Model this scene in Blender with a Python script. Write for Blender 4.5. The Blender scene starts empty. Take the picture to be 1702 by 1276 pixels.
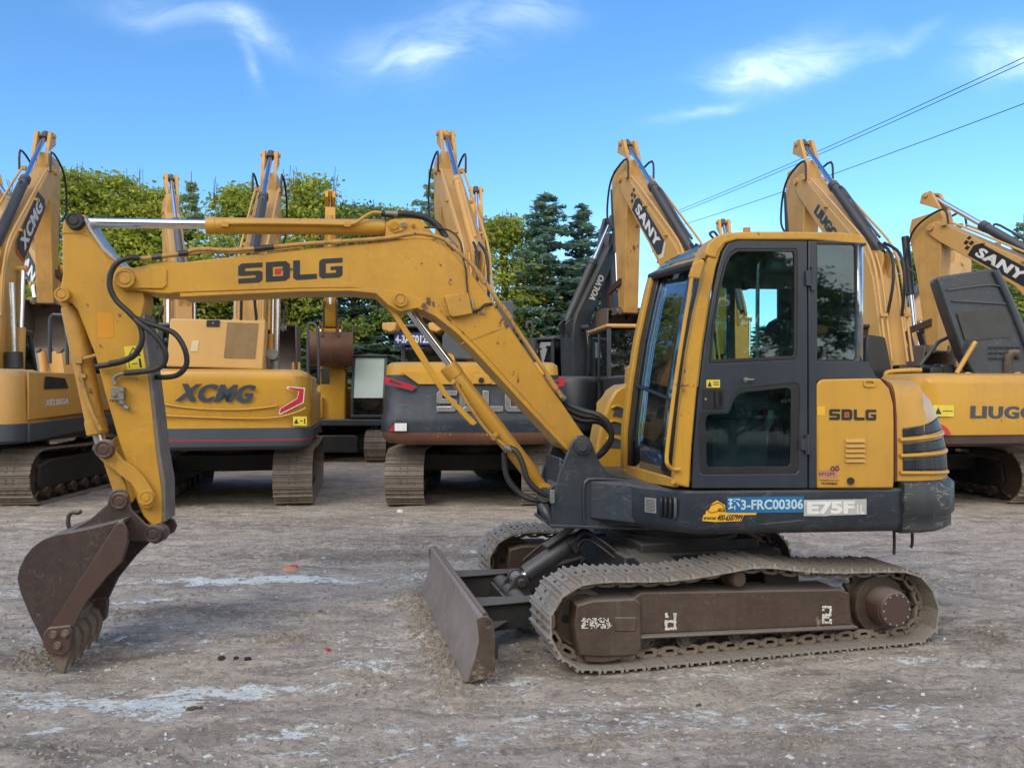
import bpy, bmesh, math, random
from mathutils import Vector as V, Matrix, noise
from mathutils.geometry import tessellate_polygon

SC = bpy.context.scene
COL = SC.collection
R = math.radians
HZ, FPX, CXP, CAMZ = 650.0, 1290.0, 851.0, 1.75      # horizon row, focal length, centre column (photo pixels), eye height

# ---------------------------------------------------------------- camera, sky, sun, exposure
cam = bpy.data.cameras.new('camera'); camo = bpy.data.objects.new('camera', cam); COL.objects.link(camo)
camo.location = (0, 0, CAMZ); camo.rotation_euler = (R(90), 0, 0)
cam.sensor_width = 36; cam.lens = 36 * FPX / 1702; cam.shift_y = (HZ - 638) / 1702
cam.clip_start = .1; cam.clip_end = 3000
SC.camera = camo
SUN_EL, SUN_AZ = R(40), R(-150)          # azimuth from +Y, clockwise: the sun stands behind the camera, a little to the left
SC.view_settings.view_transform = 'Standard'; SC.view_settings.look = 'None'
SC.view_settings.exposure = 1.3; SC.view_settings.gamma = 1

def node(nt, kind, ins=None, **props):
    n = nt.nodes.new(kind)
    for k, v in props.items(): setattr(n, k, v)
    for k, v in (ins or {}).items():
        s = n.inputs[k]
        if isinstance(v, bpy.types.NodeSocket): nt.links.new(v, s)
        else: s.default_value = v
    return n
def mth(nt, op, a, b=0.0, c=0.0, clamp=False):
    n = node(nt, 'ShaderNodeMath', {0: a, 1: b, 2: c}, operation=op); n.use_clamp = clamp
    return n.outputs[0]
def mixc(nt, f, a, b, mode='MIX'):
    return node(nt, 'ShaderNodeMixRGB', {0: f, 1: a, 2: b}, blend_type=mode).outputs[0]
def ramp(nt, f, stops):
    n = node(nt, 'ShaderNodeValToRGB', {0: f}); e = n.color_ramp.elements
    while len(e) < len(stops): e.new(.5)
    for k, (p, c) in enumerate(stops):
        e[k].position = p; e[k].color = (c[0], c[1], c[2], 1) if isinstance(c, (tuple, list)) else (c, c, c, 1)
    return n.outputs[0]
def noise_t(nt, vec, scale, detail=4, rough=.55, dist=0.0):
    return node(nt, 'ShaderNodeTexNoise', {'Vector': vec, 'Scale': scale, 'Detail': detail, 'Roughness': rough, 'Distortion': dist}).outputs[0]

W = bpy.data.worlds.new('World'); SC.world = W; W.use_nodes = True
nt = W.node_tree; nt.nodes.clear()
sky = node(nt, 'ShaderNodeTexSky', sky_type='NISHITA', sun_disc=False, sun_elevation=R(30), sun_rotation=SUN_AZ,
           air_density=1.0, dust_density=.35, ozone_density=2.2, altitude=0)
hs = node(nt, 'ShaderNodeHueSaturation', {'Color': sky.outputs[0], 'Saturation': 1.12, 'Hue': .5, 'Value': 1.0})
skyb = mixc(nt, 1.0, hs.outputs[0], (.58, .79, .93, 1), 'MULTIPLY')
tc = node(nt, 'ShaderNodeTexCoord').outputs['Generated']
sx = node(nt, 'ShaderNodeSeparateXYZ', {0: tc}); X_, Y_, Z_ = sx.outputs
yy = mth(nt, 'MAXIMUM', Y_, .02)
gx = mth(nt, 'DIVIDE', X_, yy); gz_ = mth(nt, 'DIVIDE', Z_, yy)
flat = node(nt, 'ShaderNodeCombineXYZ', {0: gx, 1: gz_, 2: 0.0}).outputs[0]
warp = node(nt, 'ShaderNodeTexNoise', {'Vector': flat, 'Scale': 5.0, 'Detail': 3}).outputs['Color']
wv = node(nt, 'ShaderNodeVectorMath', {0: warp, 1: (.5, .5, .5)}, operation='SUBTRACT').outputs[0]
wv = node(nt, 'ShaderNodeVectorMath', {0: wv, 3: .10}, operation='SCALE').outputs[0]
fw = node(nt, 'ShaderNodeVectorMath', {0: flat, 1: wv}, operation='ADD').outputs[0]
def rotc(vec, ang, cx, cz):
    return node(nt, 'ShaderNodeMapping', {'Vector': node(nt, 'ShaderNodeVectorMath', {0: vec, 1: (cx, cz, 0)}, operation='SUBTRACT').outputs[0],
                                          'Rotation': (0, 0, -ang)}).outputs[0]
cloud = None
for (px, py, rx, ry, ang, amp) in [(1320, 100, 88, 20, 8, .8), (1235, 118, 45, 22, 0, .9), (1310, 70, 60, 22, 20, .35), (1160, 180, 60, 9, 12, .5), (410, 40, 60, 20, -30, .42), (405, 95, 34, 10, -62, .4),
                                   (695, 103, 50, 15, 5, .55), (640, 85, 80, 30, 0, .24), (870, 30, 60, 22, 15, .35), (760, 65, 130, 45, 20, .22), (1690, 105, 75, 34, 10, .62), (300, 20, 110, 22, -10, .3),
                                   (1500, 80, 50, 14, 15, .2), (1160, 440, 200, 60, 0, .3)]:
    q = rotc(fw, R(ang), (px - CXP) / FPX, (HZ - py) / FPX)
    q = node(nt, 'ShaderNodeVectorMath', {0: q, 1: (FPX / rx, FPX / ry, 0)}, operation='MULTIPLY').outputs[0]
    d = node(nt, 'ShaderNodeVectorMath', {0: q}, operation='LENGTH').outputs['Value']
    g = mth(nt, 'MULTIPLY', mth(nt, 'EXPONENT', mth(nt, 'MULTIPLY', mth(nt, 'MULTIPLY', d, d), -.8)), amp)
    cloud = g if cloud is None else mth(nt, 'ADD', cloud, g)
st = node(nt, 'ShaderNodeMapping', {'Vector': fw, 'Rotation': (0, 0, R(-14)), 'Scale': (9, 24, 1)}).outputs[0]
wisp = noise_t(nt, st, 1.0, 7, .62, .6)
wisp = mth(nt, 'MULTIPLY', mth(nt, 'SUBTRACT', wisp, .27), 2.6, clamp=True)
cl = mth(nt, 'MULTIPLY', cloud, wisp, clamp=True)
cl = mth(nt, 'MULTIPLY', cl, .72)
skyc = mixc(nt, cl, skyb, (5.8, 6.6, 7.4, 1))
# unseen bright glow added to the sky behind the camera to lift ambient light
back_glow = mth(nt, 'MULTIPLY', mth(nt, 'ADD', mth(nt, 'MULTIPLY', Y_, -1.5), .12, clamp=True), ramp(nt, noise_t(nt, tc, 2.2, 5, .6), [(.25, .55), (.6, 1.0)]))
skyc = mixc(nt, back_glow, skyc, (7.7, 7.2, 6.6, 1))
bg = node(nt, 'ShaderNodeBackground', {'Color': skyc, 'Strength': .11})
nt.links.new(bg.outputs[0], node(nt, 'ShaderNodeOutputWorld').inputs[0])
WORLD_BG, WORLD_SKY, WORLD_HS = bg, sky, hs

sl = bpy.data.lights.new('sun', 'SUN'); sl.energy = .5; sl.angle = R(30); sl.color = (1, .91, .78)
so = bpy.data.objects.new('sun', sl); COL.objects.link(so)
sd = V((math.sin(SUN_AZ) * math.cos(SUN_EL), math.cos(SUN_AZ) * math.cos(SUN_EL), math.sin(SUN_EL)))
so.rotation_euler = sd.to_track_quat('Z', 'Y').to_euler(); so.location = (0, -5, 30)

# ---------------------------------------------------------------- materials
MATS = {}
def newmat(name):
    m = bpy.data.materials.new(name); m.use_nodes = True
    m.node_tree.nodes.clear(); MATS[name] = m
    return m, m.node_tree
def out(nt, sh): nt.links.new(sh, node(nt, 'ShaderNodeOutputMaterial').inputs[0])
def paint(name, col, rough=.38, grime=(.16, .12, .08), amount=.35, scale=1.0, metallic=0.0, chips=None, chip_amt=.0, bump=.02, spec=.5, dust=0.0, mud=0.0, scr=0.0, scol=(.55, .50, .38), sdir=(1.5, 1.5, 6)):
    """worn painted or bare metal: broad grime, fine speckle, optional chips that bare another colour"""
    m, nt = newmat(name)
    oc = node(nt, 'ShaderNodeTexCoord').outputs['Object']
    n1 = noise_t(nt, oc, 2.2 * scale, 6, .62, .3); n2 = noise_t(nt, oc, 14 * scale, 5, .6); 
    strk = noise_t(nt, node(nt, 'ShaderNodeMapping', {'Vector': oc, 'Scale': (9 * scale, 9 * scale, 1.1 * scale)}).outputs[0], 1.6, 5, .65)
    g = mth(nt, 'MULTIPLY', ramp(nt, n1, [(.42, 0.0), (.75, 1.0)]), ramp(nt, n2, [(.3, .3), (.7, 1.0)]))
    g = mth(nt, 'ADD', g, mth(nt, 'MULTIPLY', ramp(nt, strk, [(.52, 0.0), (.8, 1.0)]), .6), clamp=True)
    c = mixc(nt, mth(nt, 'MULTIPLY', g, amount), (*col, 1), (*grime, 1))
    lo = (col[0] * .76, col[1] * .72, col[2] * .62)
    c = mixc(nt, mth(nt, 'MULTIPLY', ramp(nt, noise_t(nt, oc, .9 * scale, 3), [(.35, 0.0), (.65, 1.0)]), .55), c, (*lo, 1))
    rg = mth(nt, 'ADD', mth(nt, 'MULTIPLY', n1, .3), rough - .12, clamp=True)
    if chips:
        ch = noise_t(nt, oc, 11 * scale, 8, .72, .5); big = noise_t(nt, oc, 1.4 * scale, 3)
        mask = ramp(nt, mth(nt, 'ADD', ch, mth(nt, 'MULTIPLY', mth(nt, 'SUBTRACT', big, .5), .5)), [(.69 - chip_amt, 0.0), (.71 - chip_amt, 1.0)])
        c = mixc(nt, mask, c, (*chips, 1)); rg = mth(nt, 'ADD', rg, mth(nt, 'MULTIPLY', mask, .3), clamp=True)
    if scr:
        sn = noise_t(nt, node(nt, 'ShaderNodeMapping', {'Vector': oc, 'Scale': sdir, 'Rotation': (.1, .15, .2)}).outputs[0], 2.1 * scale, 5, .6, .8)
        ln = mth(nt, 'SUBTRACT', 1.0, mth(nt, 'MULTIPLY', mth(nt, 'ABSOLUTE', mth(nt, 'SUBTRACT', sn, .50)), 75.0), clamp=True)
        ln = mth(nt, 'MULTIPLY', ln, ramp(nt, noise_t(nt, oc, 3.1 * scale, 4, .6), [(.44, 0.0), (.56, scr)]))
        c = mixc(nt, ln, c, (*scol, 1))
    if mud:
        oz = node(nt, 'ShaderNodeSeparateXYZ', {0: oc}).outputs[2]
        mm = mth(nt, 'ADD', mth(nt, 'MULTIPLY', mth(nt, 'SUBTRACT', mud, oz), 3.0), mth(nt, 'MULTIPLY', mth(nt, 'SUBTRACT', noise_t(nt, oc, 5.5, 7, .7, .4), .5), 3.4))
        mm = ramp(nt, mm, [(.35, 0.0), (.62, .85)])
        c = mixc(nt, mm, c, mixc(nt, n2, (.20, .16, .125, 1), (.34, .285, .23, 1))); rg = mth(nt, 'ADD', rg, mth(nt, 'MULTIPLY', mm, .4), clamp=True)
    if dust:
        nz = node(nt, 'ShaderNodeSeparateXYZ', {0: node(nt, 'ShaderNodeNewGeometry').outputs['Normal']}).outputs[2]
        dm = mth(nt, 'MULTIPLY', ramp(nt, nz, [(.2, 0.0), (.9, 1.0)]), dust)
        c = mixc(nt, dm, c, (.30, .275, .25, 1)); rg = mth(nt, 'ADD', rg, mth(nt, 'MULTIPLY', dm, .3), clamp=True)
    bp = node(nt, 'ShaderNodeBump', {'Height': mth(nt, 'ADD', n2, mth(nt, 'MULTIPLY', n1, 2.0)), 'Strength': .5, 'Distance': bump})
    b = node(nt, 'ShaderNodeBsdfPrincipled', {'Base Color': c, 'Roughness': rg, 'Metallic': metallic, 'Normal': bp.outputs[0], 'Specular IOR Level': spec})
    out(nt, b.outputs[0]); return m
YEL = (.58, .315, .035)
paint('yellow', YEL, .36, (.24, .13, .045), .62, .8, chips=(.10, .06, .035), chip_amt=.012, bump=.003, dust=.25, scr=.16, scol=(.78, .52, .2), sdir=(2, 2, 2))
paint('yellow_clean', (.60, .33, .038), .28, (.3, .18, .06), .55, .7, chips=(.16, .09, .04), chip_amt=-.02, bump=.002, dust=.2, scr=.2, scol=(.4, .24, .08), sdir=(3, 3, 3))
paint('yellow_worn', (.53, .285, .038), .45, (.14, .09, .05), .75, 1.6, chips=(.07, .045, .035), chip_amt=.05, bump=.004)
paint('amber', (.60, .34, .085), .42, (.3, .2, .1), .5, .5, bump=.003, dust=.3)
paint('amber_pale', (.63, .37, .12), .45, (.35, .25, .14), .35, .5, bump=.003, dust=.3)
paint('amber_arm', (.57, .32, .085), .45, (.22, .12, .05), .8, .9, chips=(.14, .08, .05), chip_amt=.012, bump=.004, dust=.2)
paint('amber_arm_pale', (.62, .36, .11), .45, (.26, .16, .08), .7, .9, chips=(.16, .10, .07), chip_amt=.0, bump=.004, dust=.2)
paint('amber_rust', (.5, .25, .08), .55, (.12, .06, .03), .95, 1.0, chips=(.12, .07, .05), chip_amt=.06, bump=.004)
paint('charcoal', (.026, .037, .054), .34, (.10, .10, .10), .45, 1.0, chips=(.16, .15, .14), chip_amt=-.045, bump=.002, dust=.22, scr=.35, scol=(.25, .25, .24), sdir=(2, 2, 5))
paint('charcoal_scraped', (.032, .040, .050), .45, (.10, .10, .10), .5, 1.5, chips=(.10, .09, .08), chip_amt=.0, bump=.006, scr=.9, scol=(.50, .44, .28), sdir=(1.2, 1.2, 5))
paint('door_black', (.024, .034, .050), .30, (.09, .09, .09), .5, .8, bump=.001)
paint('grey_paint', (.06, .078, .10), .4, (.13, .12, .11), .4, .7, bump=.002, dust=.3)
paint('slate_grey', (.028, .037, .050), .42, (.13, .12, .11), .4, .7, bump=.002, dust=.3)
paint('track_steel', (.34, .33, .32), .5, (.18, .145, .115), .95, 2.6, metallic=.25, chips=(.12, .075, .05), chip_amt=.06, bump=.008, dust=.3, mud=.12)
paint('track_brown', (.20, .17, .145), .55, (.11, .08, .06), .95, 2.6, metallic=.2, chips=(.10, .06, .04), chip_amt=.06, bump=.008, dust=.25, mud=.3)
paint('arm_strip', (.17, .15, .13), .6, (.09, .06, .045), .9, 3.0, chips=(.30, .26, .21), chip_amt=.05, bump=.006)
paint('bucket_pale', (.17, .135, .115), .55, (.08, .06, .055), .9, 1.4, chips=(.28, .24, .2), chip_amt=.0, bump=.006, dust=.4)
paint('rust_lip', (.17, .075, .045), .55, (.07, .04, .035), .9, 2.0, chips=(.5, .34, .12), chip_amt=.02, bump=.004)
paint('clod', (.30, .265, .23), .9, (.10, .085, .07), .8, 9, bump=.01)
paint('rusty_frame', (.066, .044, .034), .55, (.15, .11, .082), .8, 1.6, chips=(.14, .075, .045), chip_amt=.06, bump=.012, dust=.45, mud=.16)
paint('rust_brown', (.085, .048, .04), .5, (.04, .03, .03), 1.0, 1.4, chips=(.34, .28, .22), chip_amt=-.02, bump=.005, dust=.5, mud=.10)
paint('bucket_steel', (.075, .052, .047), .38, (.028, .030, .036), 1.0, 1.5, chips=(.38, .33, .27), chip_amt=.008, bump=.008, dust=.45, mud=.36, metallic=.2, scr=.28, scol=(.30, .27, .24), sdir=(3, 3, 3))
paint('clay_steel', (.20, .16, .12), .75, (.09, .07, .06), .8, 3.0, chips=(.30, .25, .19), chip_amt=.05, bump=.012)
paint('blade_steel', (.30, .27, .26), .36, (.15, .09, .065), .95, 1.6, metallic=.25, chips=(.20, .115, .075), chip_amt=.05, bump=.003, dust=.3)
paint('undercarriage', (.024, .026, .029), .6, (.09, .075, .062), .6, 1.8, bump=.006, dust=.35)
paint('rubber', (.018, .019, .021), .45, (.06, .055, .05), .4, 3, bump=.002)
paint('black_trim', (.012, .013, .015), .4, (.04, .04, .04), .3, 2, bump=.001)
paint('bare_steel', (.42, .41, .39), .4, (.2, .17, .14), .6, 3, metallic=.7, bump=.003)
paint('dark_barrel', (.030, .036, .046), .4, (.10, .09, .08), .4, 1, bump=.002, dust=.3)
paint('red_paint', (.50, .02, .04), .3, (.2, .03, .03), .2, 1, bump=0)
paint('maroon', (.11, .018, .02), .5, (.05, .02, .02), .3, 1, bump=0)
paint('white_paint', (.75, .76, .76), .4, (.4, .38, .35), .35, 3, bump=0)
paint('white_worn', (.72, .72, .70), .6, (.2, .18, .16), .6, 9, chips=(.06, .05, .045), chip_amt=.1, bump=0)
paint('black_ink', (.016, .019, .026), .4, (.1, .08, .05), .25, 2, bump=0)
paint('navy_ink', (.035, .05, .075), .35, (.1, .08, .05), .25, 2, bump=0)
paint('blue_plate', (.012, .15, .36), .4, (.02, .09, .18), .5, 3, bump=0)
paint('blue_sign', (.01, .035, .22), .4, (.02, .04, .12), .3, 3, bump=0)
paint('pale_blue', (.50, .68, .82), .4, (.2, .4, .6), .4, 8, bump=0)
paint('silver_plate', (.50, .52, .53), .35, (.28, .29, .30), .9, 7, metallic=.1, bump=.001)
paint('plate_white', (.78, .80, .81), .4, (.6, .6, .6), .4, 4, bump=0)
paint('sticker_yellow', (.75, .62, .05), .4, (.4, .3, .05), .3, 4, bump=0)
paint('sticker_orange', (.80, .45, .03), .4, (.5, .25, .03), .4, 6, bump=0)
paint('repair_patch', (.68, .31, .02), .35, (.5, .2, .02), .3, 3, chips=(.7, .6, .5), chip_amt=-.05, bump=0)
paint('sticker_pink', (.50, .24, .16), .5, (.4, .3, .2), .3, 4, bump=0)
paint('cream_label', (.66, .58, .38), .5, (.5, .4, .2), .3, 4, bump=0)
paint('seat_grey', (.055, .06, .065), .8, (.09, .09, .09), .4, 5, bump=.004)
paint('cab_lining', (.24, .26, .26), .8, (.05, .05, .05), .4, 2, bump=.002)
paint('mesh_brown', (.26, .17, .075), .7, (.15, .1, .05), .5, 6, bump=.002)
paint('chrome_dull', (.60, .61, .62), .25, (.34, .34, .34), .35, 2, metallic=.85, bump=.001)
paint('pipe_yellow', (.50, .28, .07), .5, (.12, .08, .05), .9, 5, chips=(.06, .05, .04), chip_amt=.06, bump=.002)
paint('cast_metal', (.26, .26, .25), .5, (.12, .11, .10), .7, 6, metallic=.6, bump=.004)
paint('fire_white', (.60, .62, .58), .5, (.4, .4, .35), .3, 6, bump=0)
m, nt = newmat('chrome'); oc = node(nt, 'ShaderNodeTexCoord').outputs['Object']
out(nt, node(nt, 'ShaderNodeBsdfPrincipled', {'Base Color': (.78, .8, .84, 1), 'Metallic': 1.0, 'Roughness': mth(nt, 'ADD', mth(nt, 'MULTIPLY', noise_t(nt, oc, 6, 4), .12), .05)}).outputs[0])
def glassmat(name, tint, refl=.10, dirt_sheen=.05):
    m, nt = newmat(name); oc = node(nt, 'ShaderNodeTexCoord').outputs['Object']
    fr = node(nt, 'ShaderNodeFresnel', {'IOR': 1.52}).outputs[0]
    f = mth(nt, 'ADD', mth(nt, 'MULTIPLY', fr, 1.2), refl - .04, clamp=True)
    tr = node(nt, 'ShaderNodeBsdfTransparent', {'Color': (*tint, 1)}).outputs[0]
    gl = node(nt, 'ShaderNodeBsdfGlossy', {'Color': (.9, .95, 1, 1), 'Roughness': .02}).outputs[0]
    df = node(nt, 'ShaderNodeBsdfDiffuse', {'Color': (.42, .50, .50, 1)}).outputs[0]
    a = node(nt, 'ShaderNodeMixShader', {0: f, 1: tr, 2: gl}).outputs[0]
    dm = mth(nt, 'MULTIPLY', ramp(nt, noise_t(nt, oc, 9, 8, .7, .4), [(.45, 0.0), (.85, 1.0)]), dirt_sheen * 4)
    a = node(nt, 'ShaderNodeMixShader', {0: mth(nt, 'ADD', dm, dirt_sheen * .3, clamp=True), 1: a, 2: df}).outputs[0]
    out(nt, a); return m
glassmat('glass', (.66, .82, .81), .045, .008)
glassmat('glass_dark', (.48, .64, .65), .04, .008)
glassmat('glass_pale', (.45, .62, .62), .35, .13)  # pale diffuse film paints the sky's reflection onto the bent corner glass
glassmat('glass_bg', (.14, .18, .19), .12, .03)
glassmat('glass_windscreen', (.66, .80, .80), .06, .02)
paint('mirror_pane', (.52, .66, .64), .35, (.45, .6, .58), .2, 1, bump=0)
# perforated grille: real dark metal with a hexagonal dot pattern in its own colour
m, nt = newmat('perforated'); oc = node(nt, 'ShaderNodeTexCoord').outputs['Object']
vo = node(nt, 'ShaderNodeTexVoronoi', {'Vector': oc, 'Scale': 44.0, 'Randomness': .12})
c = ramp(nt, vo.outputs['Distance'], [(.36, (.003, .004, .006)), (.46, (.020, .026, .036))])
out(nt, node(nt, 'ShaderNodeBsdfPrincipled', {'Base Color': c, 'Roughness': .4}).outputs[0])
def leafmat(name, stops, trans=.35):
    m, nt = newmat(name)
    rnd = node(nt, 'ShaderNodeNewGeometry').outputs['Random Per Island']
    oc = node(nt, 'ShaderNodeTexCoord').outputs['Object']
    f = mth(nt, 'ADD', mth(nt, 'MULTIPLY', rnd, .45), mth(nt, 'MULTIPLY', noise_t(nt, oc, .55, 4, .6), .6))
    c = ramp(nt, f, stops)
    d = node(nt, 'ShaderNodeBsdfPrincipled', {'Base Color': c, 'Roughness': .55, 'Specular IOR Level': .3}).outputs[0]
    t = node(nt, 'ShaderNodeBsdfTranslucent', {'Color': c}).outputs[0]
    out(nt, node(nt, 'ShaderNodeMixShader', {0: trans, 1: d, 2: t}).outputs[0]); return m
leafmat('leaf_lime', [(.12, (.15, .23, .05)), (.38, (.27, .37, .065)), (.6, (.40, .44, .06)), (.85, (.60, .56, .08))], .45)
leafmat('leaf_green', [(.15, (.08, .14, .045)), (.5, (.17, .27, .065)), (.85, (.36, .41, .09))], .45)
leafmat('leaf_shade', [(.15, (.018, .042, .014)), (.5, (.055, .095, .02)), (.85, (.15, .18, .03))])
leafmat('needle_green', [(.15, (.11, .20, .16)), (.5, (.21, .34, .27)), (.85, (.38, .52, .38))], .45)
leafmat('needle_pale', [(.15, (.17, .27, .18)), (.5, (.32, .45, .27)), (.85, (.55, .62, .36))], .45)
paint('bark', (.09, .068, .05), .85, (.04, .035, .03), .6, 4, bump=.02)
paint('stone', (.33, .31, .285), .85, (.15, .13, .11), .7, 9, bump=.01)
paint('lime_lump', (.62, .68, .70), .85, (.4, .42, .42), .5, 9, bump=.01)
paint('fence_steel', (.03, .05, .04), .6, (.06, .05, .04), .4, 4, bump=.001)
paint('wire_black', (.012, .014, .018), .6, (.02, .02, .02), .2, 4, bump=0)

# ---------------------------------------------------------------- geometry helpers
BASE = {}
def tag(o, label=None, cat=None, group=None, kind=None):
    if label: o['label'] = label
    if cat: o['category'] = cat
    if group: o['group'] = group
    if kind: o['kind'] = kind
    return o
def thing(name, label, cat, loc, group=None):
    o = bpy.data.objects.new(name, None); COL.objects.link(o); o.location = loc
    o.empty_display_size = .3; BASE[o.name] = V(loc)
    return tag(o, label, cat, group)
class MB:
    def __init__(s): s.v = []; s.f = []; s.m = []
    def add(s, vs, fs, mi=0):
        k = len(s.v); s.v += [V(p) for p in vs]
        for f in fs: s.f.append([i + k for i in f]); s.m.append(mi)
        return s
    def prism(s, pts, vec, holes=(), mi=0):
        """polygon (3-D points in one plane, any winding) pushed along vec"""
        loops = [list(map(V, pts))] + [list(map(V, h)) for h in holes]; vec = V(vec)
        allp = [p for l in loops for p in l]; n = len(allp); base = len(s.v)
        s.v += allp + [p + vec for p in allp]
        if len(loops) == 1: tris = [list(range(n))]
        else:
            nrm = vec.normalized(); a = (loops[0][1] - loops[0][0]).normalized(); b = nrm.cross(a)
            l2 = [[V((p.dot(a), p.dot(b), 0)) for p in l] for l in loops]
            tris = [list(t) for t in tessellate_polygon(l2)]
        for t in tris:
            s.f.append([base + i for i in t]); s.f.append([base + n + i for i in reversed(t)]); s.m += [mi, mi]
        k = 0
        for l in loops:
            c = len(l)
            for i in range(c):
                j = (i + 1) % c
                s.f.append([base + k + i, base + k + j, base + n + k + j, base + n + k + i]); s.m.append(mi)
            k += c
        return s
    def box(s, c, sx, sy, sz, ax=None, mi=0):
        """box centred at c; ax = three axes"""
        ax = ax or (V((1, 0, 0)), V((0, 1, 0)), V((0, 0, 1))); c = V(c)
        p = [c + ax[0] * (i * sx / 2) + ax[1] * (j * sy / 2) + ax[2] * (k * sz / 2) for i in (-1, 1) for j in (-1, 1) for k in (-1, 1)]
        return s.add(p, [(0, 1, 3, 2), (4, 6, 7, 5), (0, 4, 5, 1), (2, 3, 7, 6), (0, 2, 6, 4), (1, 5, 7, 3)], mi)
    def cyl(s, a, b, r, r2=None, n=20, mi=0, cap=True):
        a = V(a); b = V(b); d = (b - a).normalized(); u = d.orthogonal().normalized(); w = d.cross(u); r2 = r if r2 is None else r2
        k = len(s.v)
        for (c, q) in ((a, r), (b, r2)):
            for i in range(n):
                t = 2 * math.pi * i / n; s.v.append(c + (u * math.cos(t) + w * math.sin(t)) * q)
        for i in range(n):
            j = (i + 1) % n; s.f.append([k + i, k + j, k + n + j, k + n + i]); s.m.append(mi)
        if cap:
            s.f.append([k + i for i in range(n)][::-1]); s.f.append([k + n + i for i in range(n)]); s.m += [mi, mi]
        return s
    def lathe(s, a, d, prof, n=28, mi=0):
        """profile [(distance along d, radius)] turned about the axis a + t d"""
        a = V(a); d = V(d).normalized(); u = d.orthogonal().normalized(); w = d.cross(u); k = len(s.v)
        for (t, r) in prof:
            for i in range(n):
                q = 2 * math.pi * i / n; s.v.append(a + d * t + (u * math.cos(q) + w * math.sin(q)) * max(r, 1e-4))
        for p in range(len(prof) - 1):
            for i in range(n):
                j = (i + 1) % n; s.f.append([k + p * n + i, k + p * n + j, k + (p + 1) * n + j, k + (p + 1) * n + i]); s.m.append(mi)
        s.f.append([k + i for i in range(n)][::-1]); e = k + (len(prof) - 1) * n; s.f.append([e + i for i in range(n)]); s.m += [mi, mi]
        return s
    def tube(s, pts, r, n=8, mi=0, smooth=3, ribs=0.0):
        pts = [V(p) for p in pts]
        if smooth and len(pts) > 2:
            q = []
            for i in range(len(pts) - 1):
                p0 = pts[max(i - 1, 0)]; p1 = pts[i]; p2 = pts[i + 1]; p3 = pts[min(i + 2, len(pts) - 1)]
                for j in range(smooth):
                    t = j / smooth
                    q.append(.5 * ((2 * p1) + (p2 - p0) * t + (2 * p0 - 5 * p1 + 4 * p2 - p3) * t * t + (3 * p1 - p0 - 3 * p2 + p3) * t ** 3))
            q.append(pts[-1]); pts = q
        k = len(s.v); u = None
        for i, p in enumerate(pts):
            d = (pts[min(i + 1, len(pts) - 1)] - pts[max(i - 1, 0)]).normalized()
            u = d.orthogonal().normalized() if u is None else (u - d * u.dot(d)).normalized()
            w = d.cross(u); rr = r * (1 - ribs * (i % 2))
            for j in range(n):
                t = 2 * math.pi * j / n; s.v.append(p + (u * math.cos(t) + w * math.sin(t)) * rr)
        for i in range(len(pts) - 1):
            for j in range(n):
                jj = (j + 1) % n; s.f.append([k + i * n + j, k + i * n + jj, k + (i + 1) * n + jj, k + (i + 1) * n + j]); s.m.append(mi)
        s.f.append([k + j for j in range(n)][::-1]); e = k + (len(pts) - 1) * n; s.f.append([e + j for j in range(n)]); s.m += [mi, mi]
        return s
    def rings(s, rings, mi=None, cap=True):
        k = len(s.v); n = len(rings[0])
        for r_ in rings: s.v += [V(p) for p in r_]
        for i in range(len(rings) - 1):
            for j in range(n):
                jj = (j + 1) % n; s.f.append([k + i * n + j, k + i * n + jj, k + (i + 1) * n + jj, k + (i + 1) * n + j]); s.m.append(mi[i] if mi else 0)
        if cap:
            s.f.append([k + j for j in range(n)][::-1]); e = k + (len(rings) - 1) * n; s.f.append([e + j for j in range(n)])
            s.m += [mi[0] if mi else 0, mi[-1] if mi else 0]
        return s
    def sheet(s, grid, mi=0):
        k = len(s.v); h = len(grid); w = len(grid[0])
        for row in grid: s.v += [V(p) for p in row]
        for i in range(h - 1):
            for j in range(w - 1):
                s.f.append([k + i * w + j, k + i * w + j + 1, k + (i + 1) * w + j + 1, k + (i + 1) * w + j]); s.m.append(mi)
        return s
    def build(s, name, mats, parent=None, label=None, bevel=0.0, smooth=35, solid=0.0, recalc=True, loc=None, group=None, seg=2):
        me = bpy.data.meshes.new(name)
        base = BASE[parent.name] if parent is not None else (V(loc) if loc is not None else V((0, 0, 0)))
        me.from_pydata([p - base for p in s.v], [], s.f)
        mats = mats if isinstance(mats, (list, tuple)) else [mats]
        for q in mats: me.materials.append(MATS[q])
        if len(mats) > 1: me.polygons.foreach_set('material_index', s.m)
        if recalc:
            b = bmesh.new(); b.from_mesh(me); bmesh.ops.recalc_face_normals(b, faces=b.faces); b.to_mesh(me); b.free()
        if smooth:
            me.polygons.foreach_set('use_smooth', [True] * len(me.polygons)); me.set_sharp_from_angle(angle=R(smooth))
        me.update()
        o = bpy.data.objects.new(name, me); COL.objects.link(o)
        if parent is not None: o.parent = parent
        else: o.location = base
        BASE[o.name] = base
        if solid:
            q = o.modifiers.new('solid', 'SOLIDIFY'); q.thickness = solid; q.offset = 0
        if bevel:
            q = o.modifiers.new('bevel', 'BEVEL'); q.width = bevel; q.segments = seg; q.limit_method = 'ANGLE'; q.angle_limit = R(38); q.harden_normals = False
        if label: o['label'] = label
        if group: o['group'] = group
        return o

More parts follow.
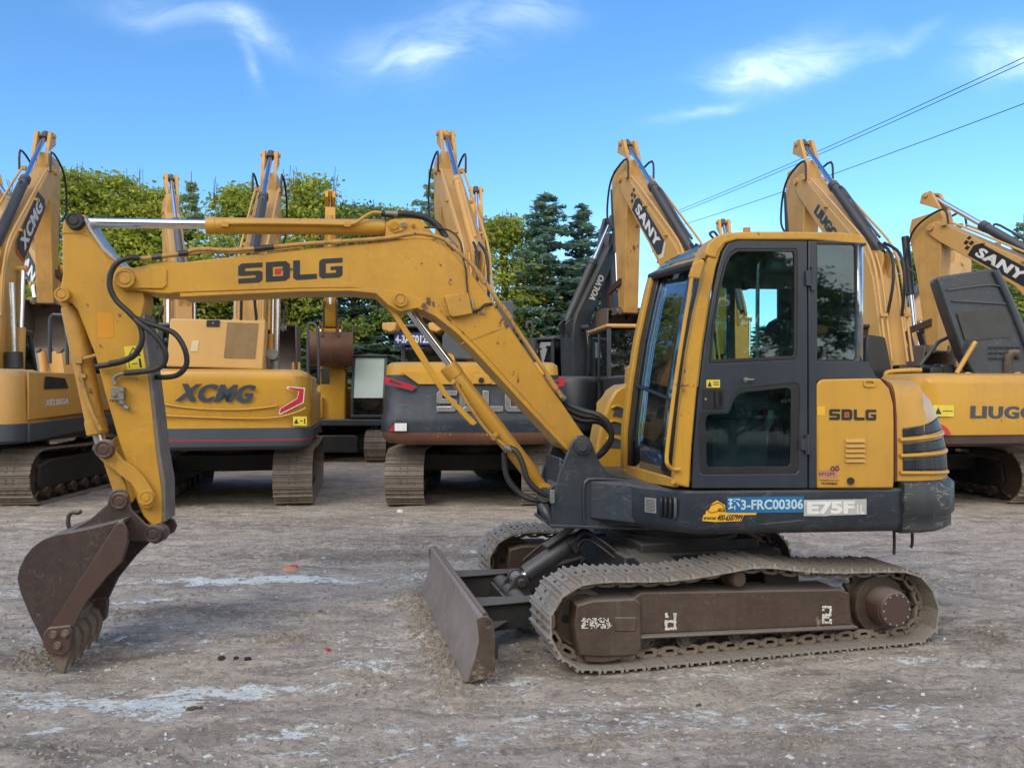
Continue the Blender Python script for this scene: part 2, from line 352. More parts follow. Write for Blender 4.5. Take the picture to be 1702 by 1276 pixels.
class Fr:
    """an upright working frame: origin (ox, oy), s runs along the yaw direction, t away from the camera, z up"""
    def __init__(s, ox, oy, yaw): s.ox = ox; s.oy = oy; s.c = math.cos(yaw); s.n = math.sin(yaw); s.u = V((s.c, s.n, 0)); s.v = V((-s.n, s.c, 0)); s.ax = (s.u, s.v, V((0, 0, 1)))
    def w(s, a, t, z): return V((s.ox + a * s.c - t * s.n, s.oy + a * s.n + t * s.c, z))
    def tr(s, px, py, t=0.0):
        a = (px - CXP) / FPX; q = (a * (s.oy + t * s.c) - s.ox + t * s.n) / (s.c - a * s.n)
        Y = s.oy + q * s.n + t * s.c
        return q, CAMZ + (HZ - py) * Y / FPX
    def P(s, px, py, t=0.0):
        q, z = s.tr(px, py, t); return s.w(q, t, z)
    def pr(s, mb, pts, t0, t1, holes=(), mi=0, at=None):
        """prism from an outline measured on the plane t=at (default t0), reaching from t0 to t1"""
        at = t0 if at is None else at
        f = lambda L: [s.w(q, t0, z) for q, z in (s.tr(x, y, at) for x, y in L)]
        return mb.prism(f(pts), s.v * (t1 - t0), [f(h) for h in holes], mi)
def PT(px, py, Y): return V(((px - CXP) * Y / FPX, Y, CAMZ + (HZ - py) * Y / FPX))
def circ(cx, cy, r, a0=0, a1=360, n=16):
    return [(cx + r * math.cos(R(a0 + (a1 - a0) * i / n)), cy + r * math.sin(R(a0 + (a1 - a0) * i / n))) for i in range(n + (0 if a1 - a0 == 360 else 1))]

def text_mesh(txt, bold=0.0, size=1.0, shear=0.0, space=1.0):
    cu = bpy.data.curves.new('lettering', 'FONT'); cu.body = txt; cu.size = size; cu.offset = bold; cu.shear = shear; cu.resolution_u = 3; cu.space_character = space
    o = bpy.data.objects.new('lettering', cu); COL.objects.link(o)
    bpy.context.view_layer.update()
    dg = bpy.context.evaluated_depsgraph_get(); me = bpy.data.meshes.new_from_object(o.evaluated_get(dg))
    vs = [v.co.copy() for v in me.vertices]; fs = [list(p.vertices) for p in me.polygons]
    bpy.data.objects.remove(o); bpy.data.curves.remove(cu); bpy.data.meshes.remove(me)
    x0 = min(v.x for v in vs); x1 = max(v.x for v in vs); y0 = min(v.y for v in vs); y1 = max(v.y for v in vs)
    return [((v.x - x0) / (x1 - x0), (v.y - y0) / (y1 - y0)) for v in vs], fs
def lettering(txt, bl, br, tl, mat, parent, name='lettering', bold=.02, shear=0.0, lift=.003, mb=None, mi=0, heavy=0.0):
    """text fitted to the parallelogram bl, br, tl (3-D points on the surface)"""
    bl = V(bl); Rv = V(br) - bl; Uv = V(tl) - bl; n = Rv.cross(Uv).normalized() * lift
    uv, fs = text_mesh(txt, bold, 1.0, shear, 1.12 if heavy else 1.0)
    q = mb or MB(); nn = n.normalized()
    for k, du in enumerate((0,) if not heavy else (-heavy, -heavy / 2, 0, heavy / 2, heavy)):
        q.add([bl + Rv * (a * (1 - 2 * heavy) + heavy + du) + Uv * b + n + nn * .0005 * k for a, b in uv], fs, mi)
    if mb is None: return q.build(name, mat, parent, smooth=0, recalc=False)
def quadlet(polys, bl, br, tl, mat, parent, name='sticker', lift=.003, mb=None, mi=0, label=None):
    bl = V(bl); Rv = V(br) - bl; Uv = V(tl) - bl; n = Rv.cross(Uv).normalized()
    q = mb or MB()
    for p in polys: q.add([bl + Rv * a + Uv * b + n * lift for a, b in p], [list(range(len(p)))], mi)
    if mb is None: return q.build(name, mat, parent, smooth=0, recalc=False, label=label)
def rect(x0, y0, x1, y1): return [(x0, y0), (x1, y0), (x1, y1), (x0, y1)]
def block_letters(x0=0.0):
    w, g, s, h = .226, .032, .064, .28
    L = []
    a = 0.0; c = .03
    L += [[(a, .42 + .0), (a, 1 - .12), (a + c, 1), (a + w, 1), (a + w, .76), (a + s, .76), (a + s, .60), (a + w - c, .60), (a + w, .52), (a + w, .12), (a + w - c, 0), (a, 0), (a, .25), (a + w - s, .25), (a + w - s, .38), (a + c, .38)]]
    a = w + g
    D = [[(a, 0), (a + s, .26), (a + s, .74), (a, 1)], [(a, 1), (a + s, .74), (a + w - s, .74), (a + w - .04, 1)], [(a + w - .04, 1), (a + w - s, .74), (a + w - s, .26), (a + w - .04, 0), (a + w, .16), (a + w, .84)], [(a + w - .04, 0), (a + w - s, .26), (a + s, .26), (a, 0)]]
    L += D
    red = [rect(a + s + .020, .36, a + w - s - .020, .64)]
    a = 2 * (w + g)
    Ll = [[(a, 1), (a, .12), (a + c, 0), (a + w, 0), (a + w, .26), (a + s, .26), (a + s, 1)]]
    a = 3 * (w + g) - .01
    G = [[(a + w, 1), (a + c, 1), (a, .88), (a, .12), (a + c, 0), (a + w - c, 0), (a + w, .12), (a + w, .58), (a + .11, .58), (a + .11, .40), (a + w - s, .40), (a + w - s, .25), (a + s, .25), (a + s, .76), (a + w, .76)]]
    return L, red, Ll, G
# ---------------------------------------------------------------- ground
C0 = V((1.29, 6.11, 0))                                   # slew centre of the near excavator
UFA = R(14)
def ground_z(x, y):
    if y > 60 or y < -12: return 0.0
    z = .012 * noise.noise((x * 1.1, y * 4.5, 5.5)) + .030 * noise.noise((x * .55, y * .8, 3.1)) + .016 * noise.noise((x * 1.6, y * 3.4, 7.7))
    r = noise.noise((x * 4.2, y * 9.5, 1.3)); z += .011 * r
    if y < 16:
        z += .008 * abs(noise.noise((x * 13, y * 22, 4.4))) + .004 * noise.noise((x * 31, y * 44, 9.1))
        c = noise.noise((x * 2.1, y * 3.4, 12.5)); z += .05 * max(0, c - .12) * abs(noise.noise((x * 14, y * 17, 2))) * 2; z += .006 * noise.noise((x * 22, y * 26, 6.6)) 
    # soil pushed up before the dozer blade, the dip under the bucket, the tracks pressed flat
    dx = x - C0.x; dy = y - C0.y; s = dx * math.cos(UFA) + dy * math.sin(UFA); t = -dx * math.sin(UFA) + dy * math.cos(UFA)
    if -2.35 < s < -1.8 and -1.35 < t < 1.2: z += .045 * math.exp(-((s + 1.97) / .09) ** 2) * (.6 + .8 * abs(noise.noise((x * 9, y * 9, 5))))
    if -1.75 < s < 1.95 and (.55 < abs(t) < 1.2): z = min(z, .0) - .012
    if y < 14:
        for (bx, by, rx, ry) in ((-1.47, 8.2, 1.6, .35), (-2.45, 6.07, .8, .13), (-1.60, 5.44, .25, .09), (-3.3, 5.13, .5, .16), (-1.05, 9.0, 1.4, .35)):
            q = ((x - bx) / rx) ** 2 + ((y - by) / ry) ** 2
            if q < 4: z += math.exp(-q) * (.012 + .030 * max(0, noise.noise((x * 11, y * 13, 8.8))) + .02 * abs(noise.noise((x * 27, y * 31, 3.3))))
    d = ((x + 2.75) ** 2 + (y - 5.0) ** 2) / .45
    if d < 6: z = z * (1 - math.exp(-d)) - .035 * math.exp(-d)
    return z
def build_ground():
    ys = [-60, -30, -14, -8, -4, -1, 1, 2]
    y = 2.4
    while y < 13.5: ys.append(y); y *= 1.0056
    while y < 900: ys.append(y); y *= 1.045
    a = [-14, -9, -6, -4, -2.6, -1.8, -1.3, -1.0, -.85]
    n = 400; a += [-.74 + 1.48 * i / n for i in range(n + 1)] + [.85, 1.0, 1.3, 1.8, 2.6, 4, 6, 9, 14]
    g = []
    for y in ys:
        k = max(y, 2.4); row = []
        for q in a:
            x = q * k; row.append((x, y, ground_z(x, y)))
        g.append(row)
    o = MB().sheet(g).build('ground', 'ground', smooth=180, recalc=False)
    tag(o, kind='structure', label='bare rutted grey earth of the yard with pale lime stains')
m, nt = newmat('ground'); pos = node(nt, 'ShaderNodeNewGeometry').outputs['Position']
st = node(nt, 'ShaderNodeMapping', {'Vector': pos, 'Scale': (1, 1.7, 1)}).outputs[0]
rut = noise_t(nt, node(nt, 'ShaderNodeMapping', {'Vector': pos, 'Scale': (.8, 2.6, 1), 'Rotation': (0, 0, .04)}).outputs[0], 1.3, 7, .68, .9)
n0 = noise_t(nt, st, .55, 5, .6, .4); n1 = noise_t(nt, st, 3.2, 8, .68, .6); n2 = noise_t(nt, pos, 26, 8, .75); n3 = noise_t(nt, pos, 110, 4, .7)
c = ramp(nt, n1, [(.28, (.20, .172, .145)), (.44, (.45, .395, .335)), (.68, (.66, .59, .51))])
c = mixc(nt, ramp(nt, n0, [(.40, 0.0), (.66, .45)]), c, (.47, .415, .355, 1))
c = mixc(nt, ramp(nt, n2, [(.36, .7), (.48, 0.0)]), c, (.14, .13, .12, 1))
c = mixc(nt, ramp(nt, noise_t(nt, pos, 9.5, 7, .7, .4), [(.55, 0.0), (.66, .55)]), c, (.15, .13, .115, 1))
c = mixc(nt, ramp(nt, noise_t(nt, pos, 48, 6, .75), [(.58, 0.0), (.68, .6)]), c, (.60, .565, .52, 1))
c = mixc(nt, ramp(nt, n3, [(.60, 0.0), (.72, .7)]), c, (.42, .40, .37, 1))
c = mixc(nt, ramp(nt, noise_t(nt, st, 9, 5, .6), [(.60, 0.0), (.72, .55)]), c, (.20, .15, .105, 1))
sp = node(nt, 'ShaderNodeSeparateXYZ', {0: pos}).outputs
wn = node(nt, 'ShaderNodeTexNoise', {'Vector': pos, 'Scale': 2.0, 'Detail': 4}).outputs['Color']
wv = node(nt, 'ShaderNodeVectorMath', {0: node(nt, 'ShaderNodeVectorMath', {0: wn, 1: (.5, .5, .5)}, operation='SUBTRACT').outputs[0], 3: .45}, operation='SCALE').outputs[0]
pw = node(nt, 'ShaderNodeVectorMath', {0: pos, 1: wv}, operation='ADD').outputs[0]
msk = None
for (px, py, rx, ry, amp) in [(265, 1172, .26, .12, 1.25), (370, 1150, .30, .06, 1.15), (450, 1140, .14, .04, 1.0), (480, 964, .65, .10, 1.2), (350, 968, .5, .09, 1.0), (240, 1003, .22, .06, .9),
                              (80, 1222, .10, .04, 1.3), (490, 1217, .14, .035, 1.1), (480, 1254, .12, .03, 1.2), (90, 1170, .35, .09, .8), (410, 1222, .07, .03, 1.0), (555, 1144, .10, .04, .9), (20, 1150, .3, .1, .7),
                              (690, 955, .3, .08, .75), (1540, 1100, .35, .06, .9), (1160, 1118, .3, .05, .8), (840, 1120, .3, .12, .7), (640, 1115, .3, .1, .6), (20, 985, .3, .1, .9), (1000, 1190, .6, .15, .5), (1400, 1190, .6, .2, .45), (150, 1060, .4, .2, .5), (560, 1060, .9, .25, .4), (750, 1230, .5, .1, .5)]:
    Y = FPX * CAMZ / (py - HZ); X = (px - CXP) * Y / FPX
    q = node(nt, 'ShaderNodeVectorMath', {0: pw, 1: (X, Y, 0)}, operation='SUBTRACT').outputs[0]
    q = node(nt, 'ShaderNodeVectorMath', {0: q, 1: (1 / rx, 1 / ry, 0)}, operation='MULTIPLY').outputs[0]
    d = node(nt, 'ShaderNodeVectorMath', {0: q}, operation='LENGTH').outputs['Value']
    g = mth(nt, 'MULTIPLY', mth(nt, 'EXPONENT', mth(nt, 'MULTIPLY', mth(nt, 'MULTIPLY', d, d), -.55)), amp * 1.15)
    msk = g if msk is None else mth(nt, 'ADD', msk, g)
dk = None
for (px, py, rx, ry, amp) in [(620, 925, 1.5, .28, 1.0), (330, 1022, .75, .10, 1.0), (470, 1065, .22, .07, 1.1), (30, 1090, .5, .14, 1.0), (700, 900, 1.3, .3, .8), (500, 870, 2.2, .5, .6), (900, 1240, .6, .05, .5), (300, 1260, .5, .06, .6), (200, 1085, .4, .06, .6), (1580, 1050, .6, .3, .6), (1250, 1150, .9, .05, .5), (60, 1250, .3, .06, .7)]:
    Y = FPX * CAMZ / (py - HZ); X = (px - CXP) * Y / FPX
    q = node(nt, 'ShaderNodeVectorMath', {0: pw, 1: (X, Y, 0)}, operation='SUBTRACT').outputs[0]
    q = node(nt, 'ShaderNodeVectorMath', {0: q, 1: (1 / rx, 1 / ry, 0)}, operation='MULTIPLY').outputs[0]
    d = node(nt, 'ShaderNodeVectorMath', {0: q}, operation='LENGTH').outputs['Value']
    g = mth(nt, 'MULTIPLY', mth(nt, 'EXPONENT', mth(nt, 'MULTIPLY', mth(nt, 'MULTIPLY', d, d), -.6)), amp)
    dk = g if dk is None else mth(nt, 'ADD', dk, g)
dn = mth(nt, 'ADD', dk, mth(nt, 'MULTIPLY', mth(nt, 'SUBTRACT', noise_t(nt, st, 11, 8, .72, .4), .5), 3.2))
c = mixc(nt, ramp(nt, dn, [(.30, 0.0), (.85, .62)]), c, (.13, .118, .105, 1))
c = mixc(nt, ramp(nt, rut, [(.40, .5), (.50, 0.0)]), c, (.17, .15, .13, 1))
spk = noise_t(nt, st, 22, 9, .78, .3)
lm = mth(nt, 'ADD', msk, mth(nt, 'ADD', mth(nt, 'MULTIPLY', mth(nt, 'SUBTRACT', spk, .5), 5.5), mth(nt, 'MULTIPLY', mth(nt, 'SUBTRACT', noise_t(nt, st, 5.5, 6, .65, .8), .5), 4.5)))
lm = ramp(nt, mth(nt, 'SUBTRACT', lm, .22), [(.55, 0.0), (.95, .95)])
c = mixc(nt, lm, c, (.74, .82, .83, 1))
hh = mth(nt, 'ADD', mth(nt, 'ADD', mth(nt, 'MULTIPLY', n1, 1.2), mth(nt, 'MULTIPLY', rut, .8)), mth(nt, 'ADD', mth(nt, 'MULTIPLY', n2, .7), mth(nt, 'MULTIPLY', n3, .18)))
bp = node(nt, 'ShaderNodeBump', {'Height': hh, 'Strength': .9, 'Distance': .04})
out(nt, node(nt, 'ShaderNodeBsdfPrincipled', {'Base Color': c, 'Roughness': .9, 'Normal': bp.outputs[0], 'Specular IOR Level': .25}).outputs[0])
build_ground()

def scatter(name, mat, label, n, ymin, ymax, smin, smax, seed, pred=None):
    rnd = random.Random(seed); mb = MB()
    for _ in range(n):
        y = ymin * (ymax / ymin) ** rnd.random(); x = (rnd.random() * 1.46 - .73) * y
        if pred and not pred(x, y, rnd): continue
        if noise.noise((x * .9, y * 1.3, 20 + seed)) < rnd.uniform(-.5, .35): continue
        s = smin * (smax / smin) ** (rnd.random() ** 2.2)
        z = ground_z(x, y); a = rnd.random() * 6.28
        u = V((math.cos(a), math.sin(a), 0)) * s * rnd.uniform(.7, 1.5); w = V((-math.sin(a), math.cos(a), 0)) * s * rnd.uniform(.5, 1)
        h = s * rnd.uniform(.35, .8); c = V((x, y, z))
        J = lambda k: V((rnd.uniform(-k, k), rnd.uniform(-k, k), rnd.uniform(-k, k))) * s
        p = [c - u - w * .6 + J(.2), c + u - w + J(.2), c + u * .8 + w + J(.2), c - u * .9 + w * .8 + J(.2)]
        p = [V((q.x, q.y, z - s * .15)) for q in p]
        tp = [c + (q - c) * rnd.uniform(.35, .8) + V((0, 0, h * rnd.uniform(.7, 1.15))) for q in p]
        mb.add(p + tp, [(0, 1, 5, 4), (1, 2, 6, 5), (2, 3, 7, 6), (3, 0, 4, 7), (4, 5, 6), (4, 6, 7)])
    o = mb.build(name, mat, smooth=0, recalc=False, loc=(0, 6, 0)); tag(o, label, name.replace('_', ' '), kind='stuff')
scatter('pebbles', 'stone', 'small grey stones and clods scattered over the yard', 26000, 3.3, 13, .003, .024, 1)
scatter('lime_crumbs', 'lime_lump', 'white lime crumbs and chips littering the bare earth', 2600, 3.3, 9, .003, .016, 2)
def clod_pred(x, y, r):
    dx = x - C0.x; dy = y - C0.y; s = dx * math.cos(UFA) + dy * math.sin(UFA); t = -dx * math.sin(UFA) + dy * math.cos(UFA)
    return -2.3 < s < -1.86 and -1.3 < t < 1.1 or (x + 2.8) ** 2 + (y - 5.1) ** 2 < .5 and r.random() < .35
def clods():
    rnd = random.Random(5); mb = MB()
    for _ in range(5200):
        k = rnd.random()
        if k < .28: p = Fr(C0.x, C0.y, UFA).w(-1.96 + rnd.gauss(0, .07), rnd.uniform(-1.25, 1.1), 0)
        else:
            bx, by, rx, ry = rnd.choice(((-1.47, 8.2, 1.6, .35), (-2.45, 6.07, .8, .13), (-1.60, 5.44, .22, .08), (-3.3, 5.13, .5, .16), (-1.05, 9.0, 1.4, .35), (.6, 3.9, 1.2, .10), (-2.9, 5.25, .4, .3), (3.2, 5.6, .5, .5)))
            p = V((bx + rnd.gauss(0, rx * .6), by + rnd.gauss(0, ry * .6), 0))
            if noise.noise((p.x * 3, p.y * 5, 40)) < rnd.uniform(-.3, .3): continue
        z = ground_z(p.x, p.y); r = .004 + .018 * rnd.random() ** 2.5
        vs = [V((rnd.uniform(-1, 1), rnd.uniform(-1, 1), rnd.uniform(-.2, 1))).normalized() * r * rnd.uniform(.7, 1.2) for _ in range(6)]
        base = [V((math.cos(a) * r, math.sin(a) * r * .8, -r * .2)) for a in (0.3, 1.4, 2.6, 3.7, 4.9, 5.8)]
        top = [V((q.x * rnd.uniform(.3, .9), q.y * rnd.uniform(.3, .9), r * rnd.uniform(.4, 1.0))) for q in base]
        c = V((p.x, p.y, z)); mb.add([c + q for q in base + top], [(i, (i + 1) % 6, 6 + (i + 1) % 6, 6 + i) for i in range(6)] + [(6, 7, 8, 9, 10, 11)])
    o = mb.build('soil_clods', 'clod', smooth=0, recalc=False, loc=(0, 6, 0)); tag(o, 'loose soil clods along the foot of the blade and in churned patches', 'soil clods', kind='stuff')
clods()

# a few bits of rubbish on the ground, each its own thing
def chip(name, px, py, w, d, h, mat, label, cat, rot=0.0):
    Y = FPX * CAMZ / (py - HZ); X = (px - CXP) * Y / FPX; z = ground_z(X, Y)
    rnd = random.Random(px); c, s = math.cos(rot), math.sin(rot); mb = MB(); n = 9; low = []; top = []
    for i in range(n):
        a = 6.283 * i / n; r_ = rnd.uniform(.7, 1.15); x = math.cos(a) * w * r_; y = math.sin(a) * d * r_
        low.append((X + x * c - y * s, Y + x * s + y * c, z - .01)); top.append((X + (x * c - y * s) * .7, Y + (x * s + y * c) * .7, z + h * rnd.uniform(.5, 1.2)))
    mb.rings([low, top]); o = mb.build(name, mat, smooth=0, loc=(X, Y, z)); tag(o, label, cat)
chip('dark_clod', 368, 1098, .030, .018, .018, 'black_trim', 'leftmost dark clod of three lying right of the bucket teeth', 'clod')
chip('dark_clod', 393, 1100, .026, .016, .015, 'black_trim', 'middle one of three dark clods right of the bucket teeth', 'clod')
chip('dark_clod', 412, 1100, .034, .018, .018, 'black_trim', 'rightmost of three dark clods lying right of the bucket teeth', 'clod')
chip('bark_scrap', 322, 1180, .055, .012, .02, 'bark', 'curled brown bark scrap beside the large pale lime patch', 'scrap', .3)
chip('red_wrapper', 545, 1083, .026, .02, .012, 'red_paint', 'small red scrap of litter on open ground between bucket and blade', 'litter')
chip('plastic_bag', 482, 952, .10, .05, .03, 'sticker_pink', 'crumpled pinkish plastic bag on the far end of the lime streak', 'plastic bag')
chip('red_plastic', 487, 948, .055, .03, .035, 'red_paint', 'crumpled red plastic on the bag beside the lime streak', 'plastic scrap')
chip('leaf_scrap', 1161, 1166, .025, .012, .012, 'bark', 'single dry brown leaf on the ground in front of the near track', 'dry leaf', .5)
chip('paper_scrap', 664, 851, .05, .02, .04, 'white_paint', 'white paper scrap beside the track under the grey counterweight', 'paper scrap')
chip('lime_lump', 360, 1197, .022, .012, .018, 'lime_lump', 'white lump lying by itself below the large lime patch', 'lime lump')

# ================================================================= the near excavator
EX = thing('excavator', 'yellow and charcoal crawler excavator nearest the camera, dozer blade and bucket resting on the ground', 'excavator', C0)
UF = Fr(C0.x, C0.y, UFA)

def resample(pts, n):
    """closed polyline -> n points evenly spaced with tangents"""
    L = [0]; m_ = len(pts)
    for i in range(m_): L.append(L[-1] + (V(pts[(i + 1) % m_]) - V(pts[i])).length)
    tot = L[-1]; o = []
    for k in range(n):
        d = tot * k / n; i = max(j for j in range(m_) if L[j] <= d + 1e-9); a = V(pts[i]); b = V(pts[(i + 1) % m_])
        f = (d - L[i]) / max(L[i + 1] - L[i], 1e-9); o.append(a + (b - a) * f)
    return o, tot
def smooth_loop(pts, it=1):
    for _ in range(it):
        q = []
        for i in range(len(pts)):
            a = V(pts[i]); b = V(pts[(i + 1) % len(pts)]); q += [a * .75 + b * .25, a * .25 + b * .75]
        pts = q
    return pts

def shoe_mesh(pitch, w, flat=False, detail=True):
    """one track shoe in its own axes: x along the chain, y across, z outward"""
    mb = MB(); p = pitch / 2
    prof = [(-p + .005, -.014), (-p + .005, -.002), (-p + .010, .020), (-p + .020, .020), (-p + .028, 0), (-.010, 0), (-.006, .013), (.006, .013), (.010, 0), (p - .030, 0), (p - .022, .014), (p - .012, .014), (p + .001, -.006), (p + .001, -.014), (0, -.012)]
    mb.rings([[(x, y, z - .003) for x, z in prof] for y in (-w / 2, w / 2)])
    if detail:
        for sx in (-.028, .030):
            for sy in (-.05, .05): mb.cyl((sx, sy * 1.0, -.002), (sx, sy * 1.0, .009), .010, n=6, mi=1)
    for sy in (-.075, .055):                                  # chain links on the inner side
        mb.prism([(-p * .95, sy, -.03), (-p * .5, sy, -.016), (p * .5, sy, -.016), (p * 1.05, sy, -.03), (p * 1.05, sy, -.062), (p * .4, sy, -.078), (-p * .4, sy, -.078), (-p * .95, sy, -.062)], (0, .02, 0), [[(-p * .45, sy, -.036), (p * .45, sy, -.036), (p * .35, sy, -.060), (-p * .35, sy, -.060)]], mi=1)
    mb.cyl((p, -.085, -.045), (p, .085, -.045), .016, n=8, mi=1)
    return mb
def place_shoes(fr, loop, n, tc, w, parent, mats=('track_steel', 'rusty_frame'), merged=False):
    pts, tot = resample(loop, n); pitch = tot / n
    proto = None; big = MB(); sm = shoe_mesh(pitch, w)
    cen = sum(pts, V((0, 0))) / n
    for i in range(n):
        a = pts[i]; b = pts[(i + 1) % n]; mid = (a + b) / 2; d = (b - a).normalized()
        o = V((-d.y, d.x))
        if o.dot(mid - cen) < 0 and False: o = -o
        xa = (fr.u * d.x + V((0, 0, d.y))).normalized(); za = (fr.u * o.x + V((0, 0, o.y))).normalized(); ya = za.cross(xa)
        org = fr.w(mid.x, tc, mid.y)
        M = Matrix(((xa.x, ya.x, za.x, org.x), (xa.y, ya.y, za.y, org.y), (xa.z, ya.z, za.z, org.z), (0, 0, 0, 1)))
        if merged: big.add([M @ p for p in sm.v], sm.f); big.m = big.m[:len(big.m) - len(sm.f)] + sm.m; continue
        if proto is None:
            proto = sm.build('track_shoe', list(mats), None, smooth=25); me = proto.data; ob = proto
        else: ob = bpy.data.objects.new('track_shoe', me); COL.objects.link(ob)
        ob.parent = parent
        Mb = Matrix.Translation(-BASE[parent.name]) @ M
        ob.matrix_basis = Mb
    if merged: return big

# --- tracks (outline of the near belt measured on its outer plane; loop runs clockwise seen from the near side)
belt_px = [(980, 1123), (938, 1106), (912, 1068), (909, 1026), (930, 988), (966, 967), (1010, 963), (1070, 964), (1130, 962), (1213, 948), (1263, 938), (1307, 943), (1345, 948), (1400, 949), (1456, 948),
           (1508, 946), (1535, 955), (1555, 980), (1567, 1022), (1552, 1064), (1520, 1087), (1448, 1097), (1312, 1104), (1130, 1113)]
TN = -1.08; SW = .42
belt = [V(UF.tr(x, y, TN)) for x, y in belt_px]
belt = [V((a, max(b, .0) if 3 < i < 20 else max(b, .004))) for i, (a, b) in enumerate(belt)]
for i in (0, 22, 23, 21): belt[i] = V((belt[i].x, .006))
belt = smooth_loop(belt, 2)
NSH = 43
def wheel(mb, fr, s, z, r, t0, t1, n=36):
    mb.lathe(fr.w(s, t0, z), fr.v, [(0, r * .55), (.012, r * .62), (.014, r * .86), (0, r * .9), (0, r), (.05, r), (.055, r * .88), (t1 - t0 - .055, r * .88), (t1 - t0 - .05, r), (t1 - t0, r), (t1 - t0, r * .3)], n)
def track_side(sgn, tc):
    """one crawler: belt of shoes, idler, sprocket, rollers, frame"""
    near = sgn < 0
    tf = tc - SW / 2                                       # camera-side plane
    to = TN if near else tf
    g = lambda px, py: UF.tr(px, py, TN)
    tr = MB()
    # track frame beam with sloped top and lower ledge
    q = lambda L: [UF.w(a, tc - .13, z) for a, z in (g(x, y) for x, y in L)]
    tr.prism(q([(1060, 1000), (1075, 990), (1410, 984), (1425, 990), (1430, 1044), (1062, 1061)]), UF.v * .26)
    tr.prism(q([(1052, 1061), (1434, 1043), (1434, 1050), (1052, 1068)]), UF.v * .26 - UF.v * 0)
    tr.prism([p - UF.v * .04 for p in q([(1056, 1061.5), (1434, 1043.5), (1434, 1049), (1056, 1067)])], UF.v * .05)
    frame = tr.build('track_frame', 'rusty_frame', EX, bevel=.012)
    yk = MB()
    yk.prism([p - UF.v * .05 for p in q([(962, 1008), (990, 1000), (1060, 997), (1068, 1004), (1070, 1082), (1062, 1092), (1000, 1094), (965, 1092), (957, 1040)])], UF.v * .36)
    yk.prism([p - UF.v * .056 for p in q([(1024, 1027), (1062, 1027), (1061, 1052), (1024, 1052)])], UF.v * .02)
    yk.prism([p - UF.v * .03 for p in q([(975, 1094), (1062, 1092), (1040, 1100), (1010, 1106), (978, 1105)])], UF.v * .30)
    y = yk.build('idler_yoke', 'rusty_frame', EX, bevel=.010)
    # idler
    r = .185; s = min(p.x for p in belt) + .085 + r; mb = MB()
    z = .295; mb.lathe(UF.w(s, tc - .05, z), UF.v, [(0, .03), (0, r * .84), (-.012, r * .90), (0, r), (.012, r * 1.05), (.03, r), (.07, r), (.088, r * 1.05), (.1, r), (.1, r * .3)], 40)
    for k in range(5):
        a = 2 * math.pi * k / 5 + .5; mb.cyl(UF.w(s + math.cos(a) * r * .58, tc - .056, z + math.sin(a) * r * .58), UF.w(s + math.cos(a) * r * .58, tc - .048, z + math.sin(a) * r * .58), .026, n=14, mi=1)
    mb.build('idler_wheel', ['rusty_frame', 'black_trim'], EX, smooth=30)
    # sprocket and final drive
    s, z = g(1486, 1013); s += 0; mb = MB(); nt_ = 21; ring = []
    for k in range(nt_ * 4):
        rr = (.235, .235, .275, .275)[k % 4]; a = 2 * math.pi * (k + .5) / (nt_ * 4); ring.append(UF.w(s + math.cos(a) * rr, tc - .02, z + math.sin(a) * rr))
    mb.prism(ring, UF.v * .04); mb.lathe(UF.w(s, tc - .075, z), UF.v, [(0, .175), (.0, .20), (.05, .21), (.1, .21)], 32)
    sp_ = mb.build('sprocket', 'rusty_frame', EX, bevel=.004, smooth=30)
    fd = MB(); fd.lathe(UF.w(s + .01, tc - .22, z), UF.v, [(0, .0), (0, .112), (.008, .122), (.02, .122), (.024, .13), (.15, .135), (.155, .16), (.2, .165)], 36)
    for k in range(12):
        a = 2 * math.pi * k / 12; fd.cyl(UF.w(s + .01 + math.cos(a) * .104, tc - .226, z + math.sin(a) * .104), UF.w(s + .01 + math.cos(a) * .104, tc - .218, z + math.sin(a) * .104), .008, n=6, mi=1)
    fd.build('final_drive', ['rust_brown', 'bare_steel'], EX, smooth=30)
    cr = MB(); s, z = g(1236, 966); cr.lathe(UF.w(s, tc - .16, z - .0), UF.v, [(0, .02), (0, .045), (.01, .052), (.10, .055), (.11, .065), (.2, .065), (.2, .03)], 24)
    cr.cyl(UF.w(s, tc, z), UF.w(s, tc + .1, z - .08), .04)
    cr.build('carrier_roller', 'rusty_frame', EX, smooth=35)
    for px in (1085, 1153, 1240, 1328, 1398):
        s, z = g(px, 1068); mb = MB(); wheel(mb, UF, s, .135, .062, tc - .09, tc + .09, 20)
        mb.box(UF.w(s, tc - .095, .165), .11, .02, .05, UF.ax)
        mb.build('track_roller', 'rusty_frame', EX, smooth=35)
    br = bpy.data.objects.new('track_belt', None); COL.objects.link(br); br.parent = EX; BASE[br.name] = BASE[EX.name]
    place_shoes(UF, belt, NSH, tc, SW, br)
    return frame, y
fr_n, yk_n = track_side(-1, TN + SW / 2)
track_side(1, 1.08 - SW / 2)
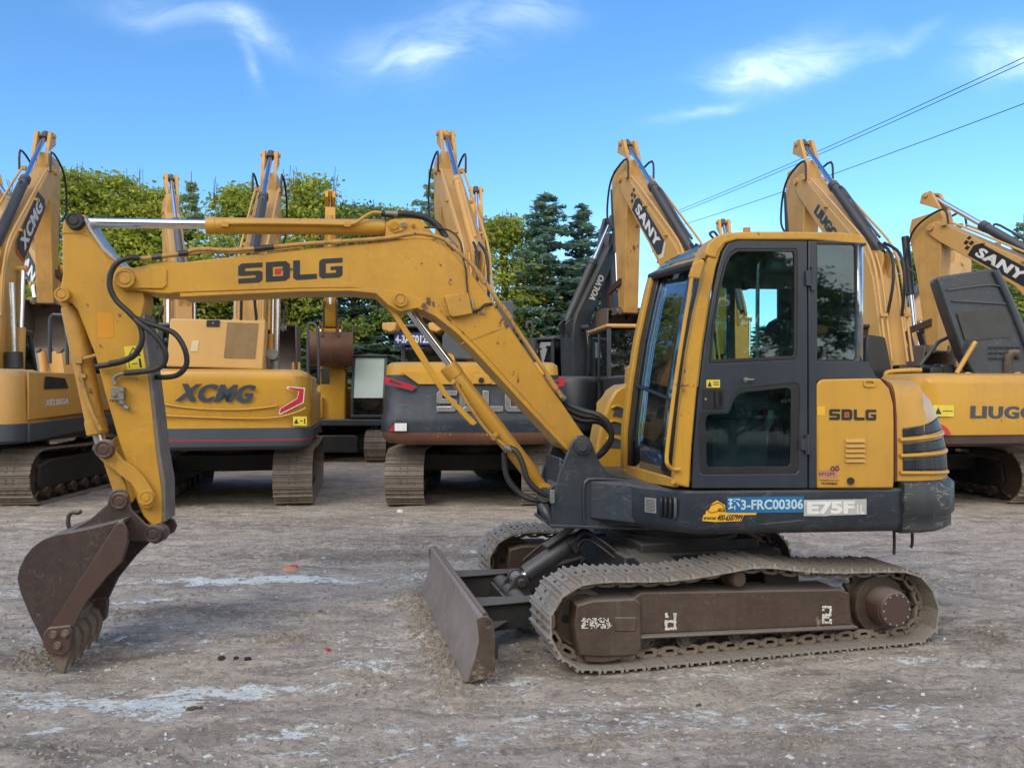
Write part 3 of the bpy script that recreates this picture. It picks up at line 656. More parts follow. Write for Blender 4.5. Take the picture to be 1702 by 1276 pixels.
# stencil marks on the near track frame
tp = TN + SW / 2 - .134
for (x0, x1, y0, y1, parent, tt) in ((966, 1016, 1044, 1026, yk_n, tp - .052), (1105, 1124, 1046, 1018, fr_n, tp), (1366, 1382, 1036, 1006, fr_n, tp)):
    rnd = random.Random(x0); P_ = []
    nx, ny = (22, 9) if x0 == 966 else (4, 7)
    for i in range(nx):
        for j in range(ny):
            keep = rnd.random() < (.42 if x0 == 966 else .0)
            if x0 == 1105: keep = (i in (0,) and j in (0, 1, 2, 5, 6)) or (i == 3 and j in (0, 1, 2, 4, 5, 6)) or j in (0, 3)
            if x0 == 1366: keep = (j in (0, 2, 3, 6) or i in (0, 3)) and rnd.random() < .85
            if keep:
                a_, b_, c_, d_ = i / nx, j / ny, (i + 1.0) / nx, (j + 1.0) / ny; jt = lambda: rnd.uniform(-.22, .22) / nx; jy = lambda: rnd.uniform(-.22, .22) / ny
                P_.append([(a_ + jt(), b_ + jy()), ((a_ + c_) / 2, b_ + jy()), (c_ + jt(), b_ + jy()), (c_ + jt(), d_ + jy()), (a_ + jt(), d_ + jy())])
    quadlet(P_, UF.P(x0, y0, tt), UF.P(x1, y0, tt), UF.P(x0, y1, tt), 'white_worn', parent, name='stencil_mark')

# --- lower frame, slew ring
mb = MB()
mb.box(UF.w(0, 0, .47), 1.25, .95, .22, UF.ax); mb.box(UF.w(0, 0, .6), .95, .85, .10, UF.ax)
for sx in (-.42, .42):
    for sy in (-1, 1):
        mb.prism([UF.w(sx - .14, sy * .3, .34), UF.w(sx + .14, sy * .3, .34), UF.w(sx + .14, sy * .3, .60), UF.w(sx - .14, sy * .3, .60)], UF.v * (sy * .5) + V((0, 0, -.06)))
mb.build('lower_frame', 'undercarriage', EX, bevel=.015)
mb = MB(); mb.lathe(C0 + V((0, 0, .63)), (0, 0, 1), [(0, .40), (0, .47), (.05, .47), (.055, .44), (.10, .44), (.105, .48), (.17, .48), (.17, .3)], 48)
mb.build('slew_ring', 'undercarriage', EX, smooth=30)
# --- dozer blade
BS = -1.0
bl = [UF.tr(x, y, -1.06) for x, y in [(800, 1024), (797, 1042), (796, 1066), (792, 1094), (778, 1134)]]
s0 = sum(a for a, _ in bl) / len(bl)
prof = [(bl[0][0] + .015, bl[0][1] + .01), (bl[0][0] - .012, bl[0][1] - .008), (bl[1][0], bl[1][1]), (bl[2][0] - .004, bl[2][1]), (bl[3][0] - .016, bl[3][1]), (bl[4][0] - .02, .012)]
back = [(a + .03, z) for a, z in prof[1:]][::-1]
mb = MB(); mb.prism([UF.w(a, -1.05, z) for a, z in prof + back], UF.v * 2.10)
bd = mb.build('dozer_blade', 'blade_steel', EX, smooth=50, bevel=.004)
for t0 in (-1.065, 1.045):
    mb = MB()
    o = [(793, 1028), (800, 1024), (812, 1024), (820, 1032), (823, 1060), (823, 1122), (779, 1135), (791, 1094), (797, 1066)]
    L = [UF.tr(x, y, -1.06) for x, y in o]
    hole = [UF.tr(x, y, -1.06) for x, y in circ(811, 1037, 5)]
    mb.prism([UF.w(a, t0, max(z, .01)) for a, z in L], UF.v * .022, [[UF.w(a, t0, z) for a, z in hole]]); mb.build('end_plate', 'rusty_frame', bd, bevel=.004)
zt = bl[0][1]; mb = MB()
mb.tube([UF.w(prof[0][0] + .012, -1.05, zt), UF.w(prof[0][0] + .012, 1.05, zt)], .019, n=12, smooth=0)
mb.build('top_edge', 'rusty_frame', bd)
mb = MB()                                                   # stiff box rib along the back of the blade
sb = prof[2][0]
mb.prism([UF.w(sb + .04, -1.0, zt - .09), UF.w(sb + .13, -1.0, zt - .15), UF.w(sb + .13, -1.0, .12), UF.w(sb + .02, -1.0, .07)], UF.v * 2.0)
mb.build('blade_rib', 'undercarriage', bd, bevel=.01)
for sy in (-1, 1):
    mb = MB(); t = sy * .42
    mb.prism([UF.w(sb + .05, t - .04, .10), UF.w(sb + .05, t - .04, .30), UF.w(-1.1, t - .04, .30), UF.w(-.60, t - .04, .40), UF.w(-.55, t - .04, .26), UF.w(-1.1, t - .04, .15)], UF.v * .08)
    mb.prism([UF.w(sb + .05, t - .10, .302), UF.w(-1.15, t - .06, .302), UF.w(-1.15, t + .06, .302), UF.w(sb + .05, t + .12, .302)], (0, 0, .014))
    mb.prism([UF.w(sb + .06, t, .17), UF.w(sb + .06, t + sy * .34, .17), UF.w(sb + .36, t, .17)], (0, 0, .016))
    mb.cyl(UF.w(-.62, t - .07, .34), UF.w(-.62, t + .07, .34), .05, n=18)
    mb.build('push_arm', 'undercarriage', EX, bevel=.006)
A = UF.P(861, 963, 0); B = UF.P(985, 878, 0); d = (B - A).normalized(); sA_ = UF.tr(861, 963, 0)
mb = MB()
mb.box(UF.w(sA_[0] - .03, 0, .20), .20, .78, .09, UF.ax); mb.cyl(UF.w(sA_[0] - .05, -.40, .24), UF.w(sA_[0] - .05, .40, .24), .062, n=24)
for sy in (-.10, .08):
    mb.prism([UF.w(sA_[0] - .13, sy, .24)] + [UF.w(sA_[0] + .062 * math.cos(R(a)), sy, sA_[1] + .062 * math.sin(R(a))) for a in range(170, -40, -20)] + [UF.w(sA_[0] + .09, sy, .24)], UF.v * .022)
mb.cyl(A - UF.v * .13, A + UF.v * .13, .032, n=16)
mb.build('push_arm_crossbeam', 'undercarriage', EX, bevel=.005)
mb = MB(); mb.cyl(A, A + d * .16, .032); mb.cyl(A - UF.v * .06, A + UF.v * .06, .055)
mb.build('blade_cylinder_rod', 'chrome_dull', EX)
mb = MB(); mb.lathe(A + d * .07, d, [(0, .03), (0, .066), (.03, .072), (.44, .072), (.46, .05), (.58, .05)], 24)
mb.build('blade_cylinder', 'dark_barrel', EX, smooth=35)
mb = MB(); up = V((0, 0, 1))
mb.prism([A + d * .24 - UF.v * .07 + up * .11, A + d * .24 + UF.v * .05 + up * .11, A + d * .72 + UF.v * .05 + up * .12, A + d * .72 - UF.v * .07 + up * .12], (0, 0, .012))
mb.box(A + d * .50 - UF.v * .09 + up * .0, .09, .05, .08, (d, UF.v, d.cross(UF.v)))
mb.build('cylinder_guard', 'undercarriage', EX)
mb = MB()
for k in (0, 1):
    p = A + d * .50 - UF.v * .12 + up * (.04 - .05 * k)
    mb.tube([p, p + d * .10 - UF.v * .04, UF.w(-.52, -.34, .50 - .05 * k), UF.w(-.38, -.42, .40), UF.w(-.15, -.48, .38)], .017, n=8, smooth=6, ribs=.18)
mb.tube([A + d * .42 + up * .08 + UF.v * .06, A + d * .25 + up * .11 + UF.v * .08, A + d * .08 + up * .08 + UF.v * .10], .012, n=8)
mb.build('blade_hose', 'rubber', EX, smooth=60)

# ================================================================= upper structure
UA = R(5); UP = Fr(C0.x, C0.y, UA); TS = -1.05
def S(px, py, t=TS): return UP.tr(px, py, t)
def Pp(px, py, t=TS): return UP.P(px, py, t)
sA = S(1142, 850)[0]; sTail = 1.79
ZB = S(1300, 890)[1]; ZT = S(1300, 814)[1]
def plan(inset=0.0, tail=sTail, side=1.05):
    """house plan behind the cab front, near side first, going round the tail"""
    q = side - inset; e = tail - inset
    return [(1.20, -q), (1.40, -q * .99), (e - .24, -q * .94), (e - .13, -q * .85), (e - .055, -q * .71), (e - .01, -q * .48), (e + .01, 0), (e - .01, q * .48), (e - .055, q * .71), (e - .13, q * .85), (e - .24, q * .94), (1.40, q * .99), (1.20, q)]
sF = S(1068, 840, -.80)[0]
front = [(sA, 1.05), (sA - .25, .80), (sA - .25, -.74), (sA, -1.05)]
def deck_ring(z, inset): return [UP.w(a, t, z) for a, t in [(a, t) for a, t in plan(inset)] + [(sA + inset, 1.05 - inset), (sA - .27 + inset, .80), (sA - .27 + inset, -.72), (sA + inset, -1.05 + inset)]]
mb = MB(); mb.rings([deck_ring(ZB, .10), deck_ring(ZB + .02, .04), deck_ring(ZB + .07, .0), deck_ring(ZT - .015, .0), deck_ring(ZT, .015)])
deck = mb.build('platform', 'charcoal', EX, smooth=42)
# counterweight: the scraped lower tail block, standing a little proud
def cw_ring(z, o):
    L = [(1.24, -1.0), (1.24, -1.05)] + plan(0)[1:-1] + [(1.24, 1.05), (1.24, 1.0)]
    L = [(a, t) for a, t in L]
    r = []
    for a, t in L:
        v = V((a - 1.24, t * 1.0)); l = 1 + o / 1.0; r.append(UP.w(1.24 + (a - 1.24) * (1 + o / .6) - (.02 if a == 1.24 and o > 0 else 0), t * l, z))
    return r
z0 = S(1520, 887)[1]; z1 = S(1520, 858)[1]; z2 = S(1520, 800)[1]
mb = MB(); mb.rings([cw_ring(z0 - .005, -.05), cw_ring(z0 + .03, .012), cw_ring(z1 - .005, .012), cw_ring(z1 + .005, .022), cw_ring(z1 + .02, .03), cw_ring(z2 - .02, .03), cw_ring(z2, .01)])
mb.build('counterweight', 'charcoal_scraped', EX, smooth=50)
# rear hood, lofted round the tail
lev = [(1.15, 0.0, 0.0), (1.22, -.002, .0), (1.35, -.012, .0), (1.49, -.04, .004), (1.60, -.08, .008), (1.69, -.12, .018), (1.745, -.16, .03), (1.785, -.215, .05), (1.81, -.285, .085), (1.825, -.37, .14), (1.83, -.5, .28)]
def hood_pt(k, i, off=0.0):
    """point on the hood: k = fractional level, i = fractional plan index"""
    k = max(0, min(len(lev) - 1, k)); a = int(min(k, len(lev) - 2)); f = k - a
    z, dt, ds = [lev[a][j] * (1 - f) + lev[a + 1][j] * f for j in range(3)]
    L = plan(0, sTail + dt, 1.03 - ds); b = int(min(i, len(L) - 2)); g = i - b
    x = L[b][0] * (1 - g) + L[b + 1][0] * g; t = L[b][1] * (1 - g) + L[b + 1][1] * g
    cx, ct = 1.2, 0; r = V((x - cx, t)); r = r.normalized() * (r.length + off)
    return UP.w(cx + r.x, r.y, z)
mb = MB(); mb.rings([[hood_pt(k, i / 2) for i in range(25)] for k in range(len(lev))])
mb.build('engine_hood', 'yellow_clean', EX, smooth=50)
def z2k(z):
    for i in range(len(lev) - 1):
        if lev[i][0] <= z <= lev[i + 1][0]: return i + (z - lev[i][0]) / (lev[i + 1][0] - lev[i][0])
    return 0 if z < lev[0][0] else len(lev) - 1
def hood_patch(i0, i1, zb0, zb1, zt0, zt1, off, name, mat, parent=EX, th=0.0):
    g = []
    for r_ in range(7):
        v = r_ / 6; row = []
        for c_ in range(9):
            u = c_ / 8; z = (zb0 * (1 - u) + zb1 * u) * (1 - v) + (zt0 * (1 - u) + zt1 * u) * v
            row.append(hood_pt(z2k(z), i0 + (i1 - i0) * u, off))
        g.append(row)
    MB().sheet(g).build(name, mat, parent, smooth=50, recalc=False, solid=th)
hx0, hx1 = .2, 5.2
for (b0, b1, t0, t1) in ((1.22, 1.20, 1.302, 1.325), (1.335, 1.375, 1.404, 1.455), (1.445, 1.515, 1.502, 1.625)):
    hood_patch(hx0, hx1, b0, b1, t0, t1, .006, 'grille', 'perforated', th=.004)
    hood_patch(12 - hx1, 12 - hx0, b1, b0, t1, t0, .006, 'grille', 'perforated', th=.004)
for (a0, a1) in ((1.318, 1.35), (1.424, 1.485), (1.205, 1.18)):
    L = [hood_pt(z2k(a0 * (1 - j / 8) + a1 * j / 8), hx0 - .12 + (hx1 - hx0 + .3) * j / 8, .008) for j in range(9)]
    MB().tube(L, .013, n=10, smooth=2).build('grille_bar', 'yellow_clean', EX, smooth=50)
# side access panel
def side_panel(outl, t0, t1, name, mat, bev=.008, parent=EX, holes=(), lab=None):
    mb = MB(); UP.pr(mb, outl, t0, t1, holes, at=TS); return mb.build(name, mat, parent, bevel=bev, label=lab)
sp = side_panel([(1357, 811), (1357, 640), (1360, 633), (1367, 630), (1445, 628), (1462, 629), (1477, 645), (1484, 672), (1485, 700), (1485, 797), (1484, 811)], -1.062, -.6, 'side_panel', 'yellow_clean', .012)
side_panel([(1486, 800), (1486, 690), (1484, 668), (1478, 646), (1468, 633), (1462, 630), (1464, 628.5), (1471, 632), (1481, 645), (1487.5, 668), (1489.5, 690), (1489.5, 800)], -1.057, -.9, 'panel_seam', 'maroon', 0)
mb = MB()
for k in range(5):
    y = 732 + k * 8.2
    L = [UP.tr(x, yy, TS) for x, yy in [(1403, y + 2.5), (1403, y - 2.5), (1404.5, y - 3.4), (1433.5, y - 3.4), (1435, y - 2.5), (1435, y + 2.5)]]
    mb.add([UP.w(a, -1.078 if i in (0, 5) else -1.0635, z) for i, (a, z) in enumerate(L)] + [UP.w(a, -1.06, z) for a, z in L], [(0, 1, 2, 3, 4, 5), (0, 5, 11, 6), (0, 1, 7, 6), (5, 4, 10, 11), (1, 2, 8, 7), (2, 3, 9, 8), (3, 4, 10, 9)])
mb.build('louvres', 'yellow_clean', sp, smooth=0)
mb = MB(); L = [(1437, 633), (1440, 630.5), (1453, 630.5), (1457, 634), (1456, 641), (1452, 643.5), (1440, 643.5), (1436, 641)]
UP.pr(mb, L, -1.074, -1.06, [[(1441, 634), (1450, 634), (1453, 636.5), (1451, 640), (1441, 640), (1439, 637)]])
ft = mb.build('lifting_eye', 'yellow_clean', sp, bevel=.003)
MB().cyl(Pp(1414, 799, -1.075), Pp(1414, 799, -1.055), .024, .02, 18).build('door_latch', 'black_trim', sp)
L_, rd, l_, g_ = block_letters()
def logo(bl, br, tl, parent, mat='black_ink', lmat=None, red='red_paint', lift=.003):
    quadlet(L_ + g_ + l_, bl, br, tl, mat, parent, 'lettering', lift)
    if red: quadlet(rd, bl, br, tl, red, parent, 'lettering_dot', lift + .001)
t = -1.063
logo(Pp(1378, 697.5, t), Pp(1457, 698.5, t), Pp(1378, 679.5, t), sp)
lettering('EFQM', Pp(1361, 791, t), Pp(1386, 791, t), Pp(1361, 784.5, t), 'rust_brown', sp, bold=.0)
quadlet([rect(0, 0, 1, 1)], Pp(1360, 794, t + .001), Pp(1391, 794, t + .001), Pp(1360, 781, t + .001), 'sticker_pink', sp, lift=.0015)
quadlet([[(0.0, .3), (.25, 0), (.7, .05), (1, .4), (.9, .95), (.5, .8), (.15, .75)]], Pp(1378, 784, t), Pp(1396, 784, t), Pp(1378, 771, t), 'sticker_pink', sp, lift=.002)
mb = MB(); mb.tube([Pp(x, y, t - .005) for x, y in [(1381, 779), (1384, 775), (1388, 779), (1392, 782), (1394, 777), (1391, 774), (1388, 779), (1384, 782), (1381, 779)]], .0025, n=5); mb.build('sticker_loop', 'maroon', sp)
lettering('中国质量认证奖企业', Pp(1362, 799, t), Pp(1394, 799, t), Pp(1362, 796.5, t), 'rust_brown', sp, bold=.02)
lettering('欧洲质量奖', Pp(1365, 805.5, t), Pp(1392, 805.5, t), Pp(1365, 801, t), 'rust_brown', sp, bold=.03)
quadlet([rect(0, 0, 1, 1)], Pp(1358, 690, t), Pp(1371, 690, t), Pp(1358, 675, t), 'sticker_orange', sp, lift=.0012)
# --- markings on the platform side
t = -1.0535
quadlet([rect(0, 0, 1, 1)], Pp(1208, 852.5, t), Pp(1336, 851, t), Pp(1208, 825.5, t), 'blue_plate', deck, 'number_plate', lift=.002)
lettering('环3-FRC00306', Pp(1210, 848.5, t), Pp(1334.5, 847, t), Pp(1210, 828.5, t), 'pale_blue', deck, bold=.028, lift=.004)
quadlet([[(0, 0), (.36, -.03), (.4, 0), (1, .04), (1, 1), (.98, .985), (.5, .99), (0, .98)]], Pp(1335.8, 857, t), Pp(1440, 855.5, t), Pp(1335.8, 830, t), 'silver_plate', deck, 'model_plate', lift=.002)
lettering('E75F', Pp(1341, 854.5, t), Pp(1420, 853.5, t), Pp(1341, 833, t), 'plate_white', deck, bold=.05, lift=.004)
lettering('1L', Pp(1424, 853.5, t), Pp(1436, 853.5, t), Pp(1424, 838, t), 'plate_white', deck, bold=.02, lift=.004)
quadlet([[(0, .05), (.02, .32), (.06, .35), (.07, .52), (.12, .56), (.18, .85), (.27, 1), (.42, .78), (.44, .42), (1, .42), (1, .33), (.77, .32), (.72, .04), (.25, .0)]], Pp(1167, 867, t), Pp(1257, 867, t), Pp(1167, 831, t), 'sticker_orange', deck, 'phone_sticker', lift=.0022)
lettering('400-6587999', Pp(1191, 865, t), Pp(1233, 865, t), Pp(1193, 854.5, t), 'black_ink', deck, bold=.03, shear=.2, lift=.004)
lettering('郑州机械', Pp(1169, 863.5, t), Pp(1190, 863.5, t), Pp(1169, 858.5, t), 'black_ink', deck, bold=.03, lift=.004)
lettering('租赁', Pp(1193, 850, t), Pp(1206, 850, t), Pp(1193, 844, t), 'rust_brown', deck, bold=.02, lift=.004)
mb = MB(); mb.tube([Pp(x, y, t - .004) for x, y in [(1174, 846), (1180, 840), (1187, 838), (1192, 835), (1200, 838), (1205, 846), (1203, 850), (1192, 849), (1182, 852), (1174, 846)]], .0022, n=5, smooth=2)
mb.build('sticker_outline', 'maroon', deck)
quadlet([[(0, .2), (.3, .5), (.8, 1), (1, .7), (.7, .3), (.2, 0)]], Pp(1256, 872, t), Pp(1342, 868, t), Pp(1256, 866, t), 'grey_paint', deck, 'scuff_mark', lift=.0012)
# mud flaps hanging under the tail
for px, L in ((1486, 922), (1516, 912)):
    s, z = S(px, 886, -.9); MB().tube([UP.w(s, -.9, z + .04), UP.w(s + .002, -.9, z - .06), UP.w(s - .008 * (px > 1500), -.9, CAMZ + (HZ - L) * 5.3 / FPX)], .010, n=6).build('drain_hose', 'rubber', EX)
# --- vents and data plate on the chamfered front corner
a = UP.w(sA - .27, -.72, 0); b = UP.w(sA, -1.05, 0); cu = (b - a).normalized(); cn = V((cu.y, -cu.x, 0)) * 1
if cn.y > 0: cn = -cn
o_ = a + cn * .001
def corner(f, z): return o_ + (b - a) * f + V((0, 0, z))
quadlet([rect(0, 0, 1, 1)], corner(.22, .93), corner(.44, .93), corner(.22, 1.03), 'bare_steel', deck, 'data_plate', lift=.002)
mb = MB()
for k in range(9): mb.box(corner(.33, .94 + k * .0095) + cn * .004, .075, .001, .003, (cu, cn, V((0, 0, 1))))
mb.build('data_lines', 'black_ink', deck, smooth=0)
for k in range(4):
    f = .53 + k * .085; mb = MB()
    mb.tube([corner(f, .915) + cn * .0, corner(f + .03, .94) + cn * .015, corner(f + .03, 1.02) + cn * .015, corner(f, 1.045)], .011, n=8); mb.build('vent_rib', 'black_trim' if k < 3 else 'grey_paint', deck)
# --- boom bracket ahead of the platform
BA = R(11); BF = Fr(.50, 5.87, BA)
def bp_(px, py, t=0): return BF.P(px, py, t)
brk = [(918, 872), (917, 842), (922, 815), (928, 790), (938, 765), (947, 742), (953, 731), (961, 724), (970, 722), (979, 727), (985, 738), (991, 756), (1000, 772), (1010, 783), (1028, 790), (1068, 797), (1100, 800), (1100, 876), (1068, 877)]
mb = MB(); BF.pr(mb, brk, -.255, -.225); 
bk = mb.build('boom_bracket', 'charcoal', EX, bevel=.008)
mb = MB(); BF.pr(mb, brk[:13] + [(1010, 876)], .225, .255, at=-.255); 
mb.build('bracket_far_plate', 'charcoal', bk, bevel=.008)
mb = MB(); mb.tube([bp_(x, y, -.262) for x, y in [(971, 868), (970, 830), (971, 806), (975, 799), (983, 796), (1020, 797), (1066, 801)]], .012, n=8, smooth=3); mb.build('bracket_rib', 'charcoal', bk)
mb = MB(); BF.pr(mb, [(915, 871), (1102, 876), (1102, 881), (915, 876)], -.28, .28, at=-.255); mb.build('bracket_floor', 'charcoal', bk, bevel=.004)
mb = MB(); BF.pr(mb, [(905, 812), (925, 790), (940, 790), (940, 872), (920, 868), (905, 835)], -.10, .10, at=0); BF.pr(mb, [(930, 760), (1000, 800), (1000, 870), (930, 868)], -.22, .22, at=-.22); mb.build('bracket_core', 'charcoal', bk, bevel=.01)
mb = MB(); mb.cyl(bp_(968, 741, -.285), bp_(968, 741, -.25), .060, n=28); mb.cyl(bp_(968, 741, -.31), bp_(968, 741, -.25), .040, n=28); mb.cyl(bp_(966, 753, -.28), bp_(966, 753, -.25), .014, n=10); mb.build('boom_foot_pin', 'dark_barrel', bk, bevel=.003)
mb = MB(); mb.box(bp_(918, 825, -.275), .035, .03, .10, BF.ax); mb.build('pin_keeper', 'cast_metal', bk, bevel=.006)
mb = MB(); mb.cyl(bp_(905, 822, -.16), bp_(905, 822, .16), .055, n=24); mb.tube([bp_(900, 840, -.12), bp_(906, 850, -.18), bp_(916, 868, -.2)], .03, n=8); mb.build('cylinder_foot_pin', 'dark_barrel', bk)
# floor between bracket and platform
mb = MB(); mb.prism([UP.w(sA - .6, -.35, 0.83), UP.w(sA - .2, -.72, .83), UP.w(sA + .2, -.7, .83), UP.w(sA + .2, .8, .83), UP.w(sA - .6, .55, .83)], (0, 0, .27)); mb.build('platform_nose', 'charcoal', EX, bevel=.01)

# --- right-hand engine bay cover seen past the boom
RH = .62
mb = MB(); oc_ = [(995, 777), (990, 768), (992, 740), (1000, 700), (1010, 668), (1022, 648), (1036, 639), (1060, 636), (1110, 640), (1110, 790), (1040, 790)]
UP.pr(mb, oc_, RH, 1.02, at=RH); cov = mb.build('tank_cover', 'yellow_clean', EX, bevel=.03, seg=3)
for (y0, y1, x0, x1) in ((677, 693, 1018, 1036), (702, 722, 1013, 1036), (729, 745, 1010, 1034)):
    mb = MB(); UP.pr(mb, [(x0, y1 - 2), (x0 + 5, y0 + 2), (x0 + 9, y0), (x1, y0 + 4), (x1, y1)], RH - .008, RH + .01, at=RH); mb.build('cover_vent', 'grey_paint', cov)
    MB().tube([UP.P(x0 - 2, y0 + 1, RH - .012), UP.P(x0 + 8, y0 - 3, RH - .014), UP.P(x1 + 2, y0 + 2, RH - .012)], .013, n=8).build('cover_rib', 'yellow_clean', cov)
mb = MB(); mb.prism([UP.w(sA, .3, 1.1), UP.w(1.25, .3, 1.1), UP.w(1.25, .3, 1.75), UP.w(sA + .25, .3, 1.75)], UP.v * .72); mb.build('engine_bay', 'yellow_clean', EX, bevel=.04)
# ================================================================= cab
CN, CF = -1.045, .06                                       # near and far side planes of the cab
K = lambda px, py, t=TS: UP.tr(px, py, t)
cab = MB()
dfront = [(1147, 811), (1151, 740), (1158, 660), (1168, 575), (1180, 500), (1191, 445), (1199, 418), (1208, 404), (1224, 398)]
pill_out = [(1120, 805), (1121, 779), (1132, 670), (1143, 584), (1155, 520), (1165, 478), (1173, 437), (1183, 411), (1196, 396), (1215, 389)]
mb = MB(); UP.pr(mb, pill_out + dfront[::-1], CN, CN + .07, at=TS); cf = mb.build('front_pillar', 'yellow', EX, bevel=.014, seg=3)
# matching far-side rows for the front face
nearrow = [UP.w(*(lambda q: (q[0], CN + .03, q[1]))(K(x, y))) for x, y in [(1120, 800), (1124, 745), (1132, 670), (1143, 584), (1155, 520), (1165, 478), (1173, 437)]]
farrow = [UP.P(x, y, CF) for x, y in [(1037, 776), (1038, 715), (1047, 636), (1058, 566), (1068, 520), (1076, 485), (1082, 462)]]
def ruled(a0, a1, rows=None, r0=0, r1=None, off=0.0):
    r1 = len(nearrow) if r1 is None else r1; g = []
    for i in range(r0, r1):
        n_ = nearrow[i]; f_ = farrow[i]; g.append([n_.lerp(f_, a0 + (a1 - a0) * j / 4) + UP.u * (-off) for j in range(5)])
    return g
MB().sheet(ruled(.93, 1.02)).build('far_pillar', 'yellow', EX, solid=.05, bevel=.01, recalc=False)
MB().sheet(ruled(.84, .932, off=-.02)).build('windscreen_seal', 'black_trim', EX, solid=.03, recalc=False)
MB().sheet(ruled(.0, .10, off=-.02)).build('windscreen_seal', 'black_trim', EX, solid=.03, recalc=False)
ws = MB().sheet(ruled(.09, .86, off=-.02)).build('windscreen', 'glass_windscreen', EX, recalc=False, solid=.006)
g = [[nearrow[2].lerp(farrow[2], .09 + .77 * j / 4) + UP.u * .02 + V((0, 0, -.0)) for j in range(5)]]
MB().tube([p - UP.u * .02 for p in g[0]], .013, n=6, smooth=0).build('windscreen_bar', 'black_trim', EX)
top = [nearrow[6].lerp(farrow[6], j / 6) for j in range(7)]
MB().tube([p + V((0, 0, .01)) for p in top], .03, n=8, smooth=0).build('windscreen_header', 'black_trim', EX)
mb = MB(); s0 = K(1120, 800)[0]
sill = [nearrow[0] + V((0, 0, .02)), farrow[0] + V((0, 0, .02)), farrow[0] - V((0, 0, .10)), nearrow[0] - V((0, 0, .04))]
mb.prism(sill, UP.u * .05); mb.build('front_sill', 'yellow', EX, bevel=.008)
# roof
roof = [(1170, 424), (1177, 404), (1190, 393), (1206, 387.5), (1240, 385), (1300, 385), (1400, 386), (1428, 390), (1439, 397), (1441, 405), (1440, 408), (1350, 399), (1224, 398.5), (1205, 404), (1195, 415), (1190, 430)]
mb = MB(); UP.pr(mb, roof, CN - .012, CF + .03, at=TS)
rf = mb.build('cab_roof', 'yellow', EX, bevel=.02, seg=3)
n6, f6 = nearrow[6], farrow[6]
rs = UP.w(*(lambda q: (q[0], CN, q[1]))(K(1183, 405)))
rsf = UP.w(*(lambda q: (q[0], CF, q[1] - .02))(K(1183, 405)))
mb = MB(); mb.sheet([[n6 + V((0, 0, .02)), n6.lerp(f6, .5) + V((0, 0, .03)), f6 + V((0, 0, .02))], [n6.lerp(rs, .5) + V((0, 0, .02)), n6.lerp(rs, .5).lerp(f6.lerp(rsf, .5), .5) + V((0, 0, .04)), f6.lerp(rsf, .5) + V((0, 0, .03))], [rs, rs.lerp(rsf, .5), rsf]])
mb.build('roof_brow', 'yellow', EX, solid=.035, bevel=.012)
sk = [n6.lerp(f6, .15) + V((0, 0, .052)), n6.lerp(f6, .85) + V((0, 0, .052)), f6.lerp(rsf, .75).lerp(rs, .15) + V((0, 0, .06)), n6.lerp(rs, .75).lerp(rsf, .15) + V((0, 0, .05))]
MB().prism(sk, (0, 0, .012)).build('roof_hatch', 'glass_dark', EX)
MB().cyl(Pp(1241, 386, -1.0), Pp(1241, 379, -1.0), .024, n=14).build('roof_plug', 'amber_rust', EX)
# work lamp bracket and tangled cable on the far side of the roof
mb = MB(); q = lambda x, y: UP.P(x, y, -.15)
mb.tube([q(1172, 409), q(1180, 404), q(1187, 399), (q(1182, 392)), q(1180, 388), q(1186, 385), q(1191, 390), q(1196, 397)], .010, n=6); mb.tube([q(1170, 411), q(1186, 406)], .02, n=6, smooth=0)
mb.build('roof_cable', 'rubber', EX)
# door (black steel frame with two window openings)
door_o = [(1150, 811)] + [(x + 2.5, y) for x, y in dfront[1:-1]] + [(1226, 400), (1341, 400.5), (1342, 811)]
up_w = [(1178, 604), (1183, 545), (1193, 482), (1204, 438), (1212, 422), (1224, 414), (1322, 414), (1324, 420), (1324, 592), (1322, 597)]
lo_w = [(1163, 783), (1161, 700), (1163, 692), (1169, 687), (1202, 686), (1208, 683), (1217, 659), (1227, 648), (1240, 644.5), (1318, 636.5), (1326, 639), (1328, 644), (1327, 782), (1322, 787), (1168, 788)]
door = side_panel(door_o, CN - .012, CN + .03, 'door', 'door_black', .006, holes=[up_w, lo_w])
def window(outer, inner_px, t, gname, gmat, parent, fname='window_frame', fw=.02, fmat='black_trim', proud=.006):
    cx = sum(p[0] for p in outer) / len(outer); cy = sum(p[1] for p in outer) / len(outer)
    inn = [(cx + (x - cx) * (1 - inner_px / 80), cy + (y - cy) * (1 - inner_px / 90)) for x, y in outer]
    mb = MB(); UP.pr(mb, outer, t - proud, t + .02, [inn], at=TS); mb.build(fname, fmat, parent, bevel=.002)
    mb = MB(); UP.pr(mb, inn, t + .004, t + .008, at=TS); return mb.build(gname, gmat, parent)
window([(x, y) for x, y in up_w], 5, CN - .008, 'upper_window', 'glass', door)
window(lo_w, 12, CN - .006, 'lower_window', 'glass_dark', door, fmat='black_trim', proud=.003)
mb = MB(); UP.pr(mb, [(1167, 647), (1202, 647), (1203, 678), (1200, 680), (1168, 679)], CN - .016, CN - .008, [[(1181, 652), (1199, 652), (1199, 675), (1181, 675)]], at=TS); UP.pr(mb, [(1181, 652), (1199, 652), (1199, 675), (1181, 675)], CN - .012, CN - .01, at=TS)
UP.pr(mb, [(1187, 650), (1192, 650), (1192, 677), (1187, 677)], CN - .03, CN - .014, at=TS)
mb.build('door_handle', 'black_trim', door, bevel=.003)
MB().cyl(Pp(1173, 663, CN - .022), Pp(1173, 663, CN - .012), .008, n=12).build('door_lock', 'bare_steel', door)
mb = MB(); mb.cyl(Pp(1240, 631, CN - .03), Pp(1240, 631, CN - .01), .016, n=14); mb.tube([Pp(1238, 631, CN - .034), Pp(1253, 630.5, CN - .034)], .007, n=8, smooth=0); mb.build('door_catch', 'cast_metal', door)
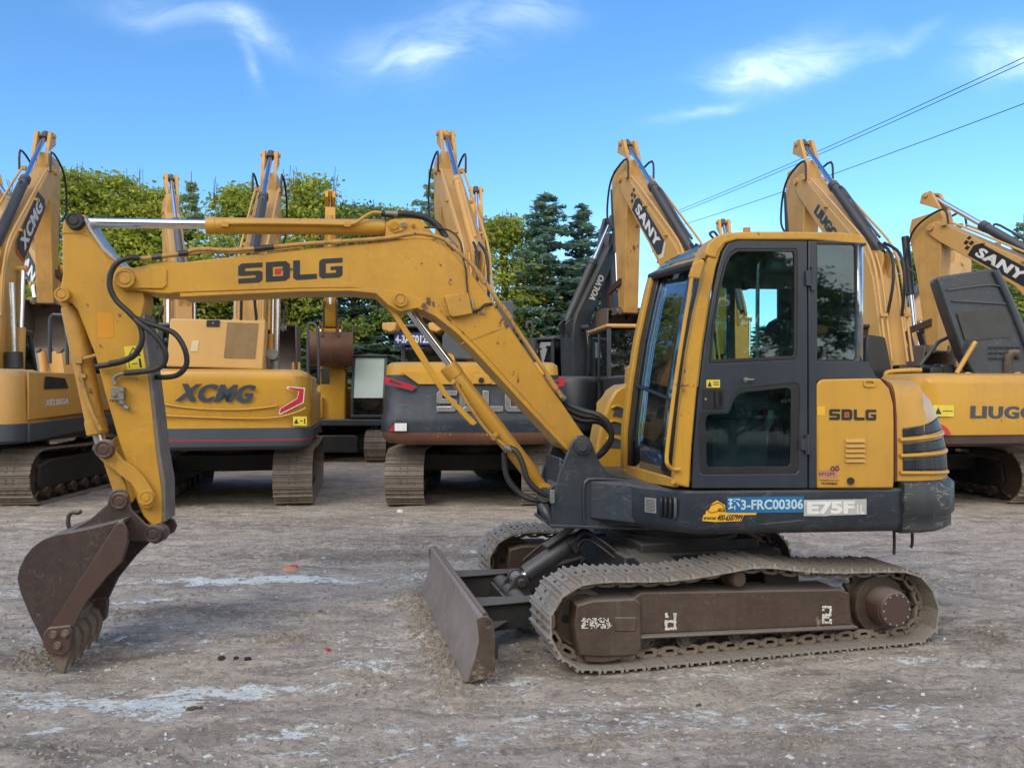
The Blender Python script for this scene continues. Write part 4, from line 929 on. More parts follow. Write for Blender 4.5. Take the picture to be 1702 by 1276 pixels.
quadlet([rect(0, 0, 1, 1)], Pp(1174, 644, CN - .0125), Pp(1196.5, 644, CN - .0125), Pp(1174, 631, CN - .0125), 'sticker_yellow', door, lift=.002)
quadlet([[(.08, .12), (.40, .12), (.24, .85)], rect(.5, .7, .92, .78), rect(.5, .5, .92, .58), rect(.5, .3, .92, .38)], Pp(1174, 644, CN - .0125), Pp(1196.5, 644, CN - .0125), Pp(1174, 631, CN - .0125), 'black_ink', door, 'sticker_print', lift=.003)
for (x, y0, y1) in ((1346, 443, 483), (1337, 722, 755)):
    mb = MB(); mb.cyl(Pp(x + 5, y0, CN - .025), Pp(x + 5, y1, CN - .025), .014, n=12); UP.pr(mb, [(x - 9, y0 + 8), (x + 3, y0 + 6), (x + 3, y1 - 6), (x - 9, y1 - 8)], CN - .03, CN - .012, at=TS); mb.build('door_hinge', 'door_black', door, bevel=.002)
# rear side of the cab
rear = [(1344, 811), (1343, 400.5), (1439, 403), (1440, 408), (1423.5, 408), (1425.5, 601), (1443, 601), (1447, 612), (1455, 625), (1461, 629.5), (1366, 629.5), (1356.5, 634), (1356.5, 811)]
rw = [(1357, 404), (1418, 405), (1421, 409), (1423, 595), (1420, 600), (1357, 600)]
rear_o = side_panel(rear, CN - .012, CN + .03, 'rear_quarter', 'door_black', .005, holes=[rw])
window(rw, 2.2, CN - .006, 'quarter_window', 'glass', rear_o, fmat='black_trim', proud=.002)
# glass bent round the rear corner
sc, zc0 = K(1442, 602); _, zc1 = K(1440, 408); g = []
for k in range(7):
    a = k / 6 * math.pi / 2; s_ = K(1424.5, 500)[0] + .078 * math.sin(a); t_ = CN - .010 + .11 * (1 - math.cos(a)); g.append([UP.w(s_, t_, zc0), UP.w(s_, t_, zc1)])
MB().sheet(g).build('corner_glass', 'glass_pale', EX, smooth=60, recalc=False, solid=.004)
# cab floor, rear wall with window, far side frame
zf = K(1300, 800)[1]; sR = sc - .02; zR = K(1300, 392)[1]
mb = MB(); mb.prism([UP.w(K(1150, 800)[0], CN + .04, zf), UP.w(sR, CN + .04, zf), UP.w(sR, CF, zf), UP.w(K(1090, 790, CF)[0] - .05, CF, zf)], (0, 0, .05)); mb.build('cab_floor', 'cab_lining', EX)
def wall_at(sq, holes_, name, mat):
    P4 = [UP.w(sq, CN + .10, zf), UP.w(sq, CF, zf), UP.w(sq, CF, zR), UP.w(sq, CN + .10, zR)]
    hs_ = [[UP.w(sq, CN + a, zf + b) for a, b in h] for h in holes_]
    MB().prism(P4, UP.u * .03, hs_).build(name, mat, EX)
H_ = zR - zf
wall_at(sR, [[(.2, .62), (.98, .62), (.98, H_ - .12), (.2, H_ - .12)]], 'rear_wall', 'cab_lining')
MB().prism([UP.w(sR + .01, CN + .2, zf + .62), UP.w(sR + .01, CN + .98, zf + .62), UP.w(sR + .01, CN + .98, zf + H_ - .12), UP.w(sR + .01, CN + .2, zf + H_ - .12)], UP.u * .005).build('rear_window', 'glass', EX)
a0 = farrow[0]; far_o = [(UP.tr(1037, 776, CF)[0] + .02, zf), (sR, zf), (sR, zR), (UP.tr(1082, 462, CF)[0] + .12, zR - .03), (UP.tr(1082, 462, CF)[0] + .03, zR - .13), (UP.tr(1047, 636, CF)[0] + .02, zf + .6)]
far_h = [(far_o[5][0] + .02, zf + .14), (far_o[5][0] + .10, zf + .55), (far_o[4][0] + .18, zR - .16), (sR - .52, zR - .16), (sR - .52, zf + .14)]
far_h2 = [(sR - .46, zR - .16), (sR - .10, zR - .16), (sR - .10, zf + .62), (sR - .46, zf + .62)]
MB().prism([UP.w(a, CF, z) for a, z in far_o], UP.v * .03, [[UP.w(a, CF, z) for a, z in far_h], [UP.w(a, CF, z) for a, z in far_h2]]).build('far_side_wall', 'cab_lining', EX)
MB().prism([UP.w(a, CF + .01, z) for a, z in far_h], UP.v * .005).build('far_window', 'glass', EX)
# interior
sS = K(1262, 700)[0]; ts = -.50
mb = MB(); mb.box(UP.w(sS, ts, zf + .30), .50, .50, .14, UP.ax); mb.box(UP.w(sS + .02, ts, zf + .14), .40, .36, .20, UP.ax)
st_ = mb.build('seat', 'seat_grey', EX, bevel=.05, seg=3)
d_ = (UP.u * .2 + V((0, 0, 1))).normalized()
mb = MB(); mb.box(UP.w(sS + .28, ts, zf + .62), .14, .46, .60, (UP.u, UP.v, d_)); mb.build('backrest', 'seat_grey', EX, bevel=.05, seg=3)
mb = MB(); mb.box(UP.w(sS + .36, ts, zf + 1.02), .10, .26, .18, (UP.u, UP.v, d_)); mb.build('headrest', 'seat_grey', EX, bevel=.04, seg=3)
for sg in (-1, 1):
    mb = MB(); mb.box(UP.w(sS - .02, ts + sg * .34, zf + .46), .55, .14, .12, UP.ax); mb.box(UP.w(sS - .05, ts + sg * .34, zf + .22), .35, .12, .40, UP.ax); cn_ = mb.build('console', 'cab_lining', EX, bevel=.02)
    mb = MB(); p = UP.w(sS - .22, ts + sg * .34, zf + .5); mb.tube([p, p + V((-.02, 0, .12)), p + V((-.04, 0, .17))], .012, n=8); mb.cyl(p + V((-.04, 0, .15)), p + V((-.055, 0, .27)), .022, .026, 12); mb.build('joystick', 'black_trim', EX)
mb = MB(); p = UP.w(K(1190, 700)[0], ts, zf)
for sg in (-1, 1): mb.tube([p + UP.v * sg * .1, p + UP.v * sg * .1 + V((-.03, 0, .45)), p + UP.v * sg * .1 + V((.03, 0, .62))], .011, n=8); mb.box(p + UP.v * sg * .12 + V((-.05, 0, .10)), .18, .09, .03, (UP.u, UP.v, V((0, 0, 1))))
mb.build('travel_levers', 'black_trim', EX)
mb = MB(); mb.cyl(UP.w(sS + .35, -.86, zf + .05), UP.w(sS + .35, -.86, zf + .45), .10, n=24); mb.cyl(UP.w(sS + .35, -.86, zf + .45), UP.w(sS + .35, -.86, zf + .52), .10, .03, 24)
mb.build('storage_drum', 'grey_paint', EX)
mb = MB(); p = Pp(1274, 740, -.97); q_ = Pp(1276, 690, -.97); mb.tube([p, Pp(1275, 715, -.97), Pp(1277, 705, -.97)], .010, n=8); mb.lathe(Pp(1277, 712, -.97), (q_ - p), [(0, .012), (.03, .030), (.09, .036), (.12, .028), (.125, .01)], 14); 
mb.build('emergency_handle', 'fire_white', EX)
MB().lathe(Pp(1276.5, 693, -.97), Pp(1268, 676, -.97) - Pp(1276.5, 693, -.97), [(0, .026), (.02, .028), (.06, .022), (.07, .005)], 14).build('handle_tip', 'red_paint', EX)
# bent grab bar inside the window and the sun visor
mb = MB(); mb.tube([Pp(1259, 596, -.93), Pp(1259, 520, -.93), Pp(1260, 450, -.93), Pp(1264, 435, -.93), Pp(1280, 419, -.90), Pp(1290, 412, -.85)], .014, n=8); mb.build('inner_rail', 'chrome_dull', EX)
mb = MB(); mb.box(Pp(1239, 466, -.45), .05, .08, .14, UP.ax); mb.build('rear_view_mirror', 'black_trim', EX, bevel=.015)
mb = MB(); mb.prism([UP.w(sR - .62, -.95, zR - .22), UP.w(sR - .05, -.95, zR - .22), UP.w(sR - .05, -.95, zR - .02), UP.w(sR - .62, -.95, zR - .02)], UP.v * .9); mb.build('air_duct', 'cab_lining', EX, bevel=.03)
# --- hand rail, mirror bracket, wiper on the front pillar
mb = MB(); rail = [(1165, 434), (1161, 431), (1155, 437), (1151, 452), (1144, 500), (1134, 560), (1122, 640), (1112, 720), (1108, 760), (1110, 772), (1117, 779), (1131, 780)]
mb.tube([Pp(x, y, -1.12 if 1 < i < 10 else -1.07) for i, (x, y) in enumerate(rail)], .0135, n=10, smooth=4); mb.build('hand_rail', 'yellow', EX, smooth=60)
mb = MB(); UP.pr(mb, [(1144, 462), (1149, 445), (1157, 434), (1168, 431), (1171, 436), (1163, 464)], -1.135, -1.10, at=-1.12); mb.build('mirror_bracket', 'yellow', EX, bevel=.01)
mb = MB(); mb.tube([Pp(x, y, -1.075) for x, y in [(1148, 512), (1138, 545), (1130, 590), (1125, 640)]], .007, n=6); mb.tube([Pp(x, y, -1.07) for x, y in [(1146, 530), (1134, 570), (1132, 610), (1122, 660)]], .004, n=5); mb.build('wiper_arm', 'rubber', EX)
for (x, y) in ((1169, 425), (1135, 643), (1119, 800), (1040, 780)):
    tt = -1.07 if x > 1100 else CF - .05
    MB().cyl(UP.P(x, y, tt - .02), UP.P(x, y, tt + .03), .015, n=12).build('cab_bolt', 'yellow_worn', EX)

# ================================================================= boom, arm, bucket
bw, aw = .165, .125
def BT(px, py, t): return BF.P(px, py, t)
boom_px = [(188, 468), (188, 455), (197, 446), (208, 442), (222, 445), (274, 433), (300, 436), (416, 423), (501, 414), (575, 407), (639, 401), (689, 395), (715, 397), (738, 408), (757, 424), (777, 446), (799, 474), (822, 506), (914, 640), (966, 716), (975, 728), (984, 738), (982, 752), (972, 762), (958, 761), (945, 745),
           (870, 662), (793, 578), (765, 550), (730, 526), (712, 517), (693, 513), (676, 517), (662, 519), (650, 512), (640, 500), (628, 489), (610, 482), (585, 479), (500, 480), (293, 487), (280, 489), (262, 488), (222, 482), (203, 482)]
mb = MB(); BF.pr(mb, boom_px, -bw, bw); boom = mb.build('boom', 'yellow', EX, bevel=.010, seg=2)
# raised flange lines: top edge bead, lower flange, nose plate
def bead(pts, r, t, name, mat='yellow', parent=boom, sm=3, n=8): MB().tube([BT(x, y, t) for x, y in pts], r, n=n, smooth=sm).build(name, mat, parent, smooth=60)
mb = MB(); BF.pr(mb, [(192, 457), (203, 449), (216, 450), (268, 441), (277, 447), (277, 474), (270, 480), (217, 479), (203, 480), (193, 473)], -bw - .012, -bw + .002); mb.build('nose_plate', 'yellow', boom, bevel=.006)
mb = MB(); BF.pr(mb, [(300, 488), (500, 480.5), (585, 479.5), (625, 480), (655, 484), (690, 494), (725, 516), (760, 546), (793, 578), (870, 662), (947, 744), (941, 748), (866, 668), (789, 584), (757, 552), (722, 525), (693, 512), (665, 518), (645, 507), (625, 488), (585, 484), (500, 485), (300, 494)], -bw - .018, bw + .018, at=-bw); mb.build('lower_flange', 'yellow', boom, bevel=.003)
mb = MB(); BF.pr(mb, [(640, 395), (642, 370), (650, 365), (672, 363), (697, 363.5), (706, 370), (728, 397), (700, 400)], -.075, -.045, at=-.075); BF.pr(mb, [(640, 395), (642, 370), (650, 365), (672, 363), (697, 363.5), (706, 370), (728, 397), (700, 400)], .045, .075, at=-.075)
lug = mb.build('cylinder_lug', 'yellow', boom, bevel=.004)
for x, y, r, m_ in ((655, 374.5, .030, 'yellow'), (671, 373, .020, 'bare_steel'), (687, 374.5, .013, 'amber_rust')):
    MB().cyl(BT(x, y, -.10), BT(x, y, -.05), r, n=20).build('lug_pin', m_, lug, bevel=.002)
mb = MB(); BF.pr(mb, [(645, 374), (648, 367), (656, 364), (672, 366), (677, 370), (677, 378), (668, 384), (656, 387), (648, 382)], -.085, -.073, at=-.075); mb.build('pin_plate', 'yellow', lug, bevel=.002)
# pins on the boom side
for x, y, r in ((207, 463, .058), (666, 498, .046)):
    mb = MB(); mb.lathe(BT(x, y, -bw - .05), BF.v, [(0, .0), (0, r * .55), (.006, r * .62), (.008, r * .8), (.0, r * .86), (.0, r), (.03, r * 1.05), (.05, r * 1.15)], 28); mb.build('boom_pin', 'yellow_worn', boom, smooth=30)
bead([(218, 461), (222, 463), (224, 466)], .008, -bw - .03, 'grease_nipple', 'rubber')
# control box and sensor
mb = MB(); BF.pr(mb, [(739, 492), (745, 490), (778, 486), (786, 521), (753, 527), (748, 524)], -bw - .055, -bw); mb.build('control_box', 'yellow_worn', boom, bevel=.006)
bead([(767, 420), (774, 446), (776, 470), (779, 500)], .006, -bw - .015, 'sensor_cable', 'rubber')
mb = MB(); mb.tube([BT(786, 519, -bw - .02), BT(798, 514, -bw - .03), BT(806, 507, -bw - .02), BT(818, 505, -bw)], .011, n=6); mb.build('sensor_cable', 'rubber', boom)
mb = MB(); mb.cyl(BT(803, 518, -bw - .03), BT(803, 518, -bw), .012); mb.cyl(BT(784, 500, -bw - .02), BT(786, 512, -bw - .02), .012); mb.build('cable_clip', 'bare_steel', boom)
# steel pipes along the boom's near top edge
bead([(232, 431), (260, 427), (300, 422), (330, 414), (380, 416), (440, 412), (500, 406), (560, 402), (640, 396), (690, 388), (716, 391), (738, 398), (757, 414), (790, 446), (822, 492), (860, 548), (895, 600), (922, 642), (934, 660)], .0155, -bw - .010, 'boom_pipe', 'pipe_yellow')
bead([(300, 427), (335, 419), (385, 420), (440, 417), (500, 411)], .010, -bw - .004, 'boom_pipe', 'pipe_yellow')
for x, y, m_ in ((262, 427, 'dark_barrel'), (306, 421, 'rubber'), (432, 413, 'rubber'), (448, 411, 'rubber'), (560, 402, 'pipe_yellow'), (799, 462, 'pipe_yellow'), (842, 521, 'pipe_yellow'), (918, 638, 'pipe_yellow')):
    a = BT(x - 9, y + (1 if x < 700 else -14), -bw - .012); b = BT(x + 7, y - 1 + (0 if x < 700 else 10), -bw - .012); MB().cyl(a, b, .020, n=10).build('pipe_clamp', m_, boom)
# stiffening weld bead near the foot + logo
L0 = (BT(396, 471.5, -bw), BT(571, 460.5, -bw), BT(396, 438.5, -bw))
L_, rd, l_, g_ = block_letters()
logo(L0[0], L0[1], L0[2], boom, 'black_ink')
mb = MB(); BF.pr(mb, [(765, 570.5), (831, 545.5), (832, 547), (766, 572)], -bw - .004, -bw + .001); mb.build('weld_seam', 'yellow_worn', boom)
# arm
arm_px = [(103, 380), (105, 369), (111, 360), (122, 355), (135, 357), (142, 364), (150, 383), (160, 400), (173, 416), (198, 438), (218, 452), (236, 480), (240, 500), (234, 527), (239, 575), (248, 637), (255, 700), (260, 750), (267, 800), (270, 825), (270, 866), (262, 876), (250, 872), (238, 858), (228, 835), (200, 742), (175, 655), (157, 587), (128, 514), (118, 503), (104, 500), (95, 494), (95, 485), (100, 477), (104, 455), (103, 430)]
mb = MB(); BF.pr(mb, arm_px, -aw, aw); arm = mb.build('arm', 'yellow', EX, bevel=.010)
arm_front = [(150, 383), (160, 400), (173, 416), (198, 438), (204, 443)]
mb = MB(); BF.pr(mb, [(234, 527), (239, 575), (248, 637), (255, 700), (260, 750), (268, 805), (270, 866), (276, 866), (275, 800), (266, 750), (261, 700), (253, 637), (245, 575), (240, 520)], -aw + .0, aw + .015, at=-aw); mb.build('arm_wear_strip', 'arm_strip', arm, bevel=.003)
mb = MB(); BF.pr(mb, [(143, 362), (152, 380), (175, 412), (212, 447), (209, 449), (172, 418), (149, 384), (140, 366)], -aw - .01, aw + .01, at=-aw); mb.build('arm_flange', 'bare_steel', arm, bevel=.002)
MB().tube([BT(x, y, -aw) for x, y in [(102, 387), (125, 387), (146, 391), (160, 404), (178, 427), (190, 446)]], .006, n=6).build('arm_weld', 'yellow', arm)
def pin(px, py, r, h, t, mat, parent, name='pivot_pin'):
    mb = MB(); mb.lathe(BT(px, py, t - h), BF.v, [(0, .0), (0, r * .5), (.004, r * .55), (.006, r * .72), (.0, r * .78), (.0, r), (h * .8, r * 1.04), (h, r * 1.15)], 26); mb.build(name, mat, parent, smooth=30)
pin(122, 366, .050, .05, -aw, 'rubber', arm); pin(102, 489, .045, .06, -aw + .01, 'yellow_worn', arm)
quadlet([[(0, .06), (.1, 0), (.95, .02), (1, .12), (.98, .97), (.04, 1)]], BT(163, 562, -aw), BT(190, 562, -aw), BT(161, 519, -aw), 'repair_patch', arm, 'paint_patch', lift=.002)
quadlet([rect(0, 0, 1, 1)], BT(212, 616, -aw), BT(242, 613, -aw), BT(206, 576, -aw), 'sticker_yellow', arm, 'warning_sticker', lift=.002)
tri = lambda s: [(.5 - .38 * s, .55 + .03), (.5 + .38 * s, .58), (.5, .58 + .36 * s)]
quadlet([[(.12, .56), (.88, .56), (.5, .95)], rect(.70, .08, .82, .46), rect(.12, .1, .16, .4), rect(.3, .24, .6, .28)], BT(212, 616, -aw), BT(242, 613, -aw), BT(206, 576, -aw), 'black_ink', arm, 'sticker_print', lift=.003)
quadlet([[(.24, .60), (.76, .60), (.5, .87)]], BT(212, 616, -aw), BT(242, 613, -aw), BT(206, 576, -aw), 'sticker_yellow', arm, 'sticker_print', lift=.004)
quadlet([rect(.35, .63, .66, .67), rect(.45, .68, .58, .74)], BT(212, 616, -aw), BT(242, 613, -aw), BT(206, 576, -aw), 'black_ink', arm, 'sticker_print', lift=.005)
# valve block with elbow
mb = MB(); mb.box(BT(197, 654, -aw - .03), .075, .05, .085, BF.ax); mb.cyl(BT(190, 656, -aw - .07), BT(190, 656, -aw - .05), .014, n=8); mb.cyl(BT(203, 648, -aw - .07), BT(203, 648, -aw - .05), .014, n=8); mb.cyl(BT(200, 662, -aw - .03), BT(204, 672, -aw - .03), .022, n=8); mb.tube([BT(204, 670, -aw - .03), BT(209, 677, -aw - .03), BT(215, 678, -aw - .04)], .014, n=8)
mb.tube([BT(192, 640, -aw - .03), BT(190, 630, -aw - .03), BT(196, 623, -aw - .04), BT(208, 620, -aw - .05)], .013, n=10); mb.build('valve_block', 'cast_metal', arm, bevel=.003)
# hoses
def hose(pts, r, name='hydraulic_hose', mat='rubber', parent=arm, ribs=0.0, sm=6): MB().tube([BT(*p) for p in pts], r, n=10, smooth=sm, ribs=ribs).build(name, mat, parent, smooth=70)
hose([(232, 429, -.20), (214, 429, -.22), (195, 437, -.23), (184, 455, -.23), (183, 478, -.23), (194, 500, -.23), (215, 520, -.24), (232, 540, -.24), (236, 565, -.24), (226, 588, -.23), (206, 600, -.2), (180, 606, -.18), (160, 609, -.17)], .018, ribs=0)
hose([(215, 520, -.22), (232, 537, -.25), (255, 555, -.26), (273, 580, -.26), (274, 600, -.25), (262, 612, -.24), (240, 617, -.22), (208, 620, -.18)], .019)
hose([(215, 518, -.10), (240, 535, -.12), (270, 545, -.14), (292, 556, -.15), (307, 580, -.16), (310, 605, -.15), (297, 622, -.14), (275, 627, -.10), (255, 626, .0)], .018)
hose([(183, 604, -.19), (206, 599, -.21), (222, 591, -.235), (232, 577, -.245)], .0205, 'hose_spring', 'rubber', ribs=.2, sm=10)
# arm cylinder
def along(a, b, f): return a + (b - a) * f
cm = 0
a = BT(122, 366, 0); b = BT(655, 376, 0)
mb = MB(); mb.cyl(BT(140, 370, 0), BT(350, 373, 0), .034, n=28); mb.build('arm_cylinder_rod', 'chrome', EX)
mb = MB(); mb.box(BT(135, 369, 0), .10, .11, .085, BF.ax); mb.build('rod_eye', 'yellow_worn', EX, bevel=.02)
ax_ = (BT(640, 378, 0) - BT(343, 375, 0))
mb = MB(); l = ax_.length; mb.lathe(BT(343, 375, 0), ax_, [(0, .04), (0, .058), (.01, .060), (.06, .060), (.065, .056), (l - .03, .056), (l, .056), (l, .03)], 32); mb.cyl(BT(636, 378, 0), BT(660, 376, 0), .045, n=20)
cyl_ = mb.build('arm_cylinder', 'yellow', EX, smooth=30)
MB().tube([BT(x, y, -.075) for x, y in [(372, 369), (380, 371), (430, 371), (520, 372), (572, 373), (590, 371), (603, 362), (615, 355), (622, 353), (636, 354)]], .0115, n=8).build('cylinder_pipe', 'yellow', cyl_, smooth=60)
for x in (374, 577): MB().box(BT(x, 373, -.07), .05, .03, .04, BF.ax).build('pipe_clamp', 'yellow', cyl_, bevel=.005)
hose([(634, 355, -.07), (650, 356, -.07), (680, 356, -.07), (710, 363, -.07), (730, 378, -.08), (744, 400, -.10), (748, 406, -.12)], .024, 'hydraulic_hose', 'rubber', boom)
mb = MB(); mb.cyl(BT(640, 355, -.07), BT(661, 356, -.07), .0245, n=14); mb.cyl(BT(743, 398, -.10), BT(757, 414, -.13), .026, n=14); mb.build('hose_fitting', 'cast_metal', boom)
hose([(705, 378, -.11), (730, 379, -.12), (750, 385, -.14), (764, 400, -.17), (770, 425, -.18)], .007, 'sensor_cable', 'rubber', boom)
# boom cylinder (below the boom)
A_ = BT(672, 503, 0); B_ = BT(905, 815, 0)
D_ = (B_ - A_).normalized()
mb = MB(); mb.cyl(A_ + D_ * .04, A_ + D_ * .75, .033, n=28); mb.build('boom_cylinder_rod', 'chrome', EX)
p0 = BT(744, 607, 0); Lc = (B_ - p0).length
mb = MB(); mb.lathe(p0, B_ - p0, [(0, .04), (0, .066), (.012, .068), (.10, .068), (.105, .062), (Lc - .16, .062), (Lc - .12, .048), (Lc - .03, .045)], 32); mb.cyl(B_ - BF.v * .08, B_ + BF.v * .08, .06, n=24)
bc = mb.build('boom_cylinder', 'yellow', EX, smooth=30)
MB().tube([BT(x, y, -.085) for x, y in [(756, 632), (762, 645), (790, 690), (815, 722), (832, 735), (845, 746)]], .012, n=8).build('cylinder_pipe', 'pipe_yellow', bc, smooth=60)
mb = MB(); mb.cyl(BT(753, 634, -.09), BT(762, 640, -.05), .022, n=10); mb.cyl(BT(820, 727, -.10), BT(826, 722, -.06), .022, n=10); mb.build('cylinder_port', 'pipe_yellow', bc)
hose([(845, 744, -.09), (858, 750, -.12), (868, 770, -.14), (876, 795, -.15), (890, 812, -.15), (912, 826, -.15)], .022, 'hydraulic_hose', 'rubber', bc, ribs=.06)
hose([(838, 752, -.02), (842, 790, -.02), (862, 818, -.04), (885, 830, -.08), (910, 832, -.10)], .022, 'hydraulic_hose', 'rubber', bc, ribs=.06)
MB().cyl(BT(838, 742, -.09), BT(851, 748, -.10), .024, n=12).build('hose_fitting', 'cast_metal', bc)
mb = MB(); BF.pr(mb, [(640, 503), (648, 506), (660, 520), (700, 580), (745, 655), (793, 702), (788, 707), (782, 705), (735, 655), (690, 585), (655, 528)], -.12, -.10, at=-.12); mb.build('rod_guard', 'yellow', boom, bevel=.003)
# hoses looping at the boom foot
for k in range(3):
    dy = k * 9; tt = -.12 + .10 * k
    hose([(932, 658 + dy, tt), (945, 672 + dy, tt), (968, 682 + dy, tt - .04), (995, 690 + dy * .6, tt - .1), (1012, 706 + dy * .5, tt - .12), (1016, 728, tt - .1), (1006, 748 - dy * .3, tt - .04), (992, 760, tt)], .022, 'hydraulic_hose', 'rubber', boom, ribs=.08)
MB().cyl(BT(926, 650, -.13), BT(938, 664, -.13), .024, n=12).build('hose_fitting', 'cast_metal', boom)
# bucket cylinder
A_ = BT(104, 490, 0); B_ = BT(171, 747, 0)
mb = MB(); p0 = BT(119, 510, 0); p1 = BT(163, 722, 0); L_c = (p1 - p0).length
mb.cyl(A_, p0, .05, .05); mb.lathe(p0, p1 - p0, [(0, .03), (0, .062), (.02, .066), (L_c - .1, .062), (L_c - .095, .068), (L_c - .01, .068), (L_c, .06), (L_c, .03)], 28)
bcy = mb.build('bucket_cylinder', 'yellow_worn', EX, smooth=30)
MB().cyl(p1, B_, .036, n=20).build('bucket_cylinder_rod', 'chrome_dull', EX)
MB().tube([BT(x, y, -.085) for x, y in [(130, 598), (134, 625), (142, 655), (155, 690), (164, 708), (168, 715)]], .016, n=8).build('cylinder_pipe', 'pipe_yellow', bcy, smooth=60)
mb = MB(); mb.cyl(BT(125, 600, -.09), BT(160, 590, -.10), .013, n=8); mb.box(BT(131, 598, -.09), .05, .04, .05, BF.ax); mb.box(BT(137, 625, -.08), .05, .04, .03, BF.ax); mb.build('cylinder_port', 'pipe_yellow', bcy, bevel=.003)
# links
def linkplate(pts, t0, t1, name, mat):
    mb = MB(); BF.pr(mb, pts, t0, t1, at=-.165); BF.pr(mb, pts, -t1, -t0, at=-.165); return mb.build(name, mat, EX, bevel=.006)
l1 = linkplate([(161, 757), (158, 748), (161, 737), (169, 730), (181, 731), (188, 738), (194, 752), (204, 764), (222, 775), (239, 792), (252, 812), (257, 828), (255, 840), (246, 846), (236, 843), (230, 834), (227, 818), (218, 803), (200, 790), (184, 777), (172, 768)], -.17, -.135, 'bucket_link', 'yellow_worn')
l2 = linkplate([(163, 752), (180, 745), (188, 760), (207, 810), (208, 834), (200, 846), (190, 845), (184, 836), (184, 815)], -.13, -.10, 'bucket_rocker', 'yellow_worn')
pin(171, 747, .055, .05, -.17, 'rust_brown', l1); pin(242, 827, .045, .03, -.17, 'yellow_worn', l1)
mb = MB(); mb.cyl(BT(171, 747, -.17), BT(171, 747, .17), .035); mb.cyl(BT(197, 832, -.15), BT(197, 832, .15), .035); mb.build('link_shaft', 'rust_brown', l1)
# bucket
bw2 = .33
shell = [(204, 864), (165, 874), (120, 884), (94, 888), (72, 896), (55, 908), (42, 924), (32, 945), (29, 962), (34, 984), (50, 1022), (66, 1055), (76, 1076)]
sh = [BF.tr(x, y, -bw2) for x, y in shell]
mb = MB(); inner = [];
for i, (a, z) in enumerate(sh):
    p = V(sh[max(i - 1, 0)]); q = V(sh[min(i + 1, len(sh) - 1)]); d = (q - p).normalized(); nrm = V((-d.y, d.x)); inner.append((a - nrm.x * -.022, z - nrm.y * -.022))
mb.prism([BF.w(a, -bw2, z) for a, z in sh + inner[::-1]], BF.v * (2 * bw2))
bkt = mb.build('bucket', 'bucket_steel', EX, smooth=50, bevel=.004)
side = shell + [(92, 1040), (123, 1042), (144, 1000), (178, 958), (204, 933), (214, 900), (212, 880)]
for a_ in (-bw2 - .004, bw2 - .018):
    mb = MB(); L = [BF.tr(x, y, -bw2) for x, y in side]; mb.prism([BF.w(q, a_, z) for q, z in L], BF.v * .022); mb.build('side_plate', 'bucket_steel', bkt, bevel=.004)
cut = [(195, 869), (206, 867), (213, 880), (213, 901), (203, 933), (178, 958), (144, 1000), (124, 1042), (90, 1044), (87, 1036)]
for a_ in (-bw2 - .020, bw2 + .004):
    mb = MB(); L = [BF.tr(x, y, -bw2) for x, y in cut]; mb.prism([BF.w(q, a_, z) for q, z in L], BF.v * .016); mb.build('side_cutter', 'rust_brown', bkt, bevel=.004)
bc_ = [(76, 1050), (84, 1040), (120, 1036), (124, 1046), (120, 1078), (108, 1086), (84, 1082), (76, 1068)]
mb = MB(); BF.pr(mb, bc_, -bw2 - .045, -bw2 + .02, at=-bw2); sc_ = mb.build('corner_guard', 'rust_brown', bkt, bevel=.006)
mb = MB(); mb.prism([BF.w(q, bw2 - .02, z) for q, z in [BF.tr(x, y, -bw2) for x, y in bc_]], BF.v * .065); mb.build('corner_guard', 'rust_brown', bkt, bevel=.006)
for x, y in ((87, 1055), (107, 1053), (94, 1073)): pin(x, y, .020, .02, -bw2 - .045, 'clay_steel', sc_, 'guard_bolt')
mb = MB(); lip = [(70, 1058), (84, 1040), (97, 1046), (96, 1075), (88, 1092), (76, 1080)]; BF.pr(mb, lip, -bw2, bw2, at=-bw2); mb.build('cutting_lip', 'clay_steel', bkt, bevel=.004)
for k in range(5):
    t0 = -bw2 + .0 + k * (2 * bw2 - .075) / 4; mb = MB()
    base = [BF.tr(x, y, -bw2) for x, y in [(70, 1062), (88, 1050), (108, 1058), (116, 1075), (112, 1096), (104, 1122), (95, 1118), (84, 1096)]]
    tip = [(a, z) for a, z in base]
    cen_ = t0 + .0375
    mb.rings([[BF.w(a, cen_ - w_ * (1 if j not in (5, 6) else .45), z) for j, (a, z) in enumerate(base)] for w_ in (.042, -.042)])
    mb.build('bucket_tooth', 'clay_steel', bkt, bevel=.006)
ear = [(120, 878), (150, 862), (168, 846), (178, 838), (181, 822), (190, 814), (203, 813), (213, 822), (217, 845), (243, 872), (258, 872), (270, 876), (275, 888), (270, 899), (258, 904), (245, 900), (215, 899), (190, 880), (150, 886), (112, 889)]
mb = MB(); 
for t0 in (-.175, .145): BF.pr(mb, ear, t0, t0 + .03, at=-.175)
mb.build('bucket_ear', 'bucket_steel', bkt, bevel=.006)
pin(197, 833, .05, .03, -.175, 'rust_brown', bkt); pin(253, 888, .052, .05, -.175, 'bucket_steel', bkt)
mb = MB(); mb.cyl(BT(266, 884, -.14), BT(266, 884, .16), .06, n=24); mb.build('pivot_boss', 'bucket_steel', bkt)
mb = MB(); mb.tube([BT(x, y, -.05) for x, y in [(117, 884), (113, 868), (115, 856), (121, 851), (129, 852), (135, 849)]], .014, n=8); mb.build('lifting_hook', 'bucket_steel', bkt, smooth=60)
